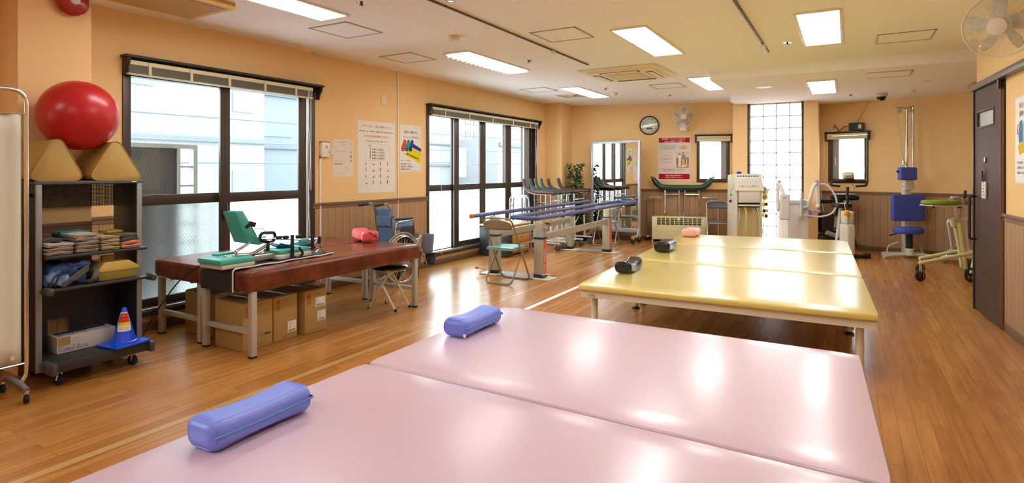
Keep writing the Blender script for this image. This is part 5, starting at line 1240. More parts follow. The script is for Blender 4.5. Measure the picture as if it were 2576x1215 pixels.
# ------------------------------------------------------------------ parallel bars
t = thing('parallel_bars', 'parallel walking bars with blue padded rails and beige posts', 'parallel bars', (-3.57, 7.5, 0))
M_beige = mat('bars_beige', '#aeaa95', 0.42); M_rail_b = mat('rail_blue', '#404f8a', 0.38, coat=0.2); M_cap_o = mat('cap_orange', '#d9643c', 0.45); M_blueband = mat('band_blue', '#2f4f8a', 0.4); M_redstripe = mat('stripe_red', '#d9452f', 0.45)
posts = [(-3.84, 6.21, 0.60), (-3.20, 6.215, 0.60), (-3.96, 8.74, 0.56), (-3.295, 8.71, 0.56)]
for i, (x, y, ht) in enumerate(posts):
    p = MB().bx(x-0.06, x+0.06, y-0.055, y+0.055, 0.05, ht, 0.006).build('post', M_beige, t, True)
    MB().bx(x-0.064, x+0.064, y-0.06, y+0.06, 0.012, 0.055, 0.004).build('post_foot', M_black, p, True)
    if i in (0, 1): MB().bx(x-0.066, x+0.066, y-0.061, y+0.061, 0.475, 0.50, 0.004).build('clamp_band', mat('band_dark', '#25324a', 0.45), p, True)
    else: MB().bx(x-0.063, x+0.063, y-0.058, y+0.058, ht-0.012, ht+0.010, 0.004).build('collar', M_blueband, p, True)
    MB().bx(x-0.048, x+0.048, y-0.045, y+0.045, ht, 0.69, 0.004).build('inner_post', M_frame, p, True)
    if i in (1, 3):
        MB().bx(x+0.0602, x+0.0615, y-0.03, y+0.03, 0.06, 0.475 if i == 1 else ht-0.02).build('red_stripe', M_redstripe, p, True)
        if i == 1:
            mb = MB(); put_text(mb, 'OG GIKEN', lambda a, b: (x+0.0625, y+0.013-b, 0.09+a), 0.045, 0.27); mb.build('lettering', ink('#f0d9cf'), p, True, smooth=False)
            MB().bx(x+0.0602, x+0.0615, y-0.03, y+0.03, 0.505, 0.595).build('blue_stripe', mat('stripe_blue', '#3d4f9e', 0.45), p, True)
            mb = MB(); [mb.bx(x+0.0616, x+0.0622, y-0.024, y+0.024, 0.512+0.013*k, 0.517+0.013*k) for k in range(6)]; mb.build('scale_marks', ink('#d8d4d8'), p, True)
    if i in (0, 2): MB().rbox((x, y, 0.70), (0.125, 0.12, 0.06), 0.028, 5).build('post_cap', mat('cap_cream', '#e4dfd0', 0.4), p, True)
for (x0, y0_, x1_, y1_) in ((-3.84, 6.21, -3.96, 8.74), (-3.20, 6.215, -3.295, 8.71)):
    d = math.atan2(x0-x1_, y1_-y0_)
    MB().box(((x0+x1_)/2, (y0_+y1_)/2, 0.49), (0.035, y1_-y0_-0.06, 0.085), (0, 0, d), 0.004).build('beam', M_beige, t, True)
def rail3(pts, r=0.0255): return MB().tube(pts, r, 14)
rail3([(-3.862, 5.72, 0.757), (-3.96, 9.54, 0.757)]).build('handrail', M_rail_b, t, True)
for (x, y, e) in ((-3.862, 5.72, -1), (-3.96, 9.54, 1)): MB().tube([(x, y-0.01*e, 0.757), (x, y+0.02*e, 0.757), (x, y+0.032*e, 0.757)], [0.0275, 0.0275, 0.014], 14).build('end_cap', M_cap_o, t, True)
lp = fil([(-3.385, 5.80, 0.757), (-3.03, 5.78, 0.757), (-3.135, 9.70, 0.757), (-3.475, 9.74, 0.757)], 0.07, 6, True)
MB().tube(lp, 0.0255, 14, closed=True).build('loop_handrail', M_rail_b, t, True)
for i, (x, y, ht) in enumerate(posts):
    if i in (0, 2): MB().cyl((x-0.01, y, 0.70), (x-0.01, y, 0.745), 0.009).build('rail_pin', M_black, t, True)
    else: MB().bx(x-0.19, x+0.16, y-0.018, y+0.018, 0.69, 0.735, 0.004).build('cross_bracket', M_frame, t, True)
MB().tube([(-3.2, 6.27, 0.67), (-3.2, 6.42, 0.64), (-3.17, 6.43, 0.64)], 0.010, 8).build('crank', M_black, t, True)
for yc, xa, xb in ((6.21, -4.0, -3.02), (8.725, -4.03, -3.12)):
    MB().bx(xa, xb, yc-0.12, yc+0.12, 0.001, 0.012, 0.003).build('base_plate', mat('bars_plate', '#d4ccb4', 0.45), t, True)
    MB().bx(xa+0.25, xb-0.22, yc-0.13, yc+0.13, 0.010, 0.016, 0.002).build('foot_mat', mat('bars_mat', '#8e8f8c', 0.6), t, True)
for (x, y, s_) in ((-3.20, 6.10, 1), (-3.84, 6.10, -1)):
    MB().tube([(x+0.06*s_, y+0.05, 0.05), (x+0.12*s_, y+0.02, 0.075), (x+0.22*s_, y+0.02, 0.07)], 0.009, 8).build('lever', M_frame, t, True)
    MB().tube([(x+0.19*s_, y+0.02, 0.072), (x+0.235*s_, y+0.02, 0.07)], 0.016, 8).build('lever_knob', M_cap_o, t, True)

# ------------------------------------------------------------------ folding chairs
def folding_chair(label, x, y, rz, seatm, backm, tube, pad=None, group='steel folding chairs'):
    t = thing('folding_chair', label, 'folding chair', (x, y, 0), rz, group)
    MB().tube(fil([(-0.195, 0.21, 0.012), (-0.185, -0.22, 0.755), (0.185, -0.22, 0.755), (0.195, 0.21, 0.012)], 0.075, 8, True), 0.0105, 9, closed=True).build('front_leg_frame', tube, t)
    MB().tube(fil([(-0.165, 0.10, 0.40), (-0.175, -0.20, 0.012), (0.175, -0.20, 0.012), (0.165, 0.10, 0.40)], 0.06, 8), 0.0105, 9).build('rear_leg_frame', tube, t)
    MB().rbox((0, 0.0, 0.405), (0.345, 0.36, 0.026), 0.012, 8, lambda a, b, c: (0, 0, 0.004*(1-4*a*a) if c > 0 else 0)).build('seat', seatm, t)
    MB().tube(fil([(-0.172, -0.18, 0.393), (0.172, -0.18, 0.393), (0.172, 0.18, 0.393), (-0.172, 0.18, 0.393)], 0.04, 5, True), 0.008, 8, closed=True).build('seat_rim', tube, t)
    MB().grid(lambda a, b: ((a-0.5)*0.365, -0.188-0.028*math.sin(PI*a)-0.040*b, 0.668+(b-0.5)*0.118*(0.35+0.65*math.sin(PI*(0.06+0.88*a))**0.6)+0.018*math.sin(PI*a)), 20, 6).build('backrest', backm, t, solid=0.012)
    if pad: MB().grid(lambda a, b: ((a-0.5)*0.345, -0.172-0.028*math.sin(PI*a)-0.040*b, 0.668+(b-0.5)*0.105*(0.35+0.65*math.sin(PI*(0.06+0.88*a))**0.6)+0.018*math.sin(PI*a)), 20, 6).build('back_pad', pad, t, solid=0.014)
    return t
M_fcb = mat('chair_beige_steel', '#8f8168', 0.45, spec=0.5); M_fct = vinyl('chair_teal', '#3f9a84', 0.28, (120, 0.06)); M_fck = mat('chair_grey', '#55585c', 0.45)
folding_chair('beige folding chair with teal seat before the parallel bars', -3.445, 5.835, 0.0, M_fct, M_fcb, M_fcb)
folding_chair('folding chair with teal seat standing before the mirror', -3.63, 9.60, PI+0.06, M_fct, M_fcb, mat('chair_silver', '#b5b0a4', 0.3, metal=0.7), M_fct)
folding_chair('dark grey folding chair between the heater and machine', -1.93, 10.52, PI+0.30, M_fck, M_fck, mat('chair_silver', '#b5b0a4', 0.3, metal=0.7))

# ------------------------------------------------------------------ drawer cabinet and black box by the far window
t = thing('drawer_cabinet', 'light wood drawer cabinet under the far window', 'cabinet', (-4.63, 7.9, 0))
M_lw = mat('light_wood', '#c08a4e', 0.5, bump=(30, 0.08), var=0.10, stretch=(1, 1, 8)); M_lwt = mat('light_wood_top', '#dcb98a', 0.3)
MB().bx(-4.88, -4.42, 7.60, 8.20, 0.03, 0.455, 0.004).build('carcass', M_lw, t, True)
MB().bx(-4.89, -4.395, 7.45, 8.22, 0.455, 0.478, 0.004).build('top', M_lwt, t, True)
for k in range(3):
    d = MB().bx(-4.422, -4.402, 7.63, 8.17, 0.05+0.135*k, 0.175+0.135*k, 0.004).build('drawer', M_lw, t, True)
    MB().lathe([(0.005, 0), (0.005, 0.008), (0.009, 0.010), (0.009, 0.016), (0.001, 0.018)], (-4.402, 7.9, 0.13+0.135*k), (0, PI/2, 0), 12).build('knob', M_black, d, True)
for y in (7.62, 8.18):
    for x in (-4.86, -4.44): MB().bx(x-0.015, x+0.015, y-0.015, y+0.015, 0, 0.035).build('leg', M_lw, t, True)
t = thing('storage_box', 'black storage box standing at the near side of wooden cabinet', 'box', (-4.62, 7.50, 0))
MB().rbox((-4.625, 7.505, 0.222), (0.50, 0.16, 0.44), 0.02, 6).build('body', mat('box_black', '#26292f', 0.45), t, True)

# ------------------------------------------------------------------ padded walkers
M_padbr = vinyl('walker_brown', '#4a2a24', 0.35, (60, 0.05)); M_padgr = vinyl('walker_green', '#1d3f38', 0.32, (60, 0.05)); M_padol = vinyl('walker_olive', '#4a4132', 0.35, (60, 0.05))
def j_pad(mb, y, s0, s1, z, rise, r, flip=1):
    pts = cr([(s1*flip, y, z-0.01), (s0*flip+0.75*(s1-s0)*flip, y, z), (s0*flip+0.35*(s1-s0)*flip, y, z+0.01), (s0*flip+0.10*(s1-s0)*flip, y, z+0.07), (s0*flip, y, z+rise)], 5)
    n = len(pts); return mb.tube(pts, [r*0.8]+[r]*(n-2)+[r*0.75], 10)
def walker(label, x, y, rz, pads, group='padded forearm walkers'):
    """arm pads run along local X, rising at the -X end; base with four casters"""
    t = thing('walker', label, 'walker', (x, y, 0), rz, group)
    for k, (yy, m) in enumerate(pads):
        j_pad(MB(), yy, -0.31, 0.29, 0.94, 0.22, 0.031).build('arm_pad', m, t)
        MB().tube(cr([(0.27, yy, 0.905), (0.05, yy, 0.91), (-0.16, yy, 0.925), (-0.27, yy, 1.01), (-0.325, yy, 1.16)], 4), 0.010, 6).build('pad_bracket', M_chrome, t)
        for xx in (-0.10, 0.20):
            MB().tube([(xx, yy, 0.90), (xx, yy, 0.50)], 0.011, 8).build('upright', M_chrome, t)
            MB().tube([(xx, yy, 0.56), (xx+(-0.02 if xx < 0 else 0.02), yy, 0.13)], 0.014, 8).build('lower_tube', mat('walker_white', '#d9dbdc', 0.35), t)
            MB().rbox((xx, yy, 0.53), (0.03, 0.035, 0.04), 0.01, 4).build('height_knob', M_black, t)
        MB().tube([(0.36, yy, 0.125), (-0.24, yy, 0.125)], 0.013, 8).build('base_rail', mat('walker_white', '#d9dbdc', 0.35), t)
        MB().tube([(-0.11, yy, 0.14), (0.10, yy, 0.47)], 0.009, 6).build('brace', mat('walker_white', '#d9dbdc', 0.35), t)
        for xx in (-0.22, 0.34): swivel(t, xx, yy, 0.052, 0.125, 0.5, False, wm=mat('wheel_grey', '#4b4d4f', 0.6))
    y0_, y1_ = pads[0][0], pads[1][0]
    for (xx, zz) in ((-0.10, 0.75), (0.20, 0.80), (-0.23, 0.125)): MB().tube([(xx, y0_, zz), (xx, y1_, zz)], 0.0105, 8).build('cross_tube', M_chrome, t)
    return t
walker('brown padded walker nearest the window and drawer cabinet', -4.34, 8.62, 0.0, [(-0.21, M_padbr), (0.21, M_padol)])
walker('green padded walker nested between the two brown walkers', -4.35, 8.86, 0.0, [(-0.20, M_padgr), (0.20, M_padgr)])
walker('brown padded walker farthest back beside the plant', -4.26, 9.37, 0.0, [(-0.21, M_padbr), (0.21, M_padbr)])
# plain walking frames by the window
t = thing('walking_frame', 'white walking frame with grip rails by the far window', 'walking frame', (-4.70, 8.285, 0))
for yy in (-0.03, 0.09):
    MB().tube(fil([(-0.14, yy, 0.0), (-0.11, yy, 0.87), (0.17, yy, 0.87), (0.22, yy, 0.0)], 0.06), 0.0125, 8).build('side_frame', M_alu, t)
    MB().tube([(-0.05, yy, 0.875), (0.13, yy, 0.875)], 0.018, 8).build('grip', M_white, t)
    MB().tube([(-0.12, yy, 0.42), (0.19, yy, 0.42)], 0.010, 8).build('side_bar', M_alu, t)
for zz in (0.72, 0.30): MB().tube([(-0.115, -0.03, zz), (-0.115, 0.09, zz)], 0.011, 8).build('cross_bar', M_alu, t)
MB().rbox((0.03, 0.03, 0.875), (0.24, 0.15, 0.025), 0.012, 5).build('top_board', M_white, t)

# ------------------------------------------------------------------ plant
t = thing('potted_plant', 'tall green artificial ivy plant in the far corner', 'plant', (-4.33, 9.86, 0))
MB().lathe([(0.001, 0), (0.11, 0), (0.13, 0.22), (0.12, 0.22), (0.11, 0.19), (0.001, 0.19)], (0, 0, 0), None, 24).build('pot', mat('pot_brown', '#4c372b', 0.7), t)
MB().tube(cr([(0, 0, 0.18), (0.02, 0.01, 0.6), (-0.02, 0, 1.0), (0.03, 0, 1.32)], 5), 0.018, 8).build('trunk', mat('trunk_brown', '#4a3626', 0.85), t)
rnd = random.Random(11); lv = MB()
def leaf(c, dr, L_, wd, k):
    d = Vector(dr).normalized(); u = d.orthogonal().normalized() if abs(d.z) > 0.95 else d.cross(Vector((0, 0, 1))).normalized()
    n_ = u.cross(d); c = Vector(c)
    lv.slot(k).add([c, c+d*L_*0.35+u*wd+n_*0.006, c+d*L_*0.7+u*wd*0.7, c+d*L_-n_*0.01, c+d*L_*0.7-u*wd*0.7, c+d*L_*0.35-u*wd+n_*0.006, c+d*L_*0.45-n_*0.004], [[0, 1, 6], [1, 2, 6], [2, 3, 6], [3, 4, 6], [4, 5, 6], [5, 0, 6]])
for i in range(760):
    z = 0.25+rnd.random()**0.8*1.18; rad_ = 0.125*(0.75+0.5*math.sin(z*9))+0.03; q = rnd.random()*2*PI; r_ = rad_*math.sqrt(rnd.random())
    if z > 1.25: r_ *= 0.7
    c = (0.02*math.sin(z*4)+r_*math.cos(q)+(0.05 if z > 1.15 else 0)*math.cos(q), r_*math.sin(q), z)
    leaf(c, (math.cos(q)+rnd.uniform(-.6, .6), math.sin(q)+rnd.uniform(-.6, .6), rnd.uniform(-0.9, 0.35)), rnd.uniform(0.045, 0.085), rnd.uniform(0.014, 0.026), rnd.choice((0, 0, 0, 1, 1, 2)))
for i in range(110):
    q = rnd.random()*2*PI; L_ = rnd.uniform(0.12, 0.3); z = 0.26+0.2*rnd.random()
    leaf((0.06*math.cos(q), 0.06*math.sin(q), z), (math.cos(q), math.sin(q), rnd.uniform(0.0, 0.8)), L_, 0.010, rnd.choice((0, 1)))
lv.build('foliage', [mat('leaf_dark', '#23401f', 0.5), mat('leaf_mid', '#35602b', 0.45), mat('leaf_bright', '#6d9440', 0.45)], t, smooth=False)

# ------------------------------------------------------------------ mirror on castors
t = thing('mirror_stand', 'tall framed mirror on a white wheeled stand', 'mirror', (-3.71, 10.25, 0))
mx0, mx1, my = -4.19, -3.235, 10.24; M_mf = mat('mirror_frame', '#b9bfc2', 0.4, metal=0.4)
for x in (mx0+0.022, mx1-0.022): MB().bx(x-0.022, x+0.022, my-0.02, my+0.025, 0.10, 1.85, 0.004).build('side_post', M_mf, t, True)
MB().bx(mx0+0.042, mx1-0.042, my-0.0185, my+0.0235, 1.80, 1.849, 0.004).build('top_rail', M_mf, t, True)
MB().bx(mx0+0.042, mx1-0.042, my-0.0185, my+0.0235, 0.17, 0.25, 0.004).build('bottom_rail', M_mf, t, True)
MB().bx(mx0+0.044, mx1-0.044, my-0.004, my+0.002, 0.25, 1.80).build('mirror_glass', mat('mirror_glass', '#e9efee', 0.015, metal=1.0), t, True)
MB().bx(mx0+0.044, mx1-0.044, my+0.004, my+0.012, 0.25, 1.80).build('backing', M_grey, t, True)
for x in (mx0+0.022, mx1-0.022):
    f = MB().bx(x-0.025, x+0.025, my-0.36, my+0.05, 0.10, 0.14, 0.005).build('foot', M_mf, t, True)
    MB().bx(x-0.027, x+0.027, my-0.385, my-0.355, 0.095, 0.145, 0.005).build('foot_cap', mat('cap_yellow', '#c9a227', 0.5), f, True)
    MB().prism([(my-0.02, 0.13), (my-0.12, 0.13), (my-0.02, 0.26)], x-0.008, x+0.008, 'x').build('gusset', M_mf, t, True)
    for y in (my-0.33, my+0.02): swivel(t, x, y, 0.038, 0.10, 0.6)

# ------------------------------------------------------------------ back wall: heater, big green walker, clock, fan, poster
def facing(uc, t):
    """floor point at forward depth t under picture column uc, and a map picture -> local (x right, y away, z up)"""
    d = ray(uc, V0); loc = (d[0]*t, d[1]*t, 0)
    def L(u, v, dy=0.0):
        k = (t+dy)/FPX; return ((u-U0)*k-(uc-U0)*t/FPX, dy, EYE-(v-V0)*k)
    return loc, L
hx, hy = -3.07, 10.40
t = thing('fan_heater', 'cream floor standing fan heater below the red poster', 'heater', (hx, hy, 0), rzL)
hl = 0.95; M_htr = mat('heater_cream', '#ddd4a8', 0.45)
mb = MB(); mb.prism([(0, 0.05), (0, 0.30), (0.06, 0.455), (0.175, 0.465), (0.175, 0.05)], 0.0, hl, 'x', 0.008); mb.build('body', M_htr, t)
mb = MB(); mb.bx(0.0, 0.02, 0.0, 0.17, 0.0, 0.06); mb.bx(hl-0.02, hl, 0.0, 0.17, 0.0, 0.06); mb.build('foot', M_htr, t)
# grille on the slanted face
def slant(a, b, o=0.0):   # a along x, b up the slope 0..1
    return (a, 0.06*b-0.93*o, 0.30+0.155*b+0.36*o)
mb = MB(); mb.add([slant(0.09, .1, .0045), slant(hl-0.09, .1, .0045), slant(hl-0.09, .92, .0045), slant(0.09, .92, .0045)], [[0, 1, 2, 3]]); mb.build('outlet', mat('heater_dark', '#2a2619', 0.7), t)
for k in range(11):
    a = 0.085+(hl-0.17)*k/10; p = slant(a, 0.5, 0.008); MB().box(p, (0.012, 0.012, 0.15), (-0.37, 0, 0), 0.002).build('grille_bar', M_htr, t)
mb = MB()
for b in (0.28, 0.48, 0.68, 0.86): mb.box(slant(hl/2, b, 0.004), (hl-0.18, 0.014, 0.014), (-0.9, 0, 0))
mb.build('vane', mat('heater_vane', '#a79c66', 0.5), t)
mb = MB(); mb.bx(0.08, hl-0.03, -0.0015, 0.004, 0.285, 0.288); mb.bx(0.08, 0.083, -0.0015, 0.004, 0.20, 0.288); mb.bx(0.0, hl, -0.0015, 0.004, 0.195, 0.198); mb.build('panel_seam', mat('heater_seam', '#a89f78', 0.6), t)
MB().box(slant(0.47, 0.75, 0.014), (0.05, 0.003, 0.035), (-0.37, 0, 0)).build('sticker', M_paper, t)

loc, L = facing(1716, 10.62)
t = thing('walker', 'large walker with green curved arm pads behind the cream heater', 'walker', loc, rzL)
rot = rzL-TH
def Lr(u, v, dy=0.0): p = L(u, v, dy); return (p[0]*1.0, p[1], p[2])
for sg in (-1, 1):
    pts = cr([(sg*0.0+0.0, 0, 0.985), (sg*0.22, 0, 0.985), (sg*0.36, 0, 1.00), (sg*0.46, 0, 1.07), (sg*0.525, 0, 1.165)], 6); n = len(pts)
    MB().tube(pts, [0.052]*(n-6)+[0.05, 0.047, 0.043, 0.04, 0.036, 0.03], 12).build('arm_pad', M_padgr, t)
    MB().ball((sg*0.545, 0, 1.175), 0.017, n=12).build('pad_end', M_black, t)
    for xx in (0.05, 0.30):
        MB().tube(fil([(sg*xx, 0.05, 0.94), (sg*xx, 0.05, 0.52), (sg*(xx+(0.05 if xx > 0.1 else -0.03)), 0.05, 0.47), (sg*(xx+(0.05 if xx > 0.1 else -0.03)), 0.05, 0.06)], 0.05), 0.013, 8).build('upright', M_chrome, t)
    MB().tube([(sg*0.05, 0.05, 0.86), (sg*0.30, 0.05, 0.86)], 0.012, 8).build('cross_tube', M_chrome, t)
    MB().tube(fil([(sg*0.36, 0.03, 0.80), (sg*0.62, 0.03, 0.80), (sg*0.64, 0.03, 0.08)], 0.06), 0.013, 8).build('side_frame', M_chrome, t)
    MB().tube([(sg*0.50, 0.03, 0.79), (sg*0.50, 0.03, 0.08)], 0.010, 8).build('side_bar', M_chrome, t)
    MB().tube([(sg*0.35, 0.05, 0.075), (sg*0.64, 0.03, 0.075)], 0.012, 8).build('base_rail', M_chrome, t)
    for xx in (0.36, 0.63): swivel(t, sg*xx, 0.04, 0.03, 0.08, 0.5, False)

def on_wall(name, label, cat, p, rz, group=None): return thing(name, label, cat, p, rz, group)
t = on_wall('wall_clock', 'round black rimmed wall clock above the mirror stand', 'clock', (-3.212, 10.70, 2.146), rzL)
MB().lathe([(0.178, 0), (0.178, 0.03), (0.170, 0.038), (0.160, 0.038), (0.155, 0.022), (0.001, 0.022)], (0, 0, 0), (PI/2, 0, 0), 48).build('rim', mat('clock_rim', '#2a1d16', 0.3), t)
MB().lathe([(0.157, 0.0225), (0.157, 0.024), (0.001, 0.024)], (0, 0, 0), (PI/2, 0, 0), 48).build('dial', mat('clock_dial', '#ded8c4', 0.5), t)
mb = MB()
for k in range(1, 13):
    q = PI/2-2*PI*k/12; put_text(mb, str(k), lambda a, b: (0.125*math.cos(q)+a, -0.0248, 0.125*math.sin(q)-0.012+b), 0.034, 0.034 if k > 9 else 0.017, 'c')
mb.build('numerals', ink('#4b4a42'), t, smooth=False)
MB().bx(-0.06, 0.06, -0.0265, -0.024, -0.075, -0.04).build('display', mat('clock_lcd', '#4c544e', 0.3), t)
for (q, ln, wd) in ((rad(22), 0.085, 0.005), (rad(170), 0.115, 0.004)):
    MB().box((math.cos(q)*ln*0.4, -0.0275, math.sin(q)*ln*0.4), (ln, 0.002, wd*2), (0, -q, 0)).build('hand', ink('#26211c'), t)
MB().lathe([(0.154, 0.031), (0.10, 0.033), (0.001, 0.034)], (0, 0, 0), (PI/2, 0, 0), 40).build('cover_glass', pane_mat('clock_glass'), t)

def wall_fan(label, c, dr, wallp, R0, blade_col, up=(0, 0, 1)):
    t = thing('wall_fan', label, 'fan', wallp, 0, 'white wall fans')
    d = Vector(dr).normalized(); z = d; x = Vector(up).cross(z).normalized(); y = z.cross(x)
    M = Matrix((x, y, z)).transposed(); C_ = Vector(c)
    def T(p): return C_+M @ Vector(p)
    g = MB()
    for k in range(2): g.tube([T((R0*math.cos(2*PI*i/48), R0*math.sin(2*PI*i/48), -0.004+0.008*k)) for i in range(48)], 0.004, 6, closed=True)
    for rr_, zz_ in ((0.62, 0.030), (0.35, 0.045)): g.tube([T((R0*rr_*math.cos(2*PI*i/40), R0*rr_*math.sin(2*PI*i/40), zz_)) for i in range(40)], 0.0016, 5, closed=True)
    nw = 84
    for i in range(nw):
        q = 2*PI*i/nw; cs, sn = math.cos(q), math.sin(q); cs2, sn2 = math.cos(q+0.25), math.sin(q+0.25)
        g.tube([T((R0*0.25*cs, R0*0.25*sn, 0.05)), T((R0*0.62*math.cos(q+.12), R0*0.62*math.sin(q+.12), 0.032)), T((R0*0.93*cs2, R0*0.93*sn2, 0.014)), T((R0*cs2, R0*sn2, 0))], 0.0011, 3, cap=False)
        g.tube([T((R0*0.3*cs, R0*0.3*sn, -0.075)), T((R0*0.8*cs2, R0*0.8*sn2, -0.06)), T((R0*cs2, R0*sn2, 0))], 0.0011, 3, cap=False)
    g.build('guard', mat('fan_guard', '#ddd8c6', 0.4), t, True)
    h = MB(); n = 24; prof = [(R0*0.27, 0.046), (R0*0.27, 0.056), (R0*0.2, 0.062), (1e-6, 0.064)]
    h.lathe(prof, (0, 0, 0), None, n); h.v = [tuple(T(p)) for p in h.v]; h.build('hub_cap', mat('fan_hub', '#e3dcc9', 0.4), t, True)
    for k in range(5):
        b = MB(); q0 = 2*PI*k/5+0.4
        def bl(a, s):
            r = R0*(0.2+0.68*a); wd = (0.30+0.55*math.sin(PI*(0.15+0.75*a)))*0.62; q = q0+(s-0.5)*wd*0.9/(0.5+0.5*a)-0.15*a
            return T((r*math.cos(q), r*math.sin(q), -0.02+0.035*(s-0.5)))
        b.grid(bl, 8, 6); b.build('blade', blade_col, t, True, solid=0.0015)
    m = MB(); m.lathe([(0.02, 0.03), (0.02, -0.06), (0.045, -0.065), (0.055, -0.09), (0.055, -0.15), (0.03, -0.175), (1e-6, -0.178)], (0, 0, 0), None, 24); m.v = [tuple(T(p)) for p in m.v]; m.build('motor', mat('fan_motor', '#c9c5bb', 0.45), t, True)
    wp = Vector(wallp); e = T((0, 0, -0.13))
    MB().tube([e, (e*0.4+wp*0.6)+Vector((0, 0, -0.02)), wp], [0.028, 0.03, 0.034], 10).build('arm', mat('fan_motor', '#c9c5bb', 0.45), t, True)
    return t, T
M_blade = pane_mat('fan_blade', tint=(0.93, 0.95, 0.97), frost=0.45, fcol=(0.75, 0.79, 0.84))
t, T_ = wall_fan('small wall fan between the clock and the red poster window', (-2.565, 10.655, 2.275), (0.30, -0.93, -0.05), (-2.615, 10.872, 2.21), 0.19, M_blade)
MB().rbox((-2.60, 10.79, 2.12), (0.13, 0.09, 0.20), 0.03, 5, None, (0, 0, rzL)).build('wall_base', M_white, t, True)
for dx in (-0.03, 0.03): MB().tube([(-2.60+dx, 10.76, 2.05), (-2.60+dx, 10.76, 1.80+0.02*(dx > 0))], 0.0015, 4).build('pull_cord', M_white, t, True); MB().lathe([(0.001, 0), (0.008, 0.005), (0.004, 0.025), (0.001, 0.027)], (-2.60+dx, 10.76, 1.778+0.02*(dx > 0)), None, 8).build('cord_bead', M_white, t, True)
tag(MB().tube([(-2.80, 10.81, 2.552), (-2.72, 10.80, 2.40), (-2.62, 10.82, 2.28)], 0.004, 5).build('fan_cable', M_cream), 'cream cable from ceiling down to the small wall fan', 'cable')
t, T_ = wall_fan('large wall fan above the sliding door at picture corner', (0.83, 4.66, 2.205), (-0.42, -0.85, -0.22), (wr(4.85)-0.005, 4.95, 2.26), 0.195, M_blade)
MB().rbox((wr(4.9)-0.045, 4.92, 2.20), (0.09, 0.13, 0.20), 0.03, 5).build('wall_base', M_white, t, True)
MB().tube([(wr(4.9)-0.09, 4.90, 2.11), (wr(4.9)-0.09, 4.90, 2.0)], 0.0015, 4).build('pull_cord', M_white, t, True)

t = on_wall('poster', 'red and white measuring poster with photo of two people', 'poster', (-3.06, 10.742, 1.932), rzL); w, h = 0.592, 0.825
sheet(t, w, h, mat('poster_white', '#ded6d2', 0.5))
R_ = '#b81f26'; T0 = '#6d6664'
els = [('r', R_, (0.03, 0.025, 0.965, 0.135)), ('t', '#f1e6e2', '体の状態、チェックしませんか？', 0.48, 0.068, 0.042, 'c', 0.72), ('t', '#f1e6e2', 'InBody 測定のご案内', 0.48, 0.122, 0.038, 'c', 0.56),
       ('r', '#e9bfa6', (0.66, 0.205, 0.90, 0.29)), ('t', '#a5453a', '1回', 0.78, 0.24, 0.026, 'c', 0.06), ('t', '#a5453a', '500円', 0.78, 0.275, 0.026, 'c', 0.12),
       ('r', R_, (0.03, 0.84, 0.965, 0.96)), ('t', '#f1e6e2', '測定の際は受付まで', 0.48, 0.89, 0.032, 'c', 0.5), ('t', '#f1e6e2', 'お気軽にお声かけください', 0.48, 0.93, 0.026, 'c', 0.52),
       ('r', '#e6dad2', (0.05, 0.385, 0.53, 0.64)), ('t', '#a5302c', 'こんな方におすすめ', 0.30, 0.43, 0.024, 'c', 0.27), ('r', '#e0d0c8', (0.03, 0.705, 0.965, 0.80)), ('t', '#8a3a36', '筋肉量・体脂肪を部位ごとに測定します', 0.48, 0.75, 0.026, 'c', 0.68), ('t', T0, '測定時間は約一分です', 0.48, 0.785, 0.02, 'c', 0.6)]
for k in range(4): els += [('r', T0, (0.075, 0.196+0.028*k, 0.095, 0.207+0.028*k)), ('r', '#a39b97', (0.12, 0.197+0.028*k, 0.52+0.02*(k % 3), 0.206+0.028*k))]
for k in range(4): els += [('r', T0, (0.075, 0.475+0.035*k, 0.095, 0.486+0.035*k)), ('r', '#a39b97', (0.12, 0.476+0.035*k, 0.45-0.04*(k % 3), 0.485+0.035*k))]
els += [('r', '#d9cdb2', (0.565, 0.345, 0.94, 0.54)), ('r', '#a5713c', (0.565, 0.48, 0.94, 0.70)), ('r', '#bf8f56', (0.565, 0.61, 0.94, 0.70))]
for (x, z, c1, c2) in ((0.665, 0.40, '#eeeae4', '#e8e4dc'), (0.775, 0.375, '#8f9096', '#cdbd98')):
    els += [('p', '#2b211c', [(x+0.022*math.cos(q*PI/5), z-0.006+0.017*math.sin(q*PI/5)) for q in range(10)]), ('p', '#d9ae92', [(x+0.017*math.cos(q*PI/5), z+0.005+0.013*math.sin(q*PI/5)) for q in range(10)]),
            ('p', c1, [(x-0.035, z+0.03), (x+0.035, z+0.03), (x+0.045, z+0.15), (x-0.045, z+0.15)]), ('p', c2, [(x-0.04, z+0.14), (x+0.04, z+0.14), (x+0.035, z+0.285), (x-0.035, z+0.285)])]
els += [('p', '#8f9096', [(0.80, 0.42), (0.815, 0.41), (0.875, 0.50), (0.865, 0.515)]), ('r', '#f0ede8', (0.86, 0.50, 0.885, 0.66)), ('p', '#f4f2ee', [(0.72, 0.66), (0.83, 0.645), (0.88, 0.67), (0.74, 0.69)])]
printed(t, 'lettering', w, h, els)

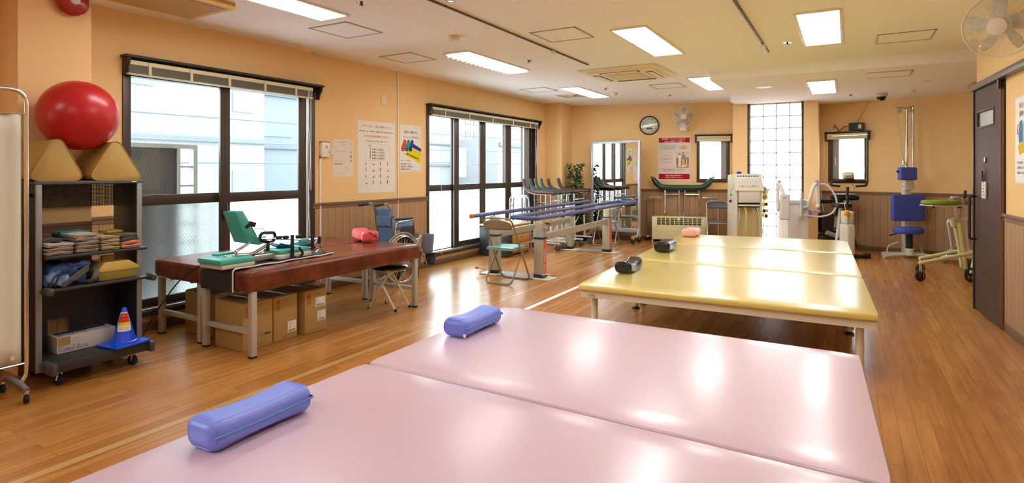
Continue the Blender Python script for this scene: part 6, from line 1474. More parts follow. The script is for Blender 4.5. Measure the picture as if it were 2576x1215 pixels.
# ------------------------------------------------------------------ treatment machines in front of the glass blocks
loc, L = facing(1884, 9.45)
t = thing('therapy_machine', 'cream electrotherapy tower with eight dials and coloured leads', 'therapy machine', loc, TH)
M_mc = mat('machine_cream', '#d8d3b8', 0.42); M_my = mat('machine_yellow', '#cbb87c', 0.5)
x0, x1_ = L(1849, 500)[0], L(1920, 500)[0]; zt = L(1884, 438)[2]; zc = L(1884, 478)[2]
mb = MB(); mb.prism([(0.0, 0.06), (0.0, zc), (0.10, zt), (0.36, zt-0.02), (0.38, 0.06)], x0+0.012, x0+0.045, 'x', 0.006); mb.prism([(0.0, 0.06), (0.0, zc), (0.10, zt), (0.36, zt-0.02), (0.38, 0.06)], x1_-0.045, x1_-0.012, 'x', 0.006)
mb.bx(x0+0.03, x1_-0.03, 0.34, 0.38, 0.06, zt-0.03); mb.build('housing', M_mc, t)
MB().bx(x0+0.04, x1_-0.04, 0.10, 0.12, 0.06, 0.70).build('back_recess', M_my, t)
def sl(a, b, o=0.0): return (a, -0.01+0.10*b-0.93*o, zc+(zt-zc)*b+0.35*o)
mb = MB(); mb.add([sl(x0, -.06, .012), sl(x1_, -.06, .012), sl(x1_, 1.0, .012), sl(x0, 1.0, .012), sl(x0, -.06, -.02), sl(x1_, -.06, -.02), sl(x1_, 1.0, -.02), sl(x0, 1.0, -.02)], [[0, 1, 2, 3], [4, 5, 6, 7], [0, 1, 5, 4], [1, 2, 6, 5], [2, 3, 7, 6], [3, 0, 4, 7]])
cp = mb.build('control_panel', M_mc, t)
mb = MB(); mb.add([sl(x0+0.05, .30, .0135), sl(x1_-0.05, .30, .0135), sl(x1_-0.03, .62, .0135), sl(x1_-0.05, .92, .0135), sl(x0+0.05, .92, .0135), sl(x0+0.03, .62, .0135)], [[0, 1, 2, 3, 4, 5]]); mb.build('dial_plate', mat('dial_plate', '#cfcfc6', 0.4), cp)
cols = ['#cfcfd0', '#5b86b8', '#d8bb58', '#d8cf9a', '#d6b7a2', '#5d94b0', '#dcae60', '#d5c785']
for k in range(8):
    a = x0+0.075+(x1_-x0-0.15)*k/7
    mb = MB(); mb.box(sl(a, 0.60, .015), (0.030, 0.004, 0.115), (-0.35, 0, 0), 0.002); mb.slot(1).box(sl(a, 0.84, .017), (0.020, 0.004, 0.022), (-0.35, 0, 0)); mb.slot(2)
    for q in range(4): mb.box(sl(a, 0.46+0.07*q, .0175), (0.010, 0.003, 0.008), (-0.35, 0, 0))
    mb.build('meter', [M_white, ink('#4a4644'), ink('#8c8a84')], cp)
    MB().lathe([(0.011, 0), (0.012, 0.012), (0.001, 0.016)], sl(a, 0.22, .013), (PI/2-0.35, 0, 0), 12).build('dial', mat('dial_'+cols[k].lstrip('#'), cols[k], 0.4), cp)
MB().bx(x0+0.06, x1_-0.055, -0.012, 0.05, 0.775, 0.965, 0.008).build('drawer_front', mat('machine_lid', '#d6d2ca', 0.4), t)
mb = MB(); put_text(mb, 'SUPER KINE', lambda a, b: (0.0+a, -0.0128, 0.875+b), 0.010, 0.05, 'c'); mb.build('lettering', ink('#7d7a74'), t, smooth=False)
mb = MB(); mb.bx(x0+0.055, x1_-0.05, 0.02, 0.06, 0.70, 0.775); mb.build('slot', M_black, t); MB().bx(x0+0.055, x1_-0.055, -0.008, 0.03, 0.715, 0.742, 0.003).build('tray', M_mc, t)
lc = ['#9bc2dd', '#a9d9a6', '#d5dd8a', '#8fb1d4', '#e0b6a6', '#dede7c', '#a6d8c0']
for k, a in enumerate((-0.16, -0.065, -0.05, 0.055, 0.085, 0.14, 0.165)):
    MB().tube(cr([(a, 0.04, 0.715), (a+0.006, -0.02, 0.60), (a-0.02+0.012*k, 0.0, 0.35), (a-0.06+0.025*k, 0.05, 0.14)], 6), 0.0042, 5).build('lead', mat('lead_%d' % k, lc[k], 0.5), t)
for k, (c_, dz) in enumerate((('#e7c9d2', 0), ('#a8c4e6', -0.06), ('#cfd8dd', -0.12), ('#cdd4a8', 0.05))):
    MB().tube(cr([(x0+0.02, 0.03, 1.06), (x0-0.035-0.01*k, 0.05, 0.95), (x0-0.06, 0.04, 0.66+dz*0.5), (x0-0.02, 0.03, 0.52+dz), (x0+0.07, 0.03, 0.58+dz), (x0+0.085, 0.04, 0.70)], 6), 0.004, 5).build('lead', mat('leadl_%d' % k, c_, 0.5), t)
MB().ball((x0-0.055, 0.05, 0.80), 0.024, n=14).build('suction_cup', mat('cup_navy', '#23285a', 0.4), t); MB().ball((x0-0.045, 0.05, 0.90), 0.014, n=12).build('suction_cup', M_black, t)
MB().rbox((x0+0.12, 0.14, zt+0.02), (0.075, 0.05, 0.05), 0.02, 5).build('top_sponge', mat('sponge_blue', '#24439c', 0.6), t)
M_cupy = mat('cup_yellow', '#e2a51c', 0.4)
MB().tube([(x1_-0.012, 0.1, 1.02), (x1_+0.055, 0.1, 1.04), (x1_+0.06, 0.1, 0.62)], 0.010, 6).build('pad_hanger', M_white, t)
mb = MB(); mb.lathe([(0.05, 0), (0.052, 0.012), (0.03, 0.02), (0.026, 0.012), (0.001, 0.012)], (x1_+0.055, 0.085, 0.865), (PI/2, 0, 0), 20); mb.build('electrode', M_cupy, t)
MB().lathe([(0.022, 0), (0.020, 0.006), (0.001, 0.007)], (x1_+0.055, 0.066, 0.865), (PI/2, 0, 0), 16).build('electrode_core', M_grey, t)
for k, (dx, z, m_) in enumerate(((0.03, 0.74, M_cupy), (0.085, 0.745, M_black), (0.05, 0.635, M_black), (0.095, 0.64, M_cupy), (0.03, 0.565, M_cupy), (0.085, 0.55, M_black))):
    MB().rbox((x1_+dx, 0.085, z), (0.052, 0.035, 0.058), 0.016, 4, None, (0, 0.4, 0)).build('electrode', m_, t)
for k, c_ in enumerate(('#7fae93', '#8d7f6a', '#c9d0cc')): MB().rbox((x1_+0.035+0.03*k, 0.10, 0.985-0.02*k), (0.06, 0.03, 0.12), 0.012, 4, None, (0, 0.35*(k-1), 0)).build('pad_bundle', mat('bundle_%d' % k, c_, 0.6), t)
for k in range(3): MB().tube(cr([(x1_+0.06, 0.09, 0.62), (x1_+0.10+0.02*k, 0.08, 0.50), (x1_+0.085, 0.08, 0.32), (x1_+0.09+0.015*k, 0.08, 0.16)], 6), 0.0035, 5).build('lead', mat('lead_w', '#d8dce0', 0.5), t)

loc, L = facing(2010, 9.05)
t = thing('microwave_therapy_unit', 'white therapy unit with two jointed arms and flat pads', 'therapy machine', loc, TH)
M_mw = mat('unit_white', '#dcdcda', 0.4); M_lil = mat('unit_lilac', '#b598c4', 0.45)
a0, a1 = L(1983, 500)[0], L(2036, 500)[0]; zt = L(2010, 510)[2]
MB().rbox(((a0+a1)/2, 0.19, zt/2+0.02), (a1-a0, 0.36, zt-0.04), 0.02, 5).build('body', M_mw, t)
MB().rbox(((a0+a1)/2, 0.17, zt+0.015), (a1-a0+0.02, 0.36, 0.07), 0.025, 5).build('control_top', mat('unit_top', '#e6e9ea', 0.4), t)
mb = MB(); [mb.box((a0+0.05+0.05*k, -0.012, zt+0.03), (0.03, 0.02, 0.012), None, 0.003) for k in range(5)]; mb.build('buttons', mat('unit_button', '#b9ccd4', 0.4), t)
for x in (a0+0.04, a1-0.04): MB().rbox((x, 0.18, 0.03), (0.05, 0.34, 0.06), 0.02, 4).build('foot', M_grey, t)
def arm_pad(u0, v0, w_, h_, rz_, dy, label):
    c = L(u0, v0, dy); p = MB().rbox(c, (w_, 0.035, h_), 0.016, 8, None, (0, 0, rz_)).build('pad', M_mw, t); p['label'] = label
    MB().rbox(c, (w_+0.008, 0.020, h_+0.008), 0.0099, 8, None, (0, 0, rz_)).build('pad_rim', mat('pad_rim', '#8d8e90', 0.4), p)
    return c
c1 = arm_pad(1974, 521, 0.135, 0.385, -0.15, -0.10, 'flat white pad facing the room'); c2 = arm_pad(2016, 515, 0.14, 0.385, 1.25, -0.05, 'flat white pad seen edge on')
mb = MB(); mb.box(L(1974, 497, -0.12), (0.05, 0.006, 0.012)); mb.build('pad_slot', M_grey, t)
MB().tube([L(1960, 458, 0.02), L(1970, 485, -0.03), L(1974, 515, -0.07)], [0.02, 0.028, 0.024], 10).build('arm', M_mw, t)
MB().tube([L(1958, 460, 0.03), L(1957, 500, 0.05), L(1958, 528, 0.06)], [0.022, 0.022, 0.022], 10).build('arm_post', M_mw, t)
MB().rbox(L(1960, 457, 0.02), (0.045, 0.045, 0.04), 0.014, 4).build('joint', M_lil, t); MB().rbox(L(1957, 529, 0.06), (0.03, 0.04, 0.03), 0.01, 4).build('joint', M_lil, t)
MB().tube(cr([L(2033, 518, 0.0), L(2040, 490, 0.0), L(2046, 470, 0.0), L(2054, 459, 0.0)], 5), [0.027]*16, 10).build('arm', M_mw, t)
MB().tube([L(2057, 458, 0.0), L(2058, 490, 0.02), L(2059, 522, 0.03)], [0.026, 0.032, 0.026], 10).build('arm', M_mw, t)
for (u, v, m_) in ((2054, 457, M_lil), (2057, 520, M_mw), (2033, 518, M_mw)): MB().ball(L(u, v, 0.0), 0.034, (1, 0.9, 1), 14).build('joint', m_, t)
MB().tube([L(2018, 524, -0.03), L(2033, 518, 0.0)], 0.022, 8).build('pad_bracket', M_mw, t)
MB().bx(L(2038, 532)[0], L(2063, 532)[0], -0.02, 0.06, L(2038, 535)[2], L(2038, 530)[2]+0.01, 0.004).build('arm_base', M_lil, t)
MB().bx(L(2038, 532)[0], L(2045, 532)[0], 0.0, 0.05, L(2038, 548)[2], L(2038, 533)[2], 0.004).build('arm_bracket', M_lil, t)
MB().tube(cr([L(2062, 464, 0.0), L(2078, 465, 0.0), L(2097, 485, -0.02), L(2105, 512, -0.03), L(2093, 536, -0.03), L(2062, 545, -0.03), L(2020, 541, -0.04)], 7), 0.014, 8).build('hose', M_mw, t)
MB().tube(cr([L(1957, 464, 0.03), L(1946, 464, 0.03), L(1938, 476, 0.03), L(1936, 520, 0.02), L(1940, 542, 0.0), L(1966, 548, -0.09)], 6), 0.0045, 6).build('cable', mat('cable_lilac', '#b7b2bd', 0.5), t)

# ------------------------------------------------------------------ exercise bikes
loc, L = facing(2131, 8.55)
t = thing('exercise_bike', 'white exercise bike with black handlebar and orange bottle cap', 'exercise bike', loc, TH)
M_bkw = mat('bike_cream', '#cfcbbb', 0.42)
mb = MB(); zA, zB = L(2131, 660)[2], L(2131, 563)[2]
MB().rbox((0.0, 0.0, (0.05+zB)/2), (L(2141, 500)[0]-L(2119, 500)[0], 0.22, zB-0.05), 0.03, 6).build('body', M_bkw, t)
up = MB().rbox((0.005, 0, (zB+L(2131, 531)[2])/2), (0.118, 0.16, L(2131, 531)[2]-zB), 0.02, 6).build('upper_cover', M_bkw, t)
mb = MB()
for k in range(6):
    for sg in (-1, 1): mb.box((0.005+sg*0.034, -0.081, L(2131, 541+4.0*k)[2]), (0.034, 0.004, 0.006))
mb.build('vent_slots', mat('bike_slot', '#85816f', 0.6), up)
MB().rbox(L(2130, 536, -0.10), (0.075, 0.05, 0.085), 0.022, 5).build('bottle_cap', mat('bike_orange', '#f09a16', 0.4), t)
MB().tube([L(2131, 533), L(2132, 470)], 0.021, 10).build('stem', M_black, t)
MB().tube(fil([L(2112, 468.5, -0.02), L(2089, 466, -0.04), L(2091, 456, 0.0), L(2134, 457, 0.04), L(2178, 456, 0.0), L(2181, 467, -0.04), L(2153, 468.5, -0.02)], 0.045, 6), 0.0165, 10).build('handlebar', M_rubber, t)
MB().rbox(L(2134, 442, -0.02), (0.155, 0.06, 0.10), 0.02, 5, None, (-0.35, 0, 0)).build('monitor', mat('bike_monitor', '#b5ad92', 0.4), t)
MB().box(L(2134, 439, -0.055), (0.11, 0.01, 0.035), (-0.35, 0, 0), 0.003).build('screen', mat('bike_screen', '#dcdcc0', 0.3), t)
MB().rbox(L(2134, 452, -0.01), (0.15, 0.07, 0.07), 0.02, 5).build('console', M_black, t)
MB().tube(cr([L(2143, 462), L(2150, 475), L(2141, 488), L(2137, 495)], 5), 0.003, 5).build('wire', M_black, t)
MB().tube(cr([L(2128, 528), L(2125, 518), L(2127, 505)], 5), 0.004, 5).build('antenna_wire', M_white, t)
MB().rbox((0.04, 0.0, 0.035), (0.56, 0.09, 0.05), 0.02, 5).build('base_bar', M_black, t); MB().rbox((0.30, 0.0, 0.04), (0.06, 0.10, 0.075), 0.02, 5).build('end_foot', M_rubber, t)
MB().rbox((0.02, 0.28, 0.06), (0.10, 0.55, 0.06), 0.02, 5).build('base_beam', M_bkw, t)
MB().lathe([(0.001, -0.04), (0.12, -0.04), (0.14, -0.02), (0.14, 0.02), (0.12, 0.04), (0.001, 0.04)], (0.14, 0.25, 0.20), (0, PI/2, 0.5), 28).build('flywheel_cover', M_black, t)
MB().tube([(0.06, 0.40, 0.08), (0.17, 0.46, 0.74)], 0.028, 10).build('seat_post', M_bkw, t); MB().rbox((0.18, 0.46, 0.76), (0.22, 0.24, 0.07), 0.03, 6).build('saddle', M_black, t)
loc, L = facing(2085, 9.35)
t = thing('exercise_bike', 'dark exercise bike with black round seat behind the white bike', 'exercise bike', loc, TH)
MB().rbox(L(2125, 497, 0.0), (0.37, 0.24, 0.085), 0.04, 7).build('saddle', M_rubber, t); MB().rbox(L(2122, 488.5, 0.0), (0.30, 0.20, 0.02), 0.009, 5).build('saddle_top', mat('saddle_top', '#b6babf', 0.3), t)
MB().tube([L(2112, 502), L(2110, 535), L(2104, 570)], [0.055, 0.045, 0.04], 10).build('seat_tube', M_black, t)
MB().tube([L(2106, 545, -0.02), L(2100, 580, -0.02)], 0.033, 10).build('seat_post', mat('bike_grey', '#a9aaa0', 0.4), t)
mb = MB(); [mb.bx(L(2108+5*(k % 3), 0)[0], L(2111+5*(k % 3), 0)[0], -0.055, -0.045, L(0, 522+5*(k//3))[2], L(0, 519+5*(k//3))[2]) for k in range(9)]; mb.build('keypad', M_dgrey, t)
MB().rbox(L(2078, 506, 0.0), (0.26, 0.10, 0.07), 0.02, 5).build('handle_arm', M_black, t)
MB().rbox(L(2078, 560, 0.05), (0.20, 0.16, 0.32), 0.04, 6).build('body_cover', mat('bike_plum', '#2a1a20', 0.5), t)
MB().rbox(L(2088, 600, 0.0), (0.42, 0.20, 0.14), 0.05, 6).build('drive_cover', M_black, t)
MB().tube(cr([L(2080, 585, -0.1), L(2092, 590, -0.1), L(2112, 595, -0.1)], 4), 0.04, 10).build('pedal_arm', mat('bike_grey', '#a9aaa0', 0.4), t)
MB().ring(L(2106, 584, -0.08), 0.07, 0.009, (1.2, 0, 0), 24, 6).build('foot_strap', M_rubber, t)
for (u) in (2062, 2112): MB().rbox((L(u, 0)[0], 0.05, 0.03), (0.05, 0.45, 0.06), 0.02, 4).build('base_bar', M_black, t)
MB().bx(L(2066, 0)[0], L(2110, 0)[0], 0.0, 0.08, 0.04, 0.09).build('base_beam', M_black, t)
MB().tube([L(2104, 575), L(2098, 608), (L(2090, 0)[0], 0.04, 0.07)], 0.03, 8).build('frame_tube', M_black, t)

# ------------------------------------------------------------------ box, strip and cords around the right small window
def seg(a, b, s, off, z): d = (Vector(b)-Vector(a)).normalized(); return (a[0]+d.x*s+d.y*off, a[1]+d.y*s-d.x*off, z)
zv = 1.953
t = thing('control_box', 'black electric box standing on shelf above the right window', 'control box', seg(C2, D2, s5a+0.44, 0.055, zv), rzR)
MB().rbox((0.0, 0, 0.068), (0.215, 0.085, 0.132), 0.010, 5).build('case', M_black, t); MB().bx(0.04, 0.08, -0.0455, -0.0425, 0.035, 0.10).build('sticker', M_paper, t)
MB().lathe([(0.012, 0), (0.012, 0.014), (0.001, 0.016)], (0.108, 0, 0.10), (0, PI/2, 0), 12).build('knob', M_grey, t)
t2 = thing('power_strip', 'cream power strip on the shelf above right window', 'power strip', seg(C2, D2, s5a+0.08, 0.05, zv), rzR)
MB().rbox((0.0, 0, 0.014), (0.15, 0.05, 0.026), 0.006, 4).build('body', M_cream, t2)
MB().tube(cr([(-0.11, 0, 0.08), (-0.17, -0.03, 0.075), (-0.22, -0.05, 0.03), (-0.25, -0.055, 0.012), (-0.30, -0.04, 0.09), (-0.33, -0.02, 0.10), (-0.335, -0.01, 0.055)], 6), 0.006, 6).build('cable', M_black, t)
tag(MB().tube(cr([seg(C2, D2, s5a-0.02, 0.07, zv+0.01), seg(C2, D2, s5a-0.065, 0.04, 1.9), seg(C2, D2, s5a-0.05, 0.035, 1.5), seg(C2, D2, s5a-0.09, 0.04, 1.2), seg(C2, D2, s5a-0.10, 0.05, 0.9), seg(C2, D2, s5a-0.04, 0.10, 0.55), seg(C2, D2, s5a+0.08, 0.16, 0.30), seg(C2, D2, s5a+0.10, 0.2, 0.10), seg(C2, D2, s5a+0.12, 0.2, 0.02)], 6), 0.007, 6).build('white_cord', M_white), 'white cord hanging from the power strip down the wall', 'cord')
tag(MB().tube([seg(C2, D2, s5a+0.44, 0.05, zv+0.135), seg(C2, D2, s5a+0.62, 0.03, ZS-0.005)], 0.003, 5).build('thin_cable', mat('cable_tan', '#9c7b4a', 0.6)), 'thin tan cable from black box up to ceiling', 'cable')

# ------------------------------------------------------------------ traction chair
loc, L = facing(2288, 8.72)
t = thing('traction_chair', 'blue cushioned traction chair with chrome pulley posts on white base', 'traction chair', loc, TH)
M_trw = mat('traction_white', '#d9d6cb', 0.4); M_trb = vinyl('traction_blue', '#3f58bc', 0.38, (120, 0.05))
mb = MB(); mb.bx(L(2283, 0)[0], L(2299, 0)[0], 0.06, 0.14, 0.05, L(0, 460)[2], 0.004); mb.build('column', M_trw, t)
MB().rbox((L(2292, 0)[0], 0.055, L(0, 463)[2]), (0.13, 0.05, 0.19), 0.012, 5).build('carriage', M_trw, t)
for u in (2274, 2307): MB().lathe([(0.008, 0), (0.008, 0.012), (0.017, 0.014), (0.017, 0.03), (0.001, 0.032)], (L(u, 0)[0]+(0.02 if u < 2290 else -0.02), 0.05, L(0, 469)[2]), (0, -PI/2 if u < 2290 else PI/2, 0), 14).build('knob', M_trw, t)
def cush(u0, u1, v0, v1, dy, th, nm): 
    a, b = L(u0, v0), L(u1, v1); MB().rbox(((a[0]+b[0])/2, dy, (a[2]+b[2])/2), (b[0]-a[0], th, a[2]-b[2]), 0.02, 8).build(nm, M_trb, t)
cush(2263.5, 2306, 420.5, 453, 0.02, 0.09, 'head_pad'); cush(2246, 2327, 489.5, 556, 0.02, 0.07, 'back_pad')
c = L(2276, 578); sw = (L(2312, 0)[0]-L(2241, 0)[0])/2; MB().lathe([(0.001, -0.045), (sw*0.92, -0.045), (sw*0.985, -0.034), (sw, -0.01), (sw, 0.015), (sw*0.97, 0.034), (sw*0.88, 0.045), (0.001, 0.048)], (c[0], -0.08, c[2]), None, 40, 1.0, 0.72).build('seat', M_trb, t)
MB().cyl((L(2276.5, 0)[0], -0.10, 0.09), (L(2276.5, 0)[0], -0.10, 0.40), 0.042, n=18).build('seat_post', M_black, t)
MB().lathe([(0.06, 0), (0.06, 0.09), (0.045, 0.10), (0.001, 0.10)], (L(2276.5, 0)[0], -0.10, 0.04), None, 20).build('post_socket', M_trw, t)
MB().tube([(L(2272, 0)[0], -0.10, 0.375), L(2255, 587.5, -0.12), L(2238, 592, -0.12)], [0.008, 0.008, 0.011], 8).build('lever', M_black, t)
mb = MB(); z_ = 0.045
mb.tube(fil([(L(2208, 0)[0], -0.14, 0.03), (L(2240, 0)[0], -0.10, z_), (L(2276, 0)[0], -0.10, z_), (L(2300, 0)[0], -0.12, z_), (L(2330, 0)[0], -0.20, 0.03)], 0.06), 0.028, 8); mb.build('front_foot', M_trw, t)
MB().tube([(L(2234, 0)[0], 0.14, 0.03), (L(2340, 0)[0], 0.14, 0.03)], 0.025, 8).build('rear_foot', M_trw, t)
MB().tube([(L(2288, 0)[0], -0.10, 0.045), (L(2290, 0)[0], 0.12, 0.045)], 0.035, 8).build('base_beam', M_trw, t)
for (ua, ub, uc_) in ((2271, 2248, 2246), (2294, 2332, 2338)): MB().tube(fil([(L(ua, 0)[0], 0.10, L(0, 611)[2]), (L(ub, 0)[0], 0.14, L(0, 622)[2]), (L(uc_, 0)[0], 0.14, 0.03)], 0.06), 0.012, 8).build('side_brace', M_trw, t)
for u in (2281, 2297): MB().cyl(L(u, 422, 0.10), L(u, 270, 0.10), 0.0185, n=14).build('chrome_post', M_chrome, t)
MB().tube([L(2251, 269, 0.02), L(2281, 272, 0.06)], 0.014, 8).build('pulley_arm', M_alu, t); MB().tube([L(2281, 274, 0.1), L(2298, 266, 0.1)], 0.012, 8).build('pulley_arm', M_alu, t)
for u, v in ((2261, 278), (2288, 277)): MB().lathe([(0.001, -0.012), (0.036, -0.012), (0.040, -0.009), (0.030, 0), (0.040, 0.009), (0.036, 0.012), (0.001, 0.012)], L(u, v, 0.03), (PI/2, 0, 0), 20).build('pulley', mat('pulley_cream', '#d8d2b4', 0.4), t)
MB().tube([L(2255, 278, 0.03), L(2273, 405, 0.03), L(2273, 418, 0.03)], 0.006, 6).build('rope', mat('rope_cream', '#cfc4a6', 0.8), t); MB().tube([L(2295, 278, 0.03), L(2284, 375, 0.06), L(2279, 418, 0.06)], 0.006, 6).build('rope', mat('rope_cream', '#cfc4a6', 0.8), t)
MB().tube([L(2273, 404, 0.03), L(2273, 414, 0.03)], 0.016, 8).build('spring_hook', M_chrome, t)
MB().rbox(L(2259, 432, 0.03), (0.05, 0.03, 0.03), 0.01, 4, None, (0, 0.5, 0)).build('strap', M_black, t)

# ------------------------------------------------------------------ green topped walker and the frame behind it
loc, L = facing(2400, 7.05)
t = thing('walker', 'pale green wheeled walker with bright green top beside the door', 'walker', loc, TH)
M_wg = mat('walker_pale', '#d3d89e', 0.42); M_gr = vinyl('top_green', '#7fa62c', 0.4)
a, b = L(2320, 503), L(2411, 514)
aw = (b[0]-a[0])/2; MB().lathe([(0.001, -0.024), (aw*0.93, -0.024), (aw*0.99, -0.014), (aw, 0.0), (aw*0.985, 0.012), (aw*0.92, 0.022), (0.001, 0.026)], ((a[0]+b[0])/2, 0.0, (a[2]+b[2])/2), None, 40, 1.0, 0.62).build('arm_cushion', M_gr, t)
MB().rbox(((a[0]+b[0])/2+0.01, 0.0, a[2]-0.065), (b[0]-a[0]-0.06, 0.22, 0.02), 0.008, 5).build('top_plate', M_trw, t)
for u in (2332, 2396): MB().lathe([(0.016, 0), (0.016, 0.02), (0.001, 0.02)], (L(u, 0)[0], -0.1, a[2]-0.095), None, 12).build('bolt', M_black, t)
for dy in (-0.09, 0.09):
    MB().tube([L(2403, 516, dy), L(2412, 562, dy)], 0.020, 10).build('upper_tube', M_alu, t); MB().tube([L(2420, 520, dy), L(2414, 562, dy)], 0.014, 8).build('upper_tube', M_alu, t)
    MB().tube([L(2411, 560, dy), L(2419, 620, dy), L(2428, 676, dy)], 0.030, 12).build('main_post', M_wg, t)
    MB().tube([L(2402, 572, dy), L(2412, 625, dy), L(2419, 672, dy)], 0.016, 8).build('gas_strut', M_wg, t)
    MB().rbox(L(2397, 562, dy), (0.05, 0.05, 0.10), 0.015, 5, None, (0, -0.4, 0)).build('clamp', M_wg, t)
for (dy, v0, v1) in ((-0.26, 662, 641), (0.24, 650, 636)):
    MB().tube(cr([L(2313, v0, dy), L(2360, v0-9, dy), L(2405, v0-18, dy), L(2435, v1-2, dy), L(2452, v1, dy*0.8), L(2462, v1+16, dy*0.8)], 5), 0.021, 10).build('base_tube', M_wg, t)
    k = L(2316, v0+4, dy); MB().tube([k, (k[0], k[1], 0.09)], 0.016, 8).build('caster_stem', M_chrome, t)
    f = MB(); f.bx(k[0]-0.028, k[0]-0.02, dy-0.02, dy+0.02, 0.05, 0.13); f.bx(k[0]+0.02, k[0]+0.028, dy-0.02, dy+0.02, 0.05, 0.13); f.bx(k[0]-0.028, k[0]+0.028, dy-0.02, dy+0.02, 0.12, 0.13)
    f = f.build('caster', M_chrome, t)
    MB().lathe([(0.001, -0.016), (0.05, -0.016), (0.065, -0.010), (0.065, 0.010), (0.05, 0.016), (0.001, 0.016)], (k[0]-0.005, dy, 0.066), (PI/2, 0, 0.2), 24).build('wheel', M_rubber, f)
for dy in (-0.30, 0.22):
    x = L(2441, 0, dy)[0]; w_ = MB(); w_.ring((x, dy, 0.085), 0.070, 0.015, (PI/2, 0, 0.25), 30, 10); w_ = w_.build('rear_wheel', M_rubber, t)
    mb = MB(); mb.lathe([(0.001, -0.018), (0.02, -0.018), (0.02, 0.018), (0.001, 0.018)], (x, dy, 0.085), (PI/2, 0, 0.25), 14)
    for q in range(3): mb.tube([(x, dy, 0.085), (x+0.06*math.cos(q*2.094+0.5), dy+0.015*math.cos(q*2.094+0.5), 0.085+0.06*math.sin(q*2.094+0.5))], 0.010, 6)
    mb.build('wheel_hub', M_dgrey, w_)
    MB().tube([L(2452, 645, dy*0.8), (x+0.02, dy*0.95, 0.09)], 0.018, 8).build('wheel_fork', M_wg, t)
MB().box((L(2441, 0, 0)[0], -0.04, 0.18), (0.09, 0.30, 0.08), None, 0.02).build('brake_cover', M_black, t)
MB().tube([L(2421, 498, -0.1), L(2424, 520, -0.1), L(2423, 548, -0.1)], 0.010, 8).build('brake_rod', M_alu, t)
MB().rbox(L(2427, 489, -0.1), (0.028, 0.03, 0.10), 0.012, 5, None, (0, 0.12, 0)).build('grip', M_black, t)
MB().tube(cr([L(2415, 520, -0.08), L(2420, 535, -0.06), L(2410, 545, -0.04)], 4), 0.004, 5).build('brake_wire', mat('wire_green', '#6fa04a', 0.5), t)
loc, L = facing(2400, 8.15)
t = thing('patient_lift', 'white frame with grey padded tube and clear wheels behind green walker', 'patient lift', loc, TH)
MB().tube([L(2392, 505), L(2460, 507)], 0.055, 14).build('padded_tube', mat('lift_grey', '#9b9080', 0.6), t)
MB().box(L(2401, 496, -0.02), (0.085, 0.05, 0.02), None, 0.004).build('top_plate', M_white, t)
MB().tube(fil([L(2443, 551.5), L(2384, 552), L(2396, 628)], 0.06, 6), 0.020, 8).build('side_frame', mat('lift_silver', '#c0bfb8', 0.35, metal=0.4), t)
MB().bx(L(2415, 0)[0], L(2444, 0)[0], -0.02, 0.02, L(0, 555)[2], L(0, 547)[2], 0.004).build('cross_plate', M_trw, t)
MB().tube([L(2410, 610), L(2400, 622), L(2386, 634)], 0.018, 8).build('link', mat('lift_silver', '#c0bfb8', 0.35, metal=0.4), t)
MB().tube([L(2430, 551), L(2440, 648)], 0.018, 8).build('rear_post', mat('lift_silver', '#c0bfb8', 0.35, metal=0.4), t)
MB().bx(L(2374, 0)[0], L(2455, 0)[0], -0.07, 0.07, L(0, 652)[2], L(0, 643)[2], 0.006).build('base', M_trw, t)
for u, dy in ((2372, -0.04), (2450, -0.04), (2450, 0.06)):
    f = MB().tube([(L(u, 0)[0]+0.03, dy, 0.12), (L(u, 0)[0]+0.01, dy, 0.06)], 0.012, 8).build('caster', M_chrome, t)
    MB().ball((L(u, 0)[0], dy, 0.05), 0.05, (1, 0.55, 1), 16).build('wheel', mat('wheel_clear', '#8e918f', 0.15, metal=0.3), f)

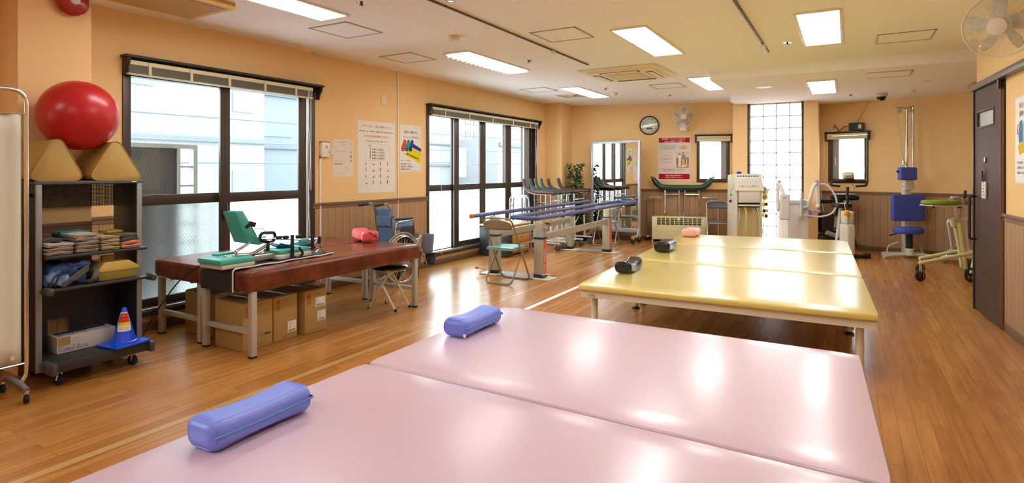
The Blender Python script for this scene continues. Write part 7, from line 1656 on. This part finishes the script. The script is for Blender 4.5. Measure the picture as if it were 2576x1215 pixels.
# ------------------------------------------------------------------ things on the door and right wall
dA, dB = (1.045, 6.90), (1.092, 6.112)
t = thing('door_tag', 'white tag hanging on a cord from hook on brown door', 'tag', PL(2481, 405, dA, dB))
def D(u, v, off): p = PL(u, v, dA, dB); return (p[0]-off, p[1], p[2])
MB().rbox(D(2481, 403, 0.008), (0.016, 0.02, 0.05), 0.006, 4).build('hook', M_chrome, t, True)
MB().tube(cr([D(2481, 408, 0.018), D(2484, 420, 0.018), D(2486, 430, 0.015), D(2482, 440, 0.012), D(2478, 455, 0.012)], 5), 0.0025, 5).build('cord', mat('cord_brown', '#6a5138', 0.7), t, True)
MB().tube([D(2475.5, 430, 0.014), D(2476, 455, 0.014)], 0.007, 6).build('strap', M_black, t, True)
p0, p1 = D(2472, 457, 0.010), D(2484, 500, 0.010)
MB().bx(p1[0]-0.008, p1[0]+0.004, p1[1], p0[1], p1[2], p0[2], 0.002).build('card', M_paper, t, True)
mb = MB(); [mb.slot(k % 2).bx(p1[0]-0.0095, p1[0]-0.0085, p1[1]+0.03+0.012*(k % 3), p1[1]+0.06+0.012*(k % 3), p1[2]+0.025+0.028*k, p1[2]+0.037+0.028*k) for k in range(7)]
mb.build('card_print', [ink('#39458a'), ink('#a23a4a')], t, True)
t = thing('poster', 'poster in a clear sleeve on the right wall beside door', 'poster', (wr(5.795)-0.002, 5.795, 1.85), math.atan2(-1, 0.045)); w, h = 0.46, 0.64
sheet(t, w, h, mat('sleeve_paper', '#f0eeea', 0.45))
els = [('p', '#b9482f', [(0.08, 0.42), (0.13, 0.30), (0.16, 0.31), (0.12, 0.44)]), ('p', '#5f8db8', [(0.15, 0.42), (0.22, 0.28), (0.36, 0.27), (0.40, 0.52), (0.18, 0.54)]), ('p', '#9fb9a4', [(0.40, 0.30), (0.60, 0.30), (0.60, 0.52), (0.42, 0.52)]), ('p', '#d8bd4a', [(0.12, 0.56), (0.55, 0.50), (0.60, 0.63), (0.20, 0.68)]),
       ('t', '#55504c', '毎日の', 0.2, 0.12, 0.07, 'l', 0.3), ('t', '#55504c', '運動を', 0.2, 0.22, 0.07, 'l', 0.3), ('t', '#55504c', '筋力維持・向上', 0.1, 0.78, 0.035, 'l', 0.5), ('t', '#55504c', '柔軟性の改善', 0.1, 0.84, 0.035, 'l', 0.45), ('t', '#55504c', '関節の安定化', 0.1, 0.90, 0.035, 'l', 0.45)]
printed(t, 'lettering', w, h, els)
MB().bx(-0.014, w+0.014, -0.0006, -0.0002, -h-0.014, 0.014).build('clear_sleeve', mat('sleeve_edge', '#e4e0da', 0.25, coat=0.5), t)
